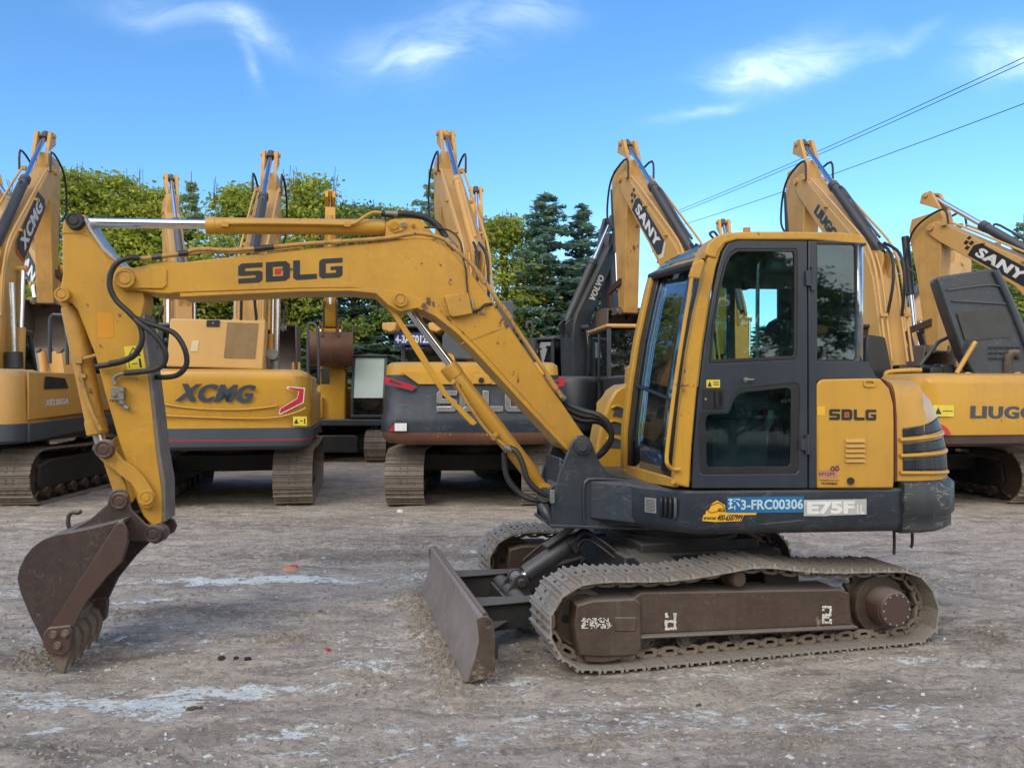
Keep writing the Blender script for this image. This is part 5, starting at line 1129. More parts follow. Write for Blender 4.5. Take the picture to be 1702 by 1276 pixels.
# ================================================================= the parked machines behind
def rbox(mb, fr, s0, s1, t0, t1, z0, z1, mi=0):
    return mb.prism([fr.w(s0, t0, z0), fr.w(s1, t0, z0), fr.w(s1, t1, z0), fr.w(s0, t1, z0)], (0, 0, z1 - z0), mi=mi)
def bg_undercarriage(F, root, sc=1.0, L=1.85, gauge=1.02, w=.58, H=.86, steel='track_brown', rollers=True):
    L *= sc; gauge *= sc; w *= sc; H *= sc; r = H / 2
    lp = [V((-L + r + r * math.cos(R(a)), r + r * math.sin(R(a)))) for a in range(270, 89, -20)]
    lp += [V((-L * .3, H - .015)), V((0, H - .03)), V((L * .35, H - .01))]
    lp += [V((L - r + r * math.cos(R(a)), r + r * math.sin(R(a)))) for a in range(90, -91, -20)]
    lp = lp[::-1] if False else lp
    for sg in (-1, 1):
        big = place_shoes(F, lp, 46 if sc > .8 else 40, sg * gauge, w, root, merged=True)
        big.build('track_belt', [steel, 'undercarriage'], root, smooth=25, recalc=False)
        mb = MB(); tt = sg * gauge
        mb.prism([F.w(a, tt - .14 * sc, z * sc) for a, z in [(-1.25, .22), (1.25, .22), (1.30, .34), (1.25, .58), (.9, .66), (-.9, .66), (-1.25, .58), (-1.30, .34)]], F.v * .28 * sc)
        fr_ = mb.build('track_frame', 'undercarriage', root, bevel=.02)
        for a in (-L + r * .98, L - r * .98):
            MB().lathe(F.w(a, tt - .09 * sc, r), F.v, [(0, .06), (0, r * .35), (.02, r * .4), (.02, r * .78), (.0, r * .84), (.18 * sc, r * .84), (.16 * sc, .05)], 24).build('idler_wheel' if a > 0 else 'drive_sprocket', 'rusty_frame', root, smooth=30)
        if rollers:
            for k in range(6):
                a = (-1.05 + k * .42) * sc; MB().cyl(F.w(a, tt - .17 * sc, .15 * sc), F.w(a, tt + .17 * sc, .15 * sc), .085 * sc, n=14).build('track_roller', 'rusty_frame', root, smooth=35)
    mb = MB(); rbox(mb, F, -.7 * sc, .7 * sc, -.9 * sc, .9 * sc, .45 * sc, .72 * sc); mb.build('lower_frame', 'undercarriage', root, bevel=.03)
    MB().lathe(F.w(0, 0, .72 * sc), (0, 0, 1), [(0, .4 * sc), (0, .62 * sc), (.1 * sc, .62 * sc), (.1 * sc, .56 * sc), (.24 * sc, .56 * sc)], 36).build('slew_ring', 'undercarriage', root, smooth=30)

def cw_plan(hw, s_r, s_f, cr, bow=.06):
    """rear half plan: from right-front round the rear to left-front (t left)"""
    L = [(s_f, -hw)]
    for k in range(7):
        a = k / 6 * math.pi / 2; L.append((s_r + cr - cr * math.sin(a), -hw + cr - cr * math.cos(a)))
    for k in range(1, 6): t = -hw + cr + (2 * hw - 2 * cr) * k / 6; L.append((s_r - bow * (1 - (t / (hw - cr)) ** 2), t))
    for k in range(7):
        a = k / 6 * math.pi / 2; L.append((s_r + cr - cr * math.cos(a), hw - cr + cr * math.sin(a)))
    L.append((s_f, hw)); return L
def bg_cw(F, root, bands, mats, hw=1.3, s_r=-2.3, s_f=-1.35, cr=.32, bow=.03):
    """bands: (z, inset, material index of the band that starts here)"""
    rings = []
    for z, ins, _ in bands:
        P_ = cw_plan(hw - ins, s_r + ins, s_f, cr, bow); rings.append([F.w(a, t, z) for a, t in P_])
    mb = MB(); mb.rings(rings, mi=[b[2] for b in bands[:-1]]); return mb.build('counterweight', mats, root, smooth=40)

def bg_cab(F, root, s0, s1, t0, t1, z0, z1, frame='slate_grey', roofm='slate_grey', glass='glass_bg', curtain=None, sill=.45):
    mb = MB(); p = .07
    fs = s1 - .0; slope = .28; q_ = sill * (z1 - z0)
    A = lambda s, t, z: F.w(s, t, z)
    def bar(a, b, w_=p): 
        a = A(*a); b = A(*b); d = (b - a).normalized(); x = F.v; y = d.cross(x).normalized(); mb.box((a + b) / 2, (b - a).length + w_, w_, w_, (d, x, y))
    for t in (t0 + p / 2, t1 - p / 2):
        bar((s0, t, z0), (s0, t, z1)); bar((s1, t, z0 + q_), (s1 - slope, t, z1)); bar((s1, t, z0), (s1, t, z0 + q_)); bar((s0 + .75, t, z0), (s0 + .75, t, z1), .05)
        bar((s0, t, z0 + q_ + .05), (s0 + .75, t, z0 + q_ + .05), .05); bar((s0, t, z0), (s1, t, z0)); bar((s0, t, z1), (s1 - slope, t, z1))
    for s in (s0, s1): 
        a = A(s, t0, z0 + .04); b = A(s, t1, z0 + .04); mb.prism([a, b, b + V((0, 0, .07)), a + V((0, 0, .07))], F.u * .06)
    a = A(s0 - .0, t0, z0 + q_ - .03); b = A(s0, t1, z0 + q_ - .03); mb.prism([a, b, b + V((0, 0, .08)), a + V((0, 0, .08))], F.u * .05)
    cb = mb.build('cab_frame', frame, root, bevel=.01)
    mb = MB(); rbox(mb, F, s0 - .04, s1 - slope + .08, t0 - .02, t1 + .02, z1 + .0, z1 + .07); mb.build('cab_roof', roofm, root, bevel=.04, seg=3)
    mb = MB(); rbox(mb, F, s0 + .01, s0 + .03, t0 + .05, t1 - .05, z0 + .05, z0 + q_ + .01); rbox(mb, F, s0 + .05, s1, t1 - .05, t1 - .03, z0 + .02, z0 + .45); rbox(mb, F, s0 + .05, s1, t0 + .03, t0 + .05, z0 + .02, z0 + .45); mb.build('cab_panel', frame, root)
    mb = MB(); rbox(mb, F, s0 + .01, s0 + .015, t0 + .06, t1 - .06, z0 + q_ + .05, z1 - .03); mb.build('rear_window', glass, root)
    for t in (t0 + .03, t1 - .035):
        MB().prism([A(s0 + .05, t, z0 + .45), A(s1, t, z0 + .45), A(s1, t, z0 + q_), A(s1 - slope, t, z1), A(s0 + .05, t, z1)], F.v * .005).build('side_window', glass, root)
    MB().prism([A(s1, t0 + .06, z0 + .1), A(s1, t1 - .06, z0 + .1), A(s1, t1 - .06, z0 + q_), A(s1, t0 + .06, z0 + q_)], F.u * .005).build('lower_windscreen', glass, root)
    MB().prism([A(s1, t0 + .06, z0 + q_ + .02), A(s1, t1 - .06, z0 + q_ + .02), A(s1 - slope, t1 - .06, z1), A(s1 - slope, t0 + .06, z1)], F.u * .005).build('windscreen', curtain or glass, root)
    mb = MB(); c = (t0 + t1) / 2; rbox(mb, F, s0 + .35, s0 + .5, c - .24, c + .24, z0 + .4, z0 + 1.15); rbox(mb, F, s0 + .4, s0 + .9, c - .25, c + .25, z0 + .35, z0 + .5); mb.build('seat', 'seat_grey', root, bevel=.04)
    return cb

def bg_boom(root, foot, peak, La, tilt, pal, dark='dark_barrel', w=.42, aw_=.32, text=None, side=1, textm='black_ink', plate=None, bucket=True, sc=1.0, arm_mat=None, pv=.22, text_span=(.60, .86), curl=0, bucket_mat='bucket_pale', detail=True, plate_red=True, bwid=1.0, lugm=None):
    F = Fr(foot.x, foot.y, math.atan2(peak.y - foot.y, peak.x - foot.x)); arm_mat = {'amber': 'amber_arm', 'amber_pale': 'amber_arm_pale'}.get(arm_mat or pal, arm_mat or pal)
    P0 = V(((peak.xy - foot.xy).length, peak.z)); E = P0 + V((math.sin(tilt), -math.cos(tilt))) * La
    ad = (E - P0).normalized(); an = V((ad.y, -ad.x))                   # an points back, toward the boom foot
    if an.x > 0: an = -an
    Q = P0 + ad * (La * pv) + an * (.10 * sc)
    f0 = V((0, foot.z)); ch = Q - f0; Lc = ch.length; cd = ch / Lc; cnr = V((-cd.y, cd.x))
    tp = lambda t, n: f0 + cd * (t * Lc) + cnr * (n * Lc)
    W_ = lambda p, t=0.0: F.w(p.x, t, p.y)
    up_ = [(-.02, .02), (.0, .04), (.12, .09), (.25, .142), (.34, .176), (.41, .188), (.48, .184), (.60, .150), (.80, .092), (.95, .050), (1.0, .036), (1.018, .012)]
    lo_ = [(1.018, -.012), (1.0, -.030), (.93, -.022), (.80, .004), (.62, .043), (.50, .060), (.42, .055), (.34, .036), (.20, -.006), (.08, -.034), (.0, -.04), (-.02, -.02)]
    mb = MB(); mb.prism([W_(tp(*q), -w / 2) for q in up_ + lo_], F.v * w); bm = mb.build('boom', pal, root, bevel=.012)
    # cylinder lug on the elbow
    mb = MB()
    for t in (-.11, .07): mb.prism([W_(tp(*q), t * sc) for q in ((.33, .165), (.375, .225), (.395, .235), (.415, .225), (.46, .178))], F.v * .04)
    mb.build('cylinder_lug', pal, bm)
    # arm
    al = lambda f, m: P0 + ad * (f * La) + an * (m * La)
    ao = [(-.02, .018), (-.012, .035), (.02, .045), (.12, .085), (.20, .10), (.27, .085), (.5, .062), (.96, .030), (1.01, .02), (1.01, -.02), (.96, -.045), (.5, -.085), (.28, -.115), (.20, -.12), (.13, -.10), (.04, -.045), (-.01, -.03), (-.02, -.01)]
    ao = [(f, m * 1.1) for f, m in ao]
    mb = MB(); mb.prism([W_(al(*q), -aw_ / 2) for q in ao if q[0] > .05], F.v * aw_)
    am = mb.build('arm', arm_mat, root, bevel=.012)
    top_ = [q for q in ao if q[0] < .13]
    mb = MB()
    for t in (-aw_ / 2, aw_ / 2 - .07): mb.prism([W_(al(*q), t) for q in top_], F.v * .07)
    mb.cyl(W_(al(.0, .0), -aw_ / 2 - .04), W_(al(.0, .0), aw_ / 2 + .04), .05 * sc, n=14)
    mb.build('arm_fork', arm_mat, am, bevel=.008)
    mb = MB(); mb.cyl(W_(Q, -w / 2 - .05), W_(Q, w / 2 + .05), .07 * sc, n=16); mb.build('pivot_pin', arm_mat, am)
    # arm cylinder
    a = W_(al(0, .0)); b = W_(tp(.395, .215)); d = (b - a); l = d.length; d = d / l
    mb = MB(); mb.cyl(a, a + d * l * .50, .048 * sc, n=18); mb.build('arm_cylinder_rod', 'chrome', root)
    mb = MB(); mb.cyl(a - d * .08, a + d * .12, .075 * sc, n=14); mb.build('rod_eye', dark, root)
    mb = MB(); mb.lathe(a + d * l * .40, d, [(0, .06 * sc), (0, .095 * sc), (.12, .10 * sc), (.13, .085 * sc), (l * .54, .085 * sc), (l * .57, .06 * sc)], 20)
    ac = mb.build('arm_cylinder', dark, root, smooth=35)
    if detail:
        up3 = F.w(0, 0, 0) * 0 + (F.u * cnr.x + V((0, 0, cnr.y)))
        mb = MB(); mb.tube([a + d * l * .46 + up3 * .10, a + d * l * .5 + up3 * .15, a + d * l * .75 + up3 * .14, a + d * l * .9 + up3 * .16], .022 * sc, n=6); mb.build('cylinder_pipe', dark, ac)
        for k in (-1, 1):
            mb = MB(); mb.tube([a + d * l * .93 + up3 * .12 + F.v * .05 * k, a + d * l * 1.04 + up3 * .22 + F.v * .08 * k, W_(tp(.28, .23), .10 * k), W_(tp(.20, .15), .13 * k)], .026 * sc, n=7, smooth=4); mb.build('hydraulic_hose', 'rubber', bm)
    # boom cylinders
    for k in (-1, 1):
        t = k * (w / 2 + .11 * sc); a = W_(V((.42 * sc, foot.z - .32 * sc)), t); b = W_(tp(.42, .115), t); d = b - a; l = d.length; d = d / l
        mb = MB(); mb.cyl(a, a + d * l * .58, .085 * sc, n=18); c_ = mb.build('boom_cylinder', dark if dark != 'dark_barrel' else pal, root, smooth=35)
        MB().cyl(a + d * l * .5, b, .05 * sc, n=16).build('boom_cylinder_rod', 'chrome', root)
    MB().cyl(W_(tp(.42, .115), -w / 2 - .18), W_(tp(.42, .115), w / 2 + .18), .06 * sc, n=14).build('boom_pin', pal, bm)
    # pipes along the boom and at the pivot
    if detail:
        for k in (-1, 1):
            for j in (0, 1):
                t = k * (w / 2 + .015 - j * .09)
                L = [W_(tp(x, n + .022), t) for x, n in [(.06, .07), (.15, .106), (.25, .148), (.34, .182), (.41, .194), (.48, .19), (.60, .156), (.80, .098), (.93, .056)]]
                if j: L = L[:5]
                mb = MB(); mb.tube(L, .022 * sc, n=7, smooth=2); mb.build('boom_pipe', 'pipe_yellow' if pal.startswith('yellow') else pal, bm, smooth=60)
            for f in (.2, .55, .75):
                i = min(range(len(up_)), key=lambda q: abs(up_[q][0] - f)); p = tp(f, up_[i][1] + .012); MB().box(W_(p, k * (w / 2 - .0)), .09, .12, .05, F.ax).build('pipe_clamp', pal, bm)
            mb = MB(); t = k * (w / 2 + .07)
            mb.tube([W_(tp(.93, .07), t), W_(tp(1.0, .10), t), W_(al(pv * .8, -.02), t), W_(al(pv * 1.2, -.10), t), W_(al(pv * 1.9, -.14), t * .9), W_(al(pv * 2.25, -.09), t * .75)], .022 * sc, n=7, smooth=4); mb.build('hydraulic_hose', 'rubber', am)
            MB().box(W_(tp(.955, .055), k * (w / 2 + .03)), .10, .08, .08, F.ax).build('pipe_block', pal, bm)
    # bucket cylinder, link and bucket
    a = W_(al(.22, -.20)); b = W_(al(.86, -.16)); d = b - a; l = d.length; d = d / l
    MB().cyl(a, a + d * l * .62, .075 * sc, n=16).build('bucket_cylinder', dark, root, smooth=35)
    MB().cyl(a + d * l * .6, b, .045 * sc, n=14).build('bucket_cylinder_rod', 'chrome', root)
    mb = MB()
    for t in (-aw_ / 2 - .05, aw_ / 2): 
        mb.prism([W_(q, t) for q in (al(.82, .0) + V((0, .06)), al(.86, -.17) + V((0, .06)), al(.86, -.17) - V((0, .07)), al(.82, .0) - V((0, .07)))], F.v * .05)
        mb.prism([W_(q, t) for q in (al(.86, -.17) + V((-.06, 0)), al(1.03, -.13) + V((-.06, 0)), al(1.03, -.13) + V((.06, 0)), al(.86, -.17) + V((.06, 0)))], F.v * .05)
    mb.build('bucket_link', 'rust_brown', root)
    if bucket:
        rel = [(.28, .08), (.62, .02), (.86, -.20), (.92, -.50), (.80, -.80), (.52, -1.0), (.18, -1.08)]
        rot = Matrix.Rotation(curl, 2); o = [E + rot @ V(q) * sc * .95 for q in rel]; inn = [E + rot @ (V((.42, -.42)) + (V(q) - V((.42, -.42))) * .93) * sc * .95 for q in rel]
        bw_ = bwid * sc / 2
        mb = MB(); mb.prism([W_(q, -bw_) for q in o + inn[::-1]], F.v * 2 * bw_); bk_ = mb.build('bucket', bucket_mat, root, smooth=50, bevel=.008)
        so_ = [E + rot @ V(q) * sc * .95 for q in [(-.06, .05)] + rel + [(.10, -.95), (-.02, -.45)]]
        for t in (-bw_ - .01, bw_ - .02): MB().prism([W_(q, t) for q in so_], F.v * .03).build('bucket_side', bucket_mat, bk_, bevel=.006)
        for k in range(5):
            t = -bw_ + .02 + k * (2 * bw_ - .14) / 4; c = E + rot @ V((.20, -1.06)) * sc * .95; e = E + rot @ V((-.03, -1.14)) * sc * .95
            MB().rings([[W_(c + V((0, .05)), t), W_(c + V((0, .05)), t + .1), W_(c - V((0, .04)), t + .1), W_(c - V((0, .04)), t)], [W_(e + V((0, .02)), t + .02), W_(e + V((0, .02)), t + .08), W_(e - V((0, .0)), t + .08), W_(e - V((0, .0)), t + .02)]]).build('bucket_tooth', 'clay_steel', bk_)
        mb = MB()
        for t in (-aw_ / 2 - .09, aw_ / 2 + .05): mb.prism([W_(E + rot @ V(q) * sc, t) for q in ((-.08, .08), (.10, .10), (.42, .10), (.50, -.02), (.28, -.06), (-.06, -.06))], F.v * .04)
        mb.cyl(W_(E, -aw_ / 2 - .14), W_(E, aw_ / 2 + .14), .06 * sc, n=14); mb.build('bucket_ear', bucket_mat, bk_)
    if text:
        x0, x1 = text_span
        def edge(T, x):
            for i in range(len(T) - 1):
                a_, b_ = T[i], T[i + 1]
                if min(a_[0], b_[0]) <= x <= max(a_[0], b_[0]): return a_[1] + (b_[1] - a_[1]) * (x - a_[0]) / (b_[0] - a_[0])
        U = sorted(up_); D_ = sorted(lo_)
        def sp(x, v): lo = edge(D_, x); hi = edge(U, x); return W_(tp(x, lo + (hi - lo) * v), side * (w / 2 + .002))
        fwd = -1 if side > 0 else 1                          # reading direction
        if side > 0: bl, br, tl = sp(x1, .26), sp(x0, .26), sp(x1, .74)
        else: bl, br, tl = sp(x0, .26), sp(x1, .26), sp(x0, .74)
        # on the left side text runs from the tip down to the foot, upright toward the boom's top edge
        Rv = br - bl
        if plate:
            e = Rv * .10; u_ = (tl - bl) * .28
            quadlet([[(-.10, -.3), (1.10, -.3), (1.16, .2), (1.06, 1.3), (-.06, 1.3), (-.14, .8)]], bl, br, tl, plate, bm, 'name_plate', lift=.004)
            if plate_red:
                q_ = [[(1.12, -.3), (1.20, -.3), (1.26, .2), (1.14, 1.3), (1.08, 1.3), (1.18, .2)]] if side > 0 else [[(-.16, -.3), (-.12, -.3), (-.16, .8), (-.08, 1.3), (-.12, 1.3), (-.22, .8)], [(-.12, -.36), (1.1, -.36), (1.1, -.3), (-.12, -.3)]]
                quadlet(q_, bl, br, tl, 'white_paint' if side > 0 else 'red_paint', bm, 'plate_edge', lift=.005)
            if side > 0: quadlet([rect(-.24, .1, -.17, .5), rect(-.24, .7, -.17, 1.1), rect(-.33, .5, -.26, .9), rect(-.34, 1.05, -.28, 1.4)], bl, br, tl, plate, bm, 'plate_squares', lift=.004)
        lettering(text, bl, br, tl, textm, bm, bold=.03, lift=.008, heavy=.010)
    return bm, am

def bg_machine(label, px, Y, pkx, pky, pkY, body, head, La=3.1, tilt=.06, pal='amber', zf=1.72, sc=1.0, bodyf=None, cabk=None, cwbands=None, cwm=None, group=None, deck=True, hoodm=None, under=True, name='excavator', foot_off=None, rear=-2.3, hoodtop=2.0, cabside=1, **kw):
    F = Fr(body[0], body[1], R(90 + head)); root = thing(name, label, 'excavator', (body[0], body[1], 0), group)
    bg_undercarriage(F, root, sc)
    hoodm = hoodm or pal
    mb = MB(); mb.prism([F.w(a * sc, t * sc, .98 * sc) for a, t in [(-1.5, -1.28), (1.55, -1.28), (1.7, -.4), (1.7, .35), (1.65, 1.28), (-1.5, 1.28)]], (0, 0, .17 * sc)); mb.build('platform', 'slate_grey', root, bevel=.02)
    if cwbands: cw = bg_cw(F, root, cwbands, cwm, s_r=rear)
    else: cw = bg_cw(F, root, [(1.0 * sc, .08, 0), (1.05 * sc, .0, 0), (1.9 * sc, .0, 0), (1.98 * sc, .03, 0), (2.02 * sc, .10, 0)], [pal], hw=1.3 * sc, s_r=rear * sc, s_f=-1.35 * sc)
    mb = MB(); rbox(mb, F, -1.4 * sc, .15 * sc, -1.27 * sc, 1.27 * sc, 1.15 * sc, hoodtop * sc); mb.build('engine_housing', hoodm, root, bevel=.05, seg=3)
    mb = MB(); rbox(mb, F, .15 * sc, 1.5 * sc, -1.27 * cabside * sc, -.45 * cabside * sc, 1.15 * sc, 1.75 * sc); mb.build('tank_housing', hoodm, root, bevel=.05, seg=3)
    t0, t1 = sorted((.33 * cabside * sc, 1.27 * cabside * sc))
    ck = dict(frame='slate_grey', roofm='slate_grey'); ck.update(cabk or {})
    bg_cab(F, root, -.15 * sc, 1.6 * sc, t0, t1, 1.15 * sc, 2.82 * sc, **ck)
    foot = V(((px - CXP) * Y / FPX, Y, zf)); peak = PT(pkx, pky, pkY)
    mb = MB(); Fb = Fr(foot.x, foot.y, math.atan2(peak.y - foot.y, peak.x - foot.x))
    for t in (-.30, .26): mb.prism([Fb.w(a * sc, t * sc, z) for a, z in ((-.35, 1.1 * sc), (.6, 1.1 * sc), (.55, zf - .3 * sc), (.15, zf + .12 * sc), (-.12, zf + .10 * sc))], Fb.v * .04)
    mb.build('boom_bracket', hoodm, root)
    bm, am = bg_boom(root, foot, peak, La, tilt, pal, sc=sc, **kw)
    return root, F, cw, bm, am

G1 = 'excavators parked in the first row behind'; G2 = 'excavators parked in the farther row'
# ---- A: far left, grey skirt
rA, FA, cwA, bmA, amA = bg_machine('amber excavator at the left edge, slanted nameplate on its boom, grey skirt on its body', -20, 13.4, 75, 226, 16.2, (-8.62, 13.3), 4, La=3.45, tilt=.03, pal='amber',
    cwbands=[(.98, .10, 0), (1.03, .0, 0), (1.27, .0, 0), (1.275, .0, 1), (1.95, .04, 1), (2.05, .10, 1), (2.08, .2, 1)], cwm=['grey_paint', 'amber'], text='XCMG', side=-1, textm='white_paint', plate='black_ink', group=G1, text_span=(.52, .78))
RA = Fr(-8.62, 13.3, R(4))
sdA = Fr(FA.w(0, -1.3, 0).x, FA.w(0, -1.3, 0).y, R(94))       # right flank plane, s runs forward
q = lambda s, z, o=.012: sdA.w(s, -o, z)
mb = MB(); mb.prism([q(-1.9, 1.32, 0), q(1.1, 1.42, 0), q(1.3, 1.75, 0), q(.9, 2.06, 0), q(-1.9, 2.04, 0)], -sdA.v * .03); fl = mb.build('side_door', 'amber', rA, bevel=.015)
quadlet([[(0, 0), (1, .1), (.85, .9), (.05, 1)]], q(-1.5, 1.78, .045), q(-.75, 1.78, .045), q(-1.5, 1.98, .045), 'perforated', fl, 'side_vent')
lettering('XE135GA', q(-1.45, 1.52, .034), q(-.72, 1.54, .034), q(-1.45, 1.62, .034), 'white_paint', fl, bold=.05)
mb = MB(); mb.prism([q(-1.9, 1.0, 0), q(1.3, 1.15, 0), q(1.3, 1.38, 0), q(-1.9, 1.27, 0)], -sdA.v * .04); mb.build('side_skirt', 'grey_paint', rA, bevel=.01)
lettering('WWW.XE.COM', q(.35, 1.30, .045), q(.95, 1.33, .045), q(.35, 1.37, .045), 'white_paint', rA, bold=.03) if False else None
mb = MB(); 
for (a, b) in (((83, 604), (83, 530)), ((83, 530), (88, 523)), ((88, 523), (110, 524)), ((110, 524), (112, 606))): mb.tube([PT(*a, 12.6), PT(*b, 12.6)], .028, n=8, smooth=0)
mb.build('guard_rail', 'slate_grey', rA)
mb = MB(); mb.cyl(PT(20, 470, 13.6), PT(24, 590, 13.6), .05, n=14); mb.build('standing_rod', 'chrome_dull', rA); MB().cyl(PT(23, 585, 13.6), PT(24, 612, 13.6), .14, n=18).build('rod_housing', 'dark_barrel', rA)

# ---- B
rB, FB, cwB, bmB, amB = bg_machine('amber excavator seen from behind, large dark name on its counterweight and lifted mesh hood panel', 415, 13.5, 450, 258, 16.2, (-4.66, 13.3), 11, La=3.6, tilt=.05, pal='amber',
    cwbands=[(.90, .16, 0), (.96, .02, 0), (1.04, .0, 2), (1.058, .0, 0), (1.22, .0, 0), (1.225, .012, 1), (1.42, .018, 1), (1.47, .0, 1), (1.9, .04, 1), (1.97, .03, 1), (2.03, .06, 1), (2.07, .16, 1)], cwm=['grey_paint', 'yellow_clean', 'red_paint'], group=G1, curl=.1)
RB = Fr(-4.66, 13.3, R(11)); t = -2.345
lettering('XCMG', RB.P(290, 667, t), RB.P(420, 669, t), RB.P(297, 637, t), 'navy_ink', cwB, bold=.03, shear=.15, heavy=.012)
quadlet([[(0, .0), (.08, .13), (.78, .45), (.88, .55), (.95, .95), (.98, 1), (.30, 1), (.26, .92), (.70, .88), (.66, .60), (.0, .30)]][:0] + [[(0, 0), (.10, .0), (.95, .42), (.70, .58), (.06, .20)], [(.95, .42), (1.0, .95), (.76, .84), (.70, .58)], [(1.0, .95), (.34, 1.0), (.30, .92), (.76, .84)]], RB.P(463, 688, t), RB.P(507, 688, t), RB.P(463, 642, t), 'white_paint', cwB, 'tail_light_rim', lift=.004)
quadlet([[(.04, .04), (.10, .04), (.92, .44), (.71, .56), (.08, .19)], [(.92, .44), (.96, .92), (.78, .83), (.71, .56)], [(.96, .92), (.40, .97), (.36, .93), (.78, .83)]], RB.P(463, 688, t), RB.P(507, 688, t), RB.P(463, 642, t), 'red_paint', cwB, 'tail_light', lift=.007)
quadlet([rect(0, 0, 1, 1)], RB.P(487, 707, t), RB.P(510, 707, t), RB.P(487, 692, t), 'sticker_yellow', cwB); quadlet([[(.08, .2), (.40, .2), (.24, .8)], rect(.5, .45, .7, .55), rect(.8, .2, .88, .8)], RB.P(487, 707, t), RB.P(510, 707, t), RB.P(487, 692, t), 'black_ink', cwB, 'sticker_print', lift=.005)
for L in ([(262, 669), (300, 676), (350, 680), (410, 680), (455, 675), (462, 672)], [(262, 690), (330, 693), (400, 695), (455, 694), (490, 686), (508, 678)]):
    MB().tube([RB.P(x, y, t + .004) for x, y in L], .014, n=8, smooth=3).build('body_crease', 'yellow_clean', cwB, smooth=70)
mb = MB(); o = [(283, 529), (441, 533), (437, 614), (276, 609)]; h = [(376, 536), (430, 538), (424, 597), (370, 595)]
RB.pr(mb, o, -2.15, -1.75, at=-2.15); lid = mb.build('hood_panel', 'amber_pale', rB, bevel=.02)
quadlet([rect(0, 0, 1, 1)], RB.P(372, 595, -2.153), RB.P(424, 596, -2.153), RB.P(378, 536, -2.153), 'mesh_brown', lid, 'mesh_window', lift=.004)
quadlet([rect(0, 0, 1, 1)], RB.P(343, 543, -2.153), RB.P(365, 543, -2.153), RB.P(344, 532, -2.153), 'black_trim', lid, 'hood_latch', lift=.01)
MB().cyl(RB.P(354, 536.8, -2.17), RB.P(354, 536.8, -2.15), .012, n=10).build('latch_key', 'bare_steel', lid)
quadlet([rect(0, 0, 1, 1)], RB.P(316, 584, -2.153), RB.P(328, 584, -2.153), RB.P(319, 566, -2.153), 'cream_label', lid, lift=.004)
mb = MB(); mb.cyl(PT(456, 622, 11.9), PT(455, 592, 11.9), .085, n=18); mb.tube([PT(455, 596, 11.9), PT(454, 590, 11.8), PT(452, 588, 11.6)], .085, n=14); mb.build('exhaust_pipe', 'cast_metal', rB, smooth=50)
mb = MB(); mb.cyl(PT(459, 590, 14), PT(461, 490, 14), .055, n=12); mb.build('standing_rod', 'chrome_dull', rB)
mb = MB(); 
for x in (487, 497): mb.tube([PT(x, 617, 12), PT(x, 602, 12)], .02, n=6, smooth=0)
mb.build('vent_stub', 'amber', rB)
mb = MB(); mb.tube([PT(512, 625, 12.6), PT(512, 545, 12.6), PT(515, 538, 12.6), PT(524, 540, 12.6), PT(529, 560, 12.6), PT(530, 640, 12.6)], .025, n=8); mb.build('guard_rail', 'slate_grey', rB)
mb = MB(); mb.box(PT(541, 625, 12.6), .13, .04, .26); mb.tube([PT(530, 615, 12.6), PT(541, 613, 12.6)], .012, n=6, smooth=0); mb.build('side_mirror', 'black_trim', rB, bevel=.02)

# ---- D
rD, FD, cwD, bmD, amD = bg_machine('excavator with scraped charcoal counterweight bearing silver block letters, behind the near boom cylinder', 795, 13.4, 741, 224, 16.0, (-.62, 13.4), 1, La=3.6, tilt=.02, pal='amber', dark='amber',
    cwbands=[(.97, .22, 2), (1.0, .06, 2), (1.07, .0, 2), (1.16, -.03, 0), (1.30, -.03, 0), (1.36, -.03, 0), (1.46, .0, 0), (1.98, .03, 0), (1.985, .03, 1), (2.12, .04, 1), (2.17, .10, 1)], cwm=['charcoal', 'yellow_clean', 'rust_lip'], group=G1, cabk=dict(roofm='slate_grey'), hoodtop=2.05)
RD = Fr(-.62, 13.4, R(1)); t = -2.34
mb = MB(); RD.pr(mb, [(667, 618), (696, 638), (882, 639), (908, 618)], t - .0, t + .09); mb.build('upper_panel', 'yellow_clean', cwD)
t2 = t - .002
quadlet([[(0, .45), (0, 1), (1, .30), (.85, 0), (.62, .12), (.5, .2)]], RD.P(638, 650, t2), RD.P(694, 650, t2), RD.P(638, 624, t2), 'grey_paint', cwD, 'tail_light_rim', lift=.008)
quadlet([[(.02, .52), (.02, .95), (.94, .30), (.83, .08), (.6, .2), (.45, .28)]], RD.P(638, 650, t2), RD.P(694, 650, t2), RD.P(638, 624, t2), 'red_paint', cwD, 'tail_light', lift=.012)
quadlet([[(.15, .58), (.2, .75), (.55, .45), (.5, .38)]], RD.P(638, 650, t2), RD.P(694, 650, t2), RD.P(638, 624, t2), 'charcoal', cwD, 'tail_light_core', lift=.015)
quadlet([[(1, .45), (1, 1), (0, .30), (.15, 0), (.38, .12), (.5, .2)]], RD.P(884, 652, t2), RD.P(938, 652, t2), RD.P(884, 626, t2), 'red_paint', cwD, 'tail_light', lift=.012)
quadlet([[(.85, .58), (.8, .75), (.45, .45), (.5, .38)]], RD.P(884, 652, t2), RD.P(938, 652, t2), RD.P(884, 626, t2), 'charcoal', cwD, 'tail_light_core', lift=.015)
for lets, a in ((L_[:1], 0), (L_[1:], 1), (l_, 2), (g_, 3)):
    pass
def raised(polys, bl, br, tl, mat, parent, h):
    mb = MB(); Rv = br - bl; Uv = tl - bl; n = Rv.cross(Uv).normalized()
    for p in polys: mb.prism([bl + Rv * a + Uv * b for a, b in p], n * h)
    return mb.build('raised_lettering', mat, parent, bevel=.004)
raised(L_ + l_ + g_, RD.P(726, 684, t2), RD.P(874, 684, t2), RD.P(726, 649, t2), 'chrome_dull', cwD, .03)
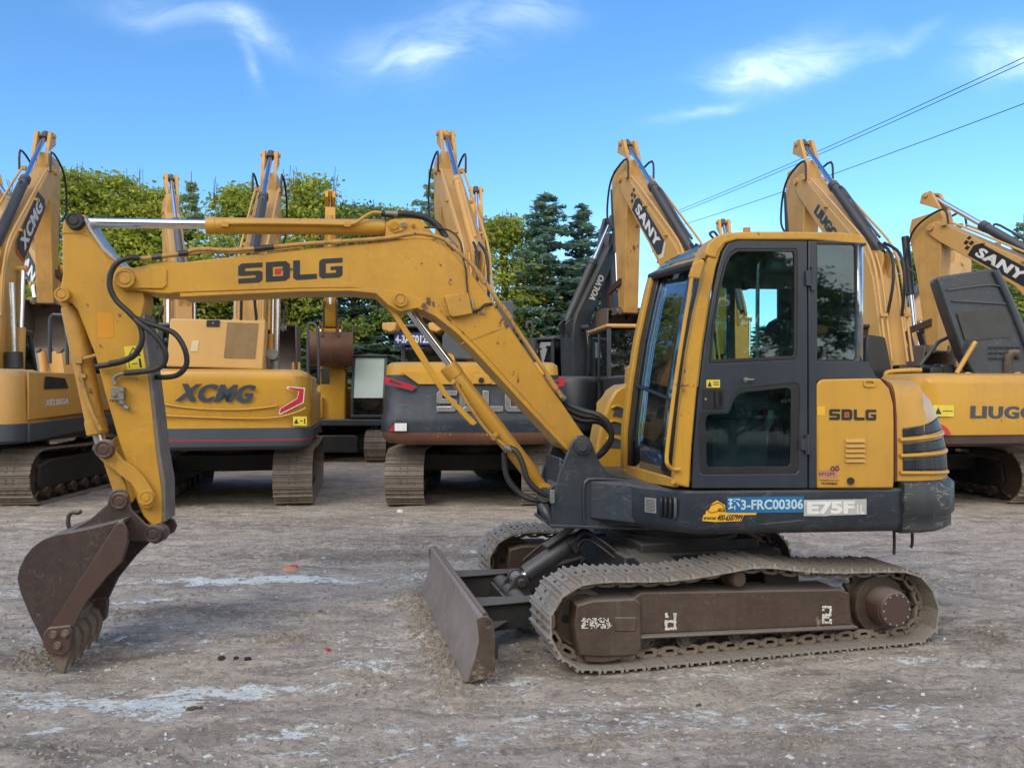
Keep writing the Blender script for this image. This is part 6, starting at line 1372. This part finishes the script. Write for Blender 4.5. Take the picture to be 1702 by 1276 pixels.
mb = MB(); RD.pr(mb, [(783, 638), (790, 623), (811, 623), (818, 638)], t - .03, t + .05); mb.build('latch_surround', 'yellow_clean', cwD, bevel=.01)
MB().cyl(RD.P(800, 632, t - .05), RD.P(800, 632, t - .02), .04, .03, 14).build('latch_knob', 'black_trim', cwD)
quadlet([rect(0, 0, 1, 1)], RD.P(656, 716, t - .03), RD.P(676, 716, t - .03), RD.P(656, 703, t - .03), 'white_paint', cwD, lift=.006)
quadlet([[(0, 0), (1, 0), (1, 1)]], RD.P(646, 716, t - .03), RD.P(655, 716, t - .03), RD.P(646, 705, t - .03), 'red_paint', cwD, 'reflector', lift=.006)
mb = MB(); RD.pr(mb, [(662, 528), (740, 528), (738, 541), (664, 541)][::-1], 0, .02, at=0)
# number plate in the rear cab window
quadlet([rect(0, 0, 1, 1)], PT(655, 573, 12.9), PT(716, 573, 12.9), PT(655, 553, 12.9), 'blue_sign', rD, 'number_plate')
lettering('4-3AC0123', PT(657, 570, 12.89), PT(714, 570, 12.89), PT(657, 557, 12.89), 'white_paint', rD, bold=.03)
for x0 in (635, 712):
    mb = MB(); mb.prism([PT(x0, 536, 12.7), PT(x0 + 24, 535, 12.7), PT(x0 + 22, 548, 12.7), PT(x0 + 14, 552, 12.7), PT(x0, 548, 12.7)], (0, .5, 0)); mb.build('roof_lamp_guard', 'amber', rD, bevel=.02)
mb = MB(); mb.prism([PT(735, 595, 12.6), PT(735, 560, 12.6), PT(742, 545, 12.6), PT(800, 545, 12.6), PT(800, 598, 12.6)], (0, .4, 0)); mb.build('air_box', 'grey_paint', rD, bevel=.02)
mb = MB(); mb.prism([PT(827, 598, 12.7), PT(827, 500, 12.7), PT(853, 500, 12.7), PT(853, 598, 12.7)], (0, .3, 0)); mb.build('standing_cover', 'grey_paint', rD, bevel=.02)
mb = MB(); mb.prism([PT(738, 600, 11.6)] + [PT(745 + 9 * math.cos(R(a)), 592 + 5 * math.sin(R(a)), 11.6) for a in range(180, 361, 30)] + [PT(757, 600, 11.6)], (0, .05, 0), [[PT(745 + 3 * math.cos(R(a)), 593 + 3 * math.sin(R(a)), 11.6) for a in range(0, 360, 60)]]); mb.build('lifting_lug', 'yellow_clean', rD)
mb = MB(); mb.cyl(PT(880, 600, 12.2), PT(880, 562, 12.2), .12, n=18); mb.tube([PT(876, 545, 12.2), PT(876, 537, 12.2), PT(884, 537, 12.2), PT(885, 556, 12.2)], .025, n=8); mb.build('exhaust_stack', 'dark_barrel', rD)

# ---- F
rF, FF, cwF, bmF, amF = bg_machine('excavator behind the near cab front, grey boom nameplate, black cab with amber roof edge', 1165, 13.4, 1043, 240, 16.2, (2.85, 13.4), 6, La=3.5, tilt=-.02, pal='amber',
    cwbands=[(.97, .12, 0), (1.02, .0, 0), (1.30, .0, 0), (1.305, .0, 1), (2.1, .04, 1), (2.16, .12, 1)], cwm=['charcoal', 'amber'], text='SANY', side=1, textm='white_paint', plate='slate_grey', group=G1, cabk=dict(frame='door_black', roofm='amber'), hoodm='slate_grey', text_span=(.56, .80), arm_mat='amber')
RF_ = Fr(2.85, 13.4, R(6)); t = -2.335
for x0, sg in ((1062, 1), (1262, -1)):
    quadlet([[(0, .9), (0, 1), (.9, .98), (.9, .88)], [(0, .62), (0, .35), (1, -.05), (1, .25)]] if sg > 0 else [[(1, .9), (1, 1), (.1, .98), (.1, .88)], [(1, .62), (1, .35), (0, -.05), (0, .25)]], RF_.P(x0, 716, t), RF_.P(x0 + 26, 716, t), RF_.P(x0, 676, t), 'red_paint', cwF, 'tail_light', lift=.006)
mb = MB(); mb.box(PT(1093, 414, 15.3), .20, .12, .12); mb.build('boom_lamp', 'black_trim', rF, bevel=.02); mb = MB(); mb.box(PT(1100, 432, 15.0), .18, .12, .14); mb.build('boom_lamp', 'black_trim', rF, bevel=.03)
mb = MB(); mb.prism([PT(992, 686, 12.6), PT(992, 670, 12.6), PT(1012, 648, 12.6), PT(1032, 632, 12.6), PT(1034, 640, 12.6), PT(1010, 700, 12.6)], (0, .1, 0)); mb.build('corner_panel', 'amber', rF, bevel=.01)

# ---- G
rG, FG, cwG, bmG, amG = bg_machine('excavator right of the near cab, propped charcoal hood lid above its yellow counterweight', 1482, 12.9, 1336, 240, 15.8, (6.72, 13.45), 9, La=3.6, tilt=-.02, pal='amber_pale',
    cwbands=[(.95, .16, 2), (1.0, .04, 2), (1.12, .02, 2), (1.125, .0, 0), (1.2, -.01, 0), (1.85, .0, 0), (1.9, .0, 1), (1.98, .05, 1), (2.01, .15, 1)], cwm=['yellow_clean', 'yellow_clean', 'rust_brown'], text='LIUGONG', side=1, textm='navy_ink', group=G1, hoodtop=1.7, text_span=(.52, .80), arm_mat='amber_pale')
RG = Fr(6.72, 13.45, R(9)); t = -2.335
lettering('LIUGONG', RG.P(1613, 695, t), RG.P(1778, 697, t), RG.P(1614, 674, t), 'navy_ink', cwG, bold=.03, heavy=.006)
quadlet([[(0, 0), (1, 0), (.75, .6), (.4, .95), (0, 1)]], RG.P(1557, 722, t), RG.P(1581, 722, t), RG.P(1557, 705, t), 'red_paint', cwG, 'tail_light', lift=.006)
quadlet([rect(0, 0, 1, 1)], RG.P(1551, 692, t), RG.P(1585, 692, t), RG.P(1551, 673, t), 'sticker_yellow', cwG); quadlet([[(.08, .2), (.40, .2), (.24, .8)], rect(.45, .45, .95, .52)], RG.P(1551, 692, t), RG.P(1585, 692, t), RG.P(1551, 673, t), 'black_ink', cwG, 'sticker_print', lift=.005)
for x in (1610, 1693):
    mb = MB(); mb.prism([PT(x - 7, 633, 11.4)] + [PT(x + 7 * math.cos(R(a)), 624 - 6 * math.sin(R(a)), 11.4) for a in range(180, -1, -30)] + [PT(x + 7, 633, 11.4)], (0, .05, 0), [[PT(x + 3 * math.cos(R(a)), 624 + 3.5 * math.sin(R(a)), 11.4) for a in range(0, 360, 60)]]); mb.build('lifting_lug', 'yellow_clean', rG, bevel=.004)
lidp = [(1557, 464), (1563, 459), (1650, 446), (1657, 449), (1702, 560), (1732, 640), (1660, 640), (1622, 628), (1600, 590), (1575, 520)]
mb = MB(); mb.prism([PT(x, y, 12.0) for x, y in lidp], (.06, .35, .0)); lid = mb.build('hood_lid', 'charcoal', rG, bevel=.03)
mb = MB(); mb.tube([PT(x, y, 11.97) for x, y in [(1655, 450), (1678, 498), (1702, 556), (1732, 636)]], .05, n=8, smooth=2); mb.tube([PT(x, y, 11.97) for x, y in [(1575, 482), (1640, 474), (1664, 476)]], .012, n=6); mb.tube([PT(x, y, 11.97) for x, y in [(1583, 500), (1672, 505)]], .012, n=6, smooth=0); mb.build('lid_rim', 'grey_paint', lid)
quadlet([rect(0, 0, 1, 1)], PT(1604, 566, 11.985), PT(1680, 560, 11.985), PT(1590, 520, 11.985), 'seat_grey', lid, 'lid_lining', lift=.01)
mb = MB(); 
for i in range(6):
    for j in range(3): mb.cyl(PT(1648 + i * 9, 578 + j * 9, 11.98), PT(1648 + i * 9, 578 + j * 9, 11.96), .02, n=8)
mb.build('lid_perforations', 'black_trim', lid)
MB().cyl(PT(1621, 568, 11.9), PT(1590, 620, 11.9), .035, n=10).build('lid_prop', 'yellow', rG)
mb = MB(); mb.tube([PT(1472, 634, 12), PT(1472, 624, 12), PT(1477, 618, 12), PT(1510, 615, 12), PT(1531, 615, 12)], .035, n=8); mb.build('grab_rail', 'yellow', rG)
mb = MB()
for k in range(9): mb.box(PT(1500 + k * 17, 622 + (k * 7) % 9 - 4, 12.3 + .1 * (k % 3)), .22, .25, .22 + .05 * (k % 3))
mb.build('engine_block', 'black_trim', rG, bevel=.03)
mb = MB(); 
mb.tube([PT(1675, 632, 12), PT(1674, 600, 12), PT(1680, 588, 12), PT(1690, 588, 12)], .07, n=12); mb.build('exhaust_pipe', 'rusty_frame', rG, smooth=60)
mb = MB(); mb.tube([PT(1500, 650, 12.6), PT(1560, 568, 12.6), PT(1596, 567, 12.6), PT(1640, 620, 12.6)], .03, n=8, smooth=2); mb.build('guard_rail', 'slate_grey', rG)
mb = MB(); mb.prism([PT(1438, 640, 12.2), PT(1440, 560, 12.2), PT(1446, 556, 12.2), PT(1472, 560, 12.2), PT(1482, 610, 12.2), PT(1482, 640, 12.2)], (0, .5, 0)); mb.build('mirror_housing', 'black_trim', rG, bevel=.03)
MB().box(PT(1440, 448, 13.5), .18, .14, .2).build('boom_lamp', 'black_trim', rG, bevel=.03)

# ---- H
rH, FH, cwH, bmH, amH = bg_machine('rightmost excavator, its boom with black nameplate rising behind the propped hood lid', 1830, 12.9, 1548, 326, 15.6, (10.3, 13.4), 22, La=3.1, tilt=-.05, pal='amber_pale', text='SANY', side=1, textm='white_paint', plate='black_ink', group=G1, text_span=(.50, .74), arm_mat='amber_pale', zf=1.9)

MB().cyl(PT(1673, 443, 13.55), PT(1673, 443, 13.6), .20, n=28).build('round_disc', 'white_paint', rH) if False else None
# ---- second row
rC, FC, cwC, bmC, amC = bg_machine('small yellow excavator facing the camera, white screen in its cab and black dozer blade', 549, 20.2, 549, 322, 19.0, (-4.28, 20.6), 180, La=3.25, tilt=.04, pal='yellow_clean', sc=.92, zf=1.35, curl=-.9, cabk=dict(curtain='mirror_pane', sill=.33), group=G2, w=.28, aw_=.24, dark='yellow_clean', bucket_mat='rust_lip', bwid=1.15)
mb = MB(); mb.prism([PT(515, 752, 19.0), PT(515, 728, 19.0), PT(520, 723, 19.0), PT(590, 723, 19.0), PT(595, 728, 19.0), PT(595, 752, 19.0)], (0, .12, 0)); mb.build('dozer_blade', 'black_trim', rC, bevel=.03)
mb = MB(); mb.prism([PT(532, 700, 19.4), PT(532, 612, 19.4), PT(538, 609, 19.4), PT(566, 609, 19.4), PT(574, 612, 19.4), PT(574, 700, 19.4)], (0, .3, 0)); mb.build('front_post', 'yellow_clean', rC, bevel=.04)
bg_machine('excavator half hidden behind the leftmost booms, its boom nameplate edged in red', 118, 18.4, -12, 292, 21, (-10.6, 19), -10, La=3.4, tilt=0, pal='amber', text='SANY', side=1, textm='white_paint', plate='black_ink', group=G2, text_span=(.40, .60), detail=False)
bg_machine('farther excavator whose upright pale arm stands left of the near boom nameplate', 306, 18.3, 284, 296, 20.5, (-7.9, 18.8), 2, La=4.2, tilt=.02, pal='amber_pale', dark='grey_paint', group=G2, bucket_mat='cast_metal', detail=False, w=.36)
bg_machine('farther excavator with short plain arm tip close behind the tallest boom pipes', 800, 19, 791, 316, 20.8, (-.75, 19.6), 0, La=3.6, tilt=.0, pal='yellow_clean', group=G2, detail=False, w=.34)
bg_machine('farther excavator whose small yellow arm tip shows over the near cab roof', 1232, 19.5, 1202, 370, 21.5, (5.4, 20), 5, La=3.6, tilt=.0, pal='yellow_clean', group=G2, detail=False, w=.34)
bg_machine('farther excavator with pale boom climbing between the two right-hand arms', 1478, 18.5, 1590, 392, 20.2, (9.6, 19), -18, La=3.4, tilt=.0, pal='amber_pale', group=G2, detail=False, w=.38)
rE, FE, cwE, bmE, amE = bg_machine('dark grey excavator with white letters running up its steep boom, left of the black cab', 952, 16.2, 1016, 366, 17.1, (1.25, 16.3), -30, La=2.8, tilt=.0, pal='slate_grey', group=G2, text='VOLVO', side=-1, textm='white_paint', text_span=(.60, .78), detail=False, w=.36, bucket_mat='rust_brown', arm_mat='grey_paint', zf=1.5)
mb = MB()
for k in range(4): mb.tube([PT(952 + k * 8, 675, 15.2), PT(952 + k * 8, 664, 15.2), PT(948 + k * 10, 660, 15.2)], .018, n=6)
mb.build('hose_fittings', 'bare_steel', rE)

# ================================================================= power lines
for (x0, y0, Y0, x1, y1, Y1, lab) in ((1070, 373, 60, 1960, -24, 24, 'topmost of three black power lines crossing the sky'), (1070, 377, 60, 1960, -14, 24, 'middle power line, close below the topmost one'), (1080, 391, 60, 1960, 75, 24, 'lowest power line, well apart from the other two')):
    a = PT(x0, y0, Y0); b = PT(x1, y1, Y1); L = [a.lerp(b, k / 16) - V((0, 0, .25 * math.sin(math.pi * k / 16))) for k in range(17)]
    o = MB().tube(L, .017, n=5, smooth=0).build('power_line', 'wire_black', smooth=60, loc=(a.x, a.y, 0)); tag(o, lab, 'power line', 'power lines over the yard')

# ================================================================= fence and trees
mb = MB(); FY = 24.0
root = thing('steel_fence', 'dark green steel lattice fence standing before the trees', 'fence', (0, FY, 0))
for k in range(28):
    x = -19 + k * 1.5; MB().box((x, FY, 1.3), .07, .07, 2.6).build('fence_post', 'fence_steel', root)
mb = MB()
for z in (.25, 2.45): mb.box((1.2, FY, z), 41, .04, .05)
for k in range(230):
    x = -19 + k * .18
    for sg in (-1, 1): mb.add([(x, FY, .25), (x + .02, FY, .25), (x + .02 + sg * 1.1, FY, 2.45), (x + sg * 1.1, FY, 2.45)], [(0, 1, 2, 3)])
mb.build('lattice', 'fence_steel', root, smooth=0, recalc=False)

def leaf(mb, c, n_, s, rnd, asp=.55):
    u = n_.orthogonal().normalized(); a = rnd.random() * 6.283; w_ = n_.cross(u); d = u * math.cos(a) + w_ * math.sin(a); e = n_.cross(d)
    mb.v += [c - d * s, c - e * s * asp, c + d * s, c + e * s * asp]; k = len(mb.v) - 4; mb.f.append([k, k + 1, k + 2, k + 3]); mb.m.append(0)
def broadleaf(seed, h=9.0, rad=2.2, n_cl=150, per=75, ls=.075, low=.12):
    rnd = random.Random(seed); tk = MB(); cr = MB()
    tk.tube([(0, 0, -.1), (.05, .02, h * .3), (-.06, .05, h * .6), (.04, 0, h * .93)], .13, n=8)
    for _ in range(n_cl):
        f = rnd.random(); z = h * (low + (1 - low) * f); prof = rad * (.55 + .6 * math.sin(min(1, f * 1.15) * math.pi * .9)) * (1 - .72 * f ** 4)
        a = rnd.random() * 6.283; r_ = prof * math.sqrt(rnd.uniform(.15, 1.0)) * rnd.uniform(.8, 1.12)
        c = V((math.cos(a) * r_, math.sin(a) * r_, z)); sz = rnd.uniform(.28, .62)
        if rnd.random() < .35: tk.tube([(0, 0, max(.3, z - r_ * .7)), V((c.x * .5, c.y * .5, z - r_ * .25)), c], .025, n=5)
        out_ = V((c.x, c.y, .4)).normalized()
        for _ in range(per):
            p = V((rnd.gauss(0, 1), rnd.gauss(0, 1), rnd.gauss(0, .55))) * sz * .55
            nn = (V((rnd.gauss(0, 1), rnd.gauss(0, 1), rnd.gauss(.5, 1))) + out_ * .6).normalized()
            leaf(cr, c + p, nn, ls * rnd.uniform(.6, 1.3), rnd)
    for _ in range(10):                                    # bare twigs above the crown
        a = rnd.random() * 6.283; r_ = rnd.uniform(0, rad * .7); b = V((math.cos(a) * r_, math.sin(a) * r_, h * .9))
        for k in range(3): tk.tube([b, b + V((rnd.uniform(-.2, .2), 0, rnd.uniform(.5, 1.2)))], .008, n=4, smooth=0)
    return tk, cr
def conifer(seed, h=9.0, rad=1.9, ls=.10, dens=1.0, droop=.25):
    rnd = random.Random(seed); tk = MB(); cr = MB(); tk.cyl((0, 0, -.1), (0, 0, h), .14, .012, 8)
    z = h * .06
    while z < h * .985:
        f = z / h; L = rad * (1 - f) ** .8 * rnd.uniform(.6, 1.3) + .08
        nb = rnd.randint(5, 7); a0 = rnd.random() * 6
        for b in range(nb):
            a = a0 + b * 6.283 / nb + rnd.uniform(-.3, .3); l = L * rnd.uniform(.55, 1.25); d = V((math.cos(a), math.sin(a), 0)); sd_ = V((-d.y, d.x, 0))
            zz = z + rnd.uniform(-.12, .12)
            tip = d * l + V((0, 0, l * (.22 if f > .8 else .05) - droop * l * l / max(rad, .1)))
            tk.tube([(0, 0, zz), tip * .5 + V((0, 0, zz + .04)), tip + V((0, 0, zz))], .018 * (1 - f) + .005, n=4, smooth=0)
            n = int(64 * dens * (l + .25))
            for _ in range(n):
                t = rnd.uniform(.12, 1.03); wv_ = (1 - t) * .30 * l + .09; p = tip * t + V((0, 0, zz + .05 * (1 - t))) + sd_ * rnd.uniform(-wv_, wv_) + V((0, 0, rnd.uniform(-.10, .04)))
                nn = V((rnd.gauss(0, .55), rnd.gauss(0, .55), 1)).normalized(); leaf(cr, p, nn, ls * rnd.uniform(.7, 1.5), rnd, .38)
        z += h * .032 * rnd.uniform(.7, 1.5)
    return tk, cr
def make_mesh(mb, name, mat, sm=0):
    o = mb.build(name, mat, None, smooth=sm, recalc=False); me = o.data; bpy.data.objects.remove(o); return me
TV = {}
def variant(key, gen, leafm):
    tk, cr = gen; TV[key] = (make_mesh(tk, 'trunk', 'bark', 60), make_mesh(cr, 'crown', leafm))
variant('lime1', broadleaf(11, 9, 2.3, 240, 110, .075), 'leaf_lime'); variant('lime2', broadleaf(12, 9, 2.0, 220, 110, .075), 'leaf_lime'); variant('green1', broadleaf(13, 9, 2.3, 220, 100, .08), 'leaf_green')
variant('fir1', conifer(21, 9, 2.7), 'needle_green'); variant('fir2', conifer(22, 9, 2.3), 'needle_green'); variant('fir3', conifer(23, 9, 2.4, droop=.3), 'needle_pale')
NTREE = 0
def tree(kind, px, Y, topy, wsc, label, cat, group, rot=None):
    global NTREE; NTREE += 1
    x = (px - CXP) * Y / FPX; h = CAMZ + (HZ - topy) * Y / FPX
    nm = 'conifer_tree' if kind.startswith('fir') else 'leafy_tree'
    r_ = thing(nm, label, cat, (x, Y, 0), group); s_ = h / 9.0; r_.scale = (wsc, wsc, s_); r_.rotation_euler = (0, 0, NTREE * 1.7 if rot is None else rot)
    for me, n_ in zip(TV[kind], ('trunk', 'crown')):
        o = bpy.data.objects.new(n_, me); COL.objects.link(o); o.parent = r_
    return r_
GL = 'yellow-green leafy trees behind the machines'; GC = 'dark conifers behind the machines'; GF = 'dark conifers filling the lower tree line'
for (k, px, Y, ty, ws, lab) in (
    ('lime1', 10, 26, 330, 1.1, 'leafy tree in the gap at the left edge under the first tall boom'),
    ('lime1', 120, 26, 292, 1.15, 'tall yellow-green tree just right of the leftmost tall arm'),
    ('lime2', 200, 26.5, 300, 1.2, 'yellow-green tree above the chromed rod, left of the upright pale arm'),
    ('lime2', 262, 26, 322, 1.1, 'yellow-green tree directly behind the upright pale arm'),
    ('lime1', 405, 26, 318, 1.1, 'yellow-green tree partly covered by the arm with grey cylinder'),
    ('lime2', 515, 26, 302, 1.1, 'rounded yellow-green tree rising right of the grey-cylinder arm'),
    ('green1', 590, 26, 345, 1.0, 'lower leafy tree right of the small far yellow boom'),
    ('lime2', 655, 26.5, 352, 1.0, 'thin leafy tree over the boom bend, left of the tallest arm'),
    ('lime1', 838, 26, 368, 1.05, 'yellowing tree just right of the tallest arm'),
    ('green1', 1545, 26, 415, 1.2, 'leafy green tree showing under the rightmost boom'),
    ('lime2', 1620, 26, 420, 1.1, 'yellow-green tree framed between rightmost boom and arm'),
    ('green1', 1480, 27, 470, 1.0, 'low leafy tree behind the pipes of the boom right of the cab')):
    tree(k, px, Y, ty, ws, lab, 'tree', GL)
for (k, px, Y, ty, ws, lab) in (
    ('fir3', 318, 25.5, 285, .75, 'slim pale conifer right beside the upright pale arm'),
    ('fir3', 725, 25, 262, .85, 'pale feathery conifer poking out left of the tallest arm'),
    ('fir1', 905, 24.8, 318, 1.25, 'tallest dark conifer, standing left of the grey boom'),
    ('fir2', 968, 25.2, 343, 1.25, 'narrower dark conifer touching the tip of the grey boom'),
    ('fir3', 1008, 26, 400, .8, 'thin pale conifer between the grey boom and the tall arm'),
    ('fir3', 1702, 25, 355, .9, 'pale conifer cut by the right edge of the picture')):
    tree(k, px, Y, ty, ws, lab, 'conifer', GC)
for i, px in enumerate((30, 130, 215, 300, 395, 470, 555, 630, 700, 770, 850, 945)):
    tree(('fir1', 'fir2')[i % 2], px, 24.9 + .3 * (i % 3), (470, 455, 480, 440)[i % 4], 1.15, 'dark conifer in the continuous lower tree line seen beneath the booms', 'conifer', GF)
for i, px in enumerate((1110, 1190, 1270, 1350, 1440, 1520, 1600, 1690)):
    tree(('fir1', 'fir2')[i % 2], px, 25.5 + .3 * (i % 3), (560, 520, 540, 500)[i % 4], 1.1, 'low dark conifer in the tree line right of the near cab front', 'conifer', 'low conifers right of the near cab front')

# trees standing behind the camera: they shade the near half of the yard and show in the cab glass
variant('shade', broadleaf(31, 10, 3.2, 260, 190, .10, .10), 'leaf_shade')
for i in range(13):
    x = -27 + i * 3.1; tree('shade', CXP, 9, 600, 1, 'broad leafy tree in the row behind the camera', 'tree', 'shade trees behind the camera')
    r_ = [o for o in COL.objects if o.get('group') == 'shade trees behind the camera' and o.type == 'EMPTY'][-1]
    r_.location = (x, -13 - (i % 2) * 1.4, 0); hh_ = 6.5 + 1.0 * math.sin(i * 2.1); r_.scale = (1.1, 1.1, hh_ / 10)
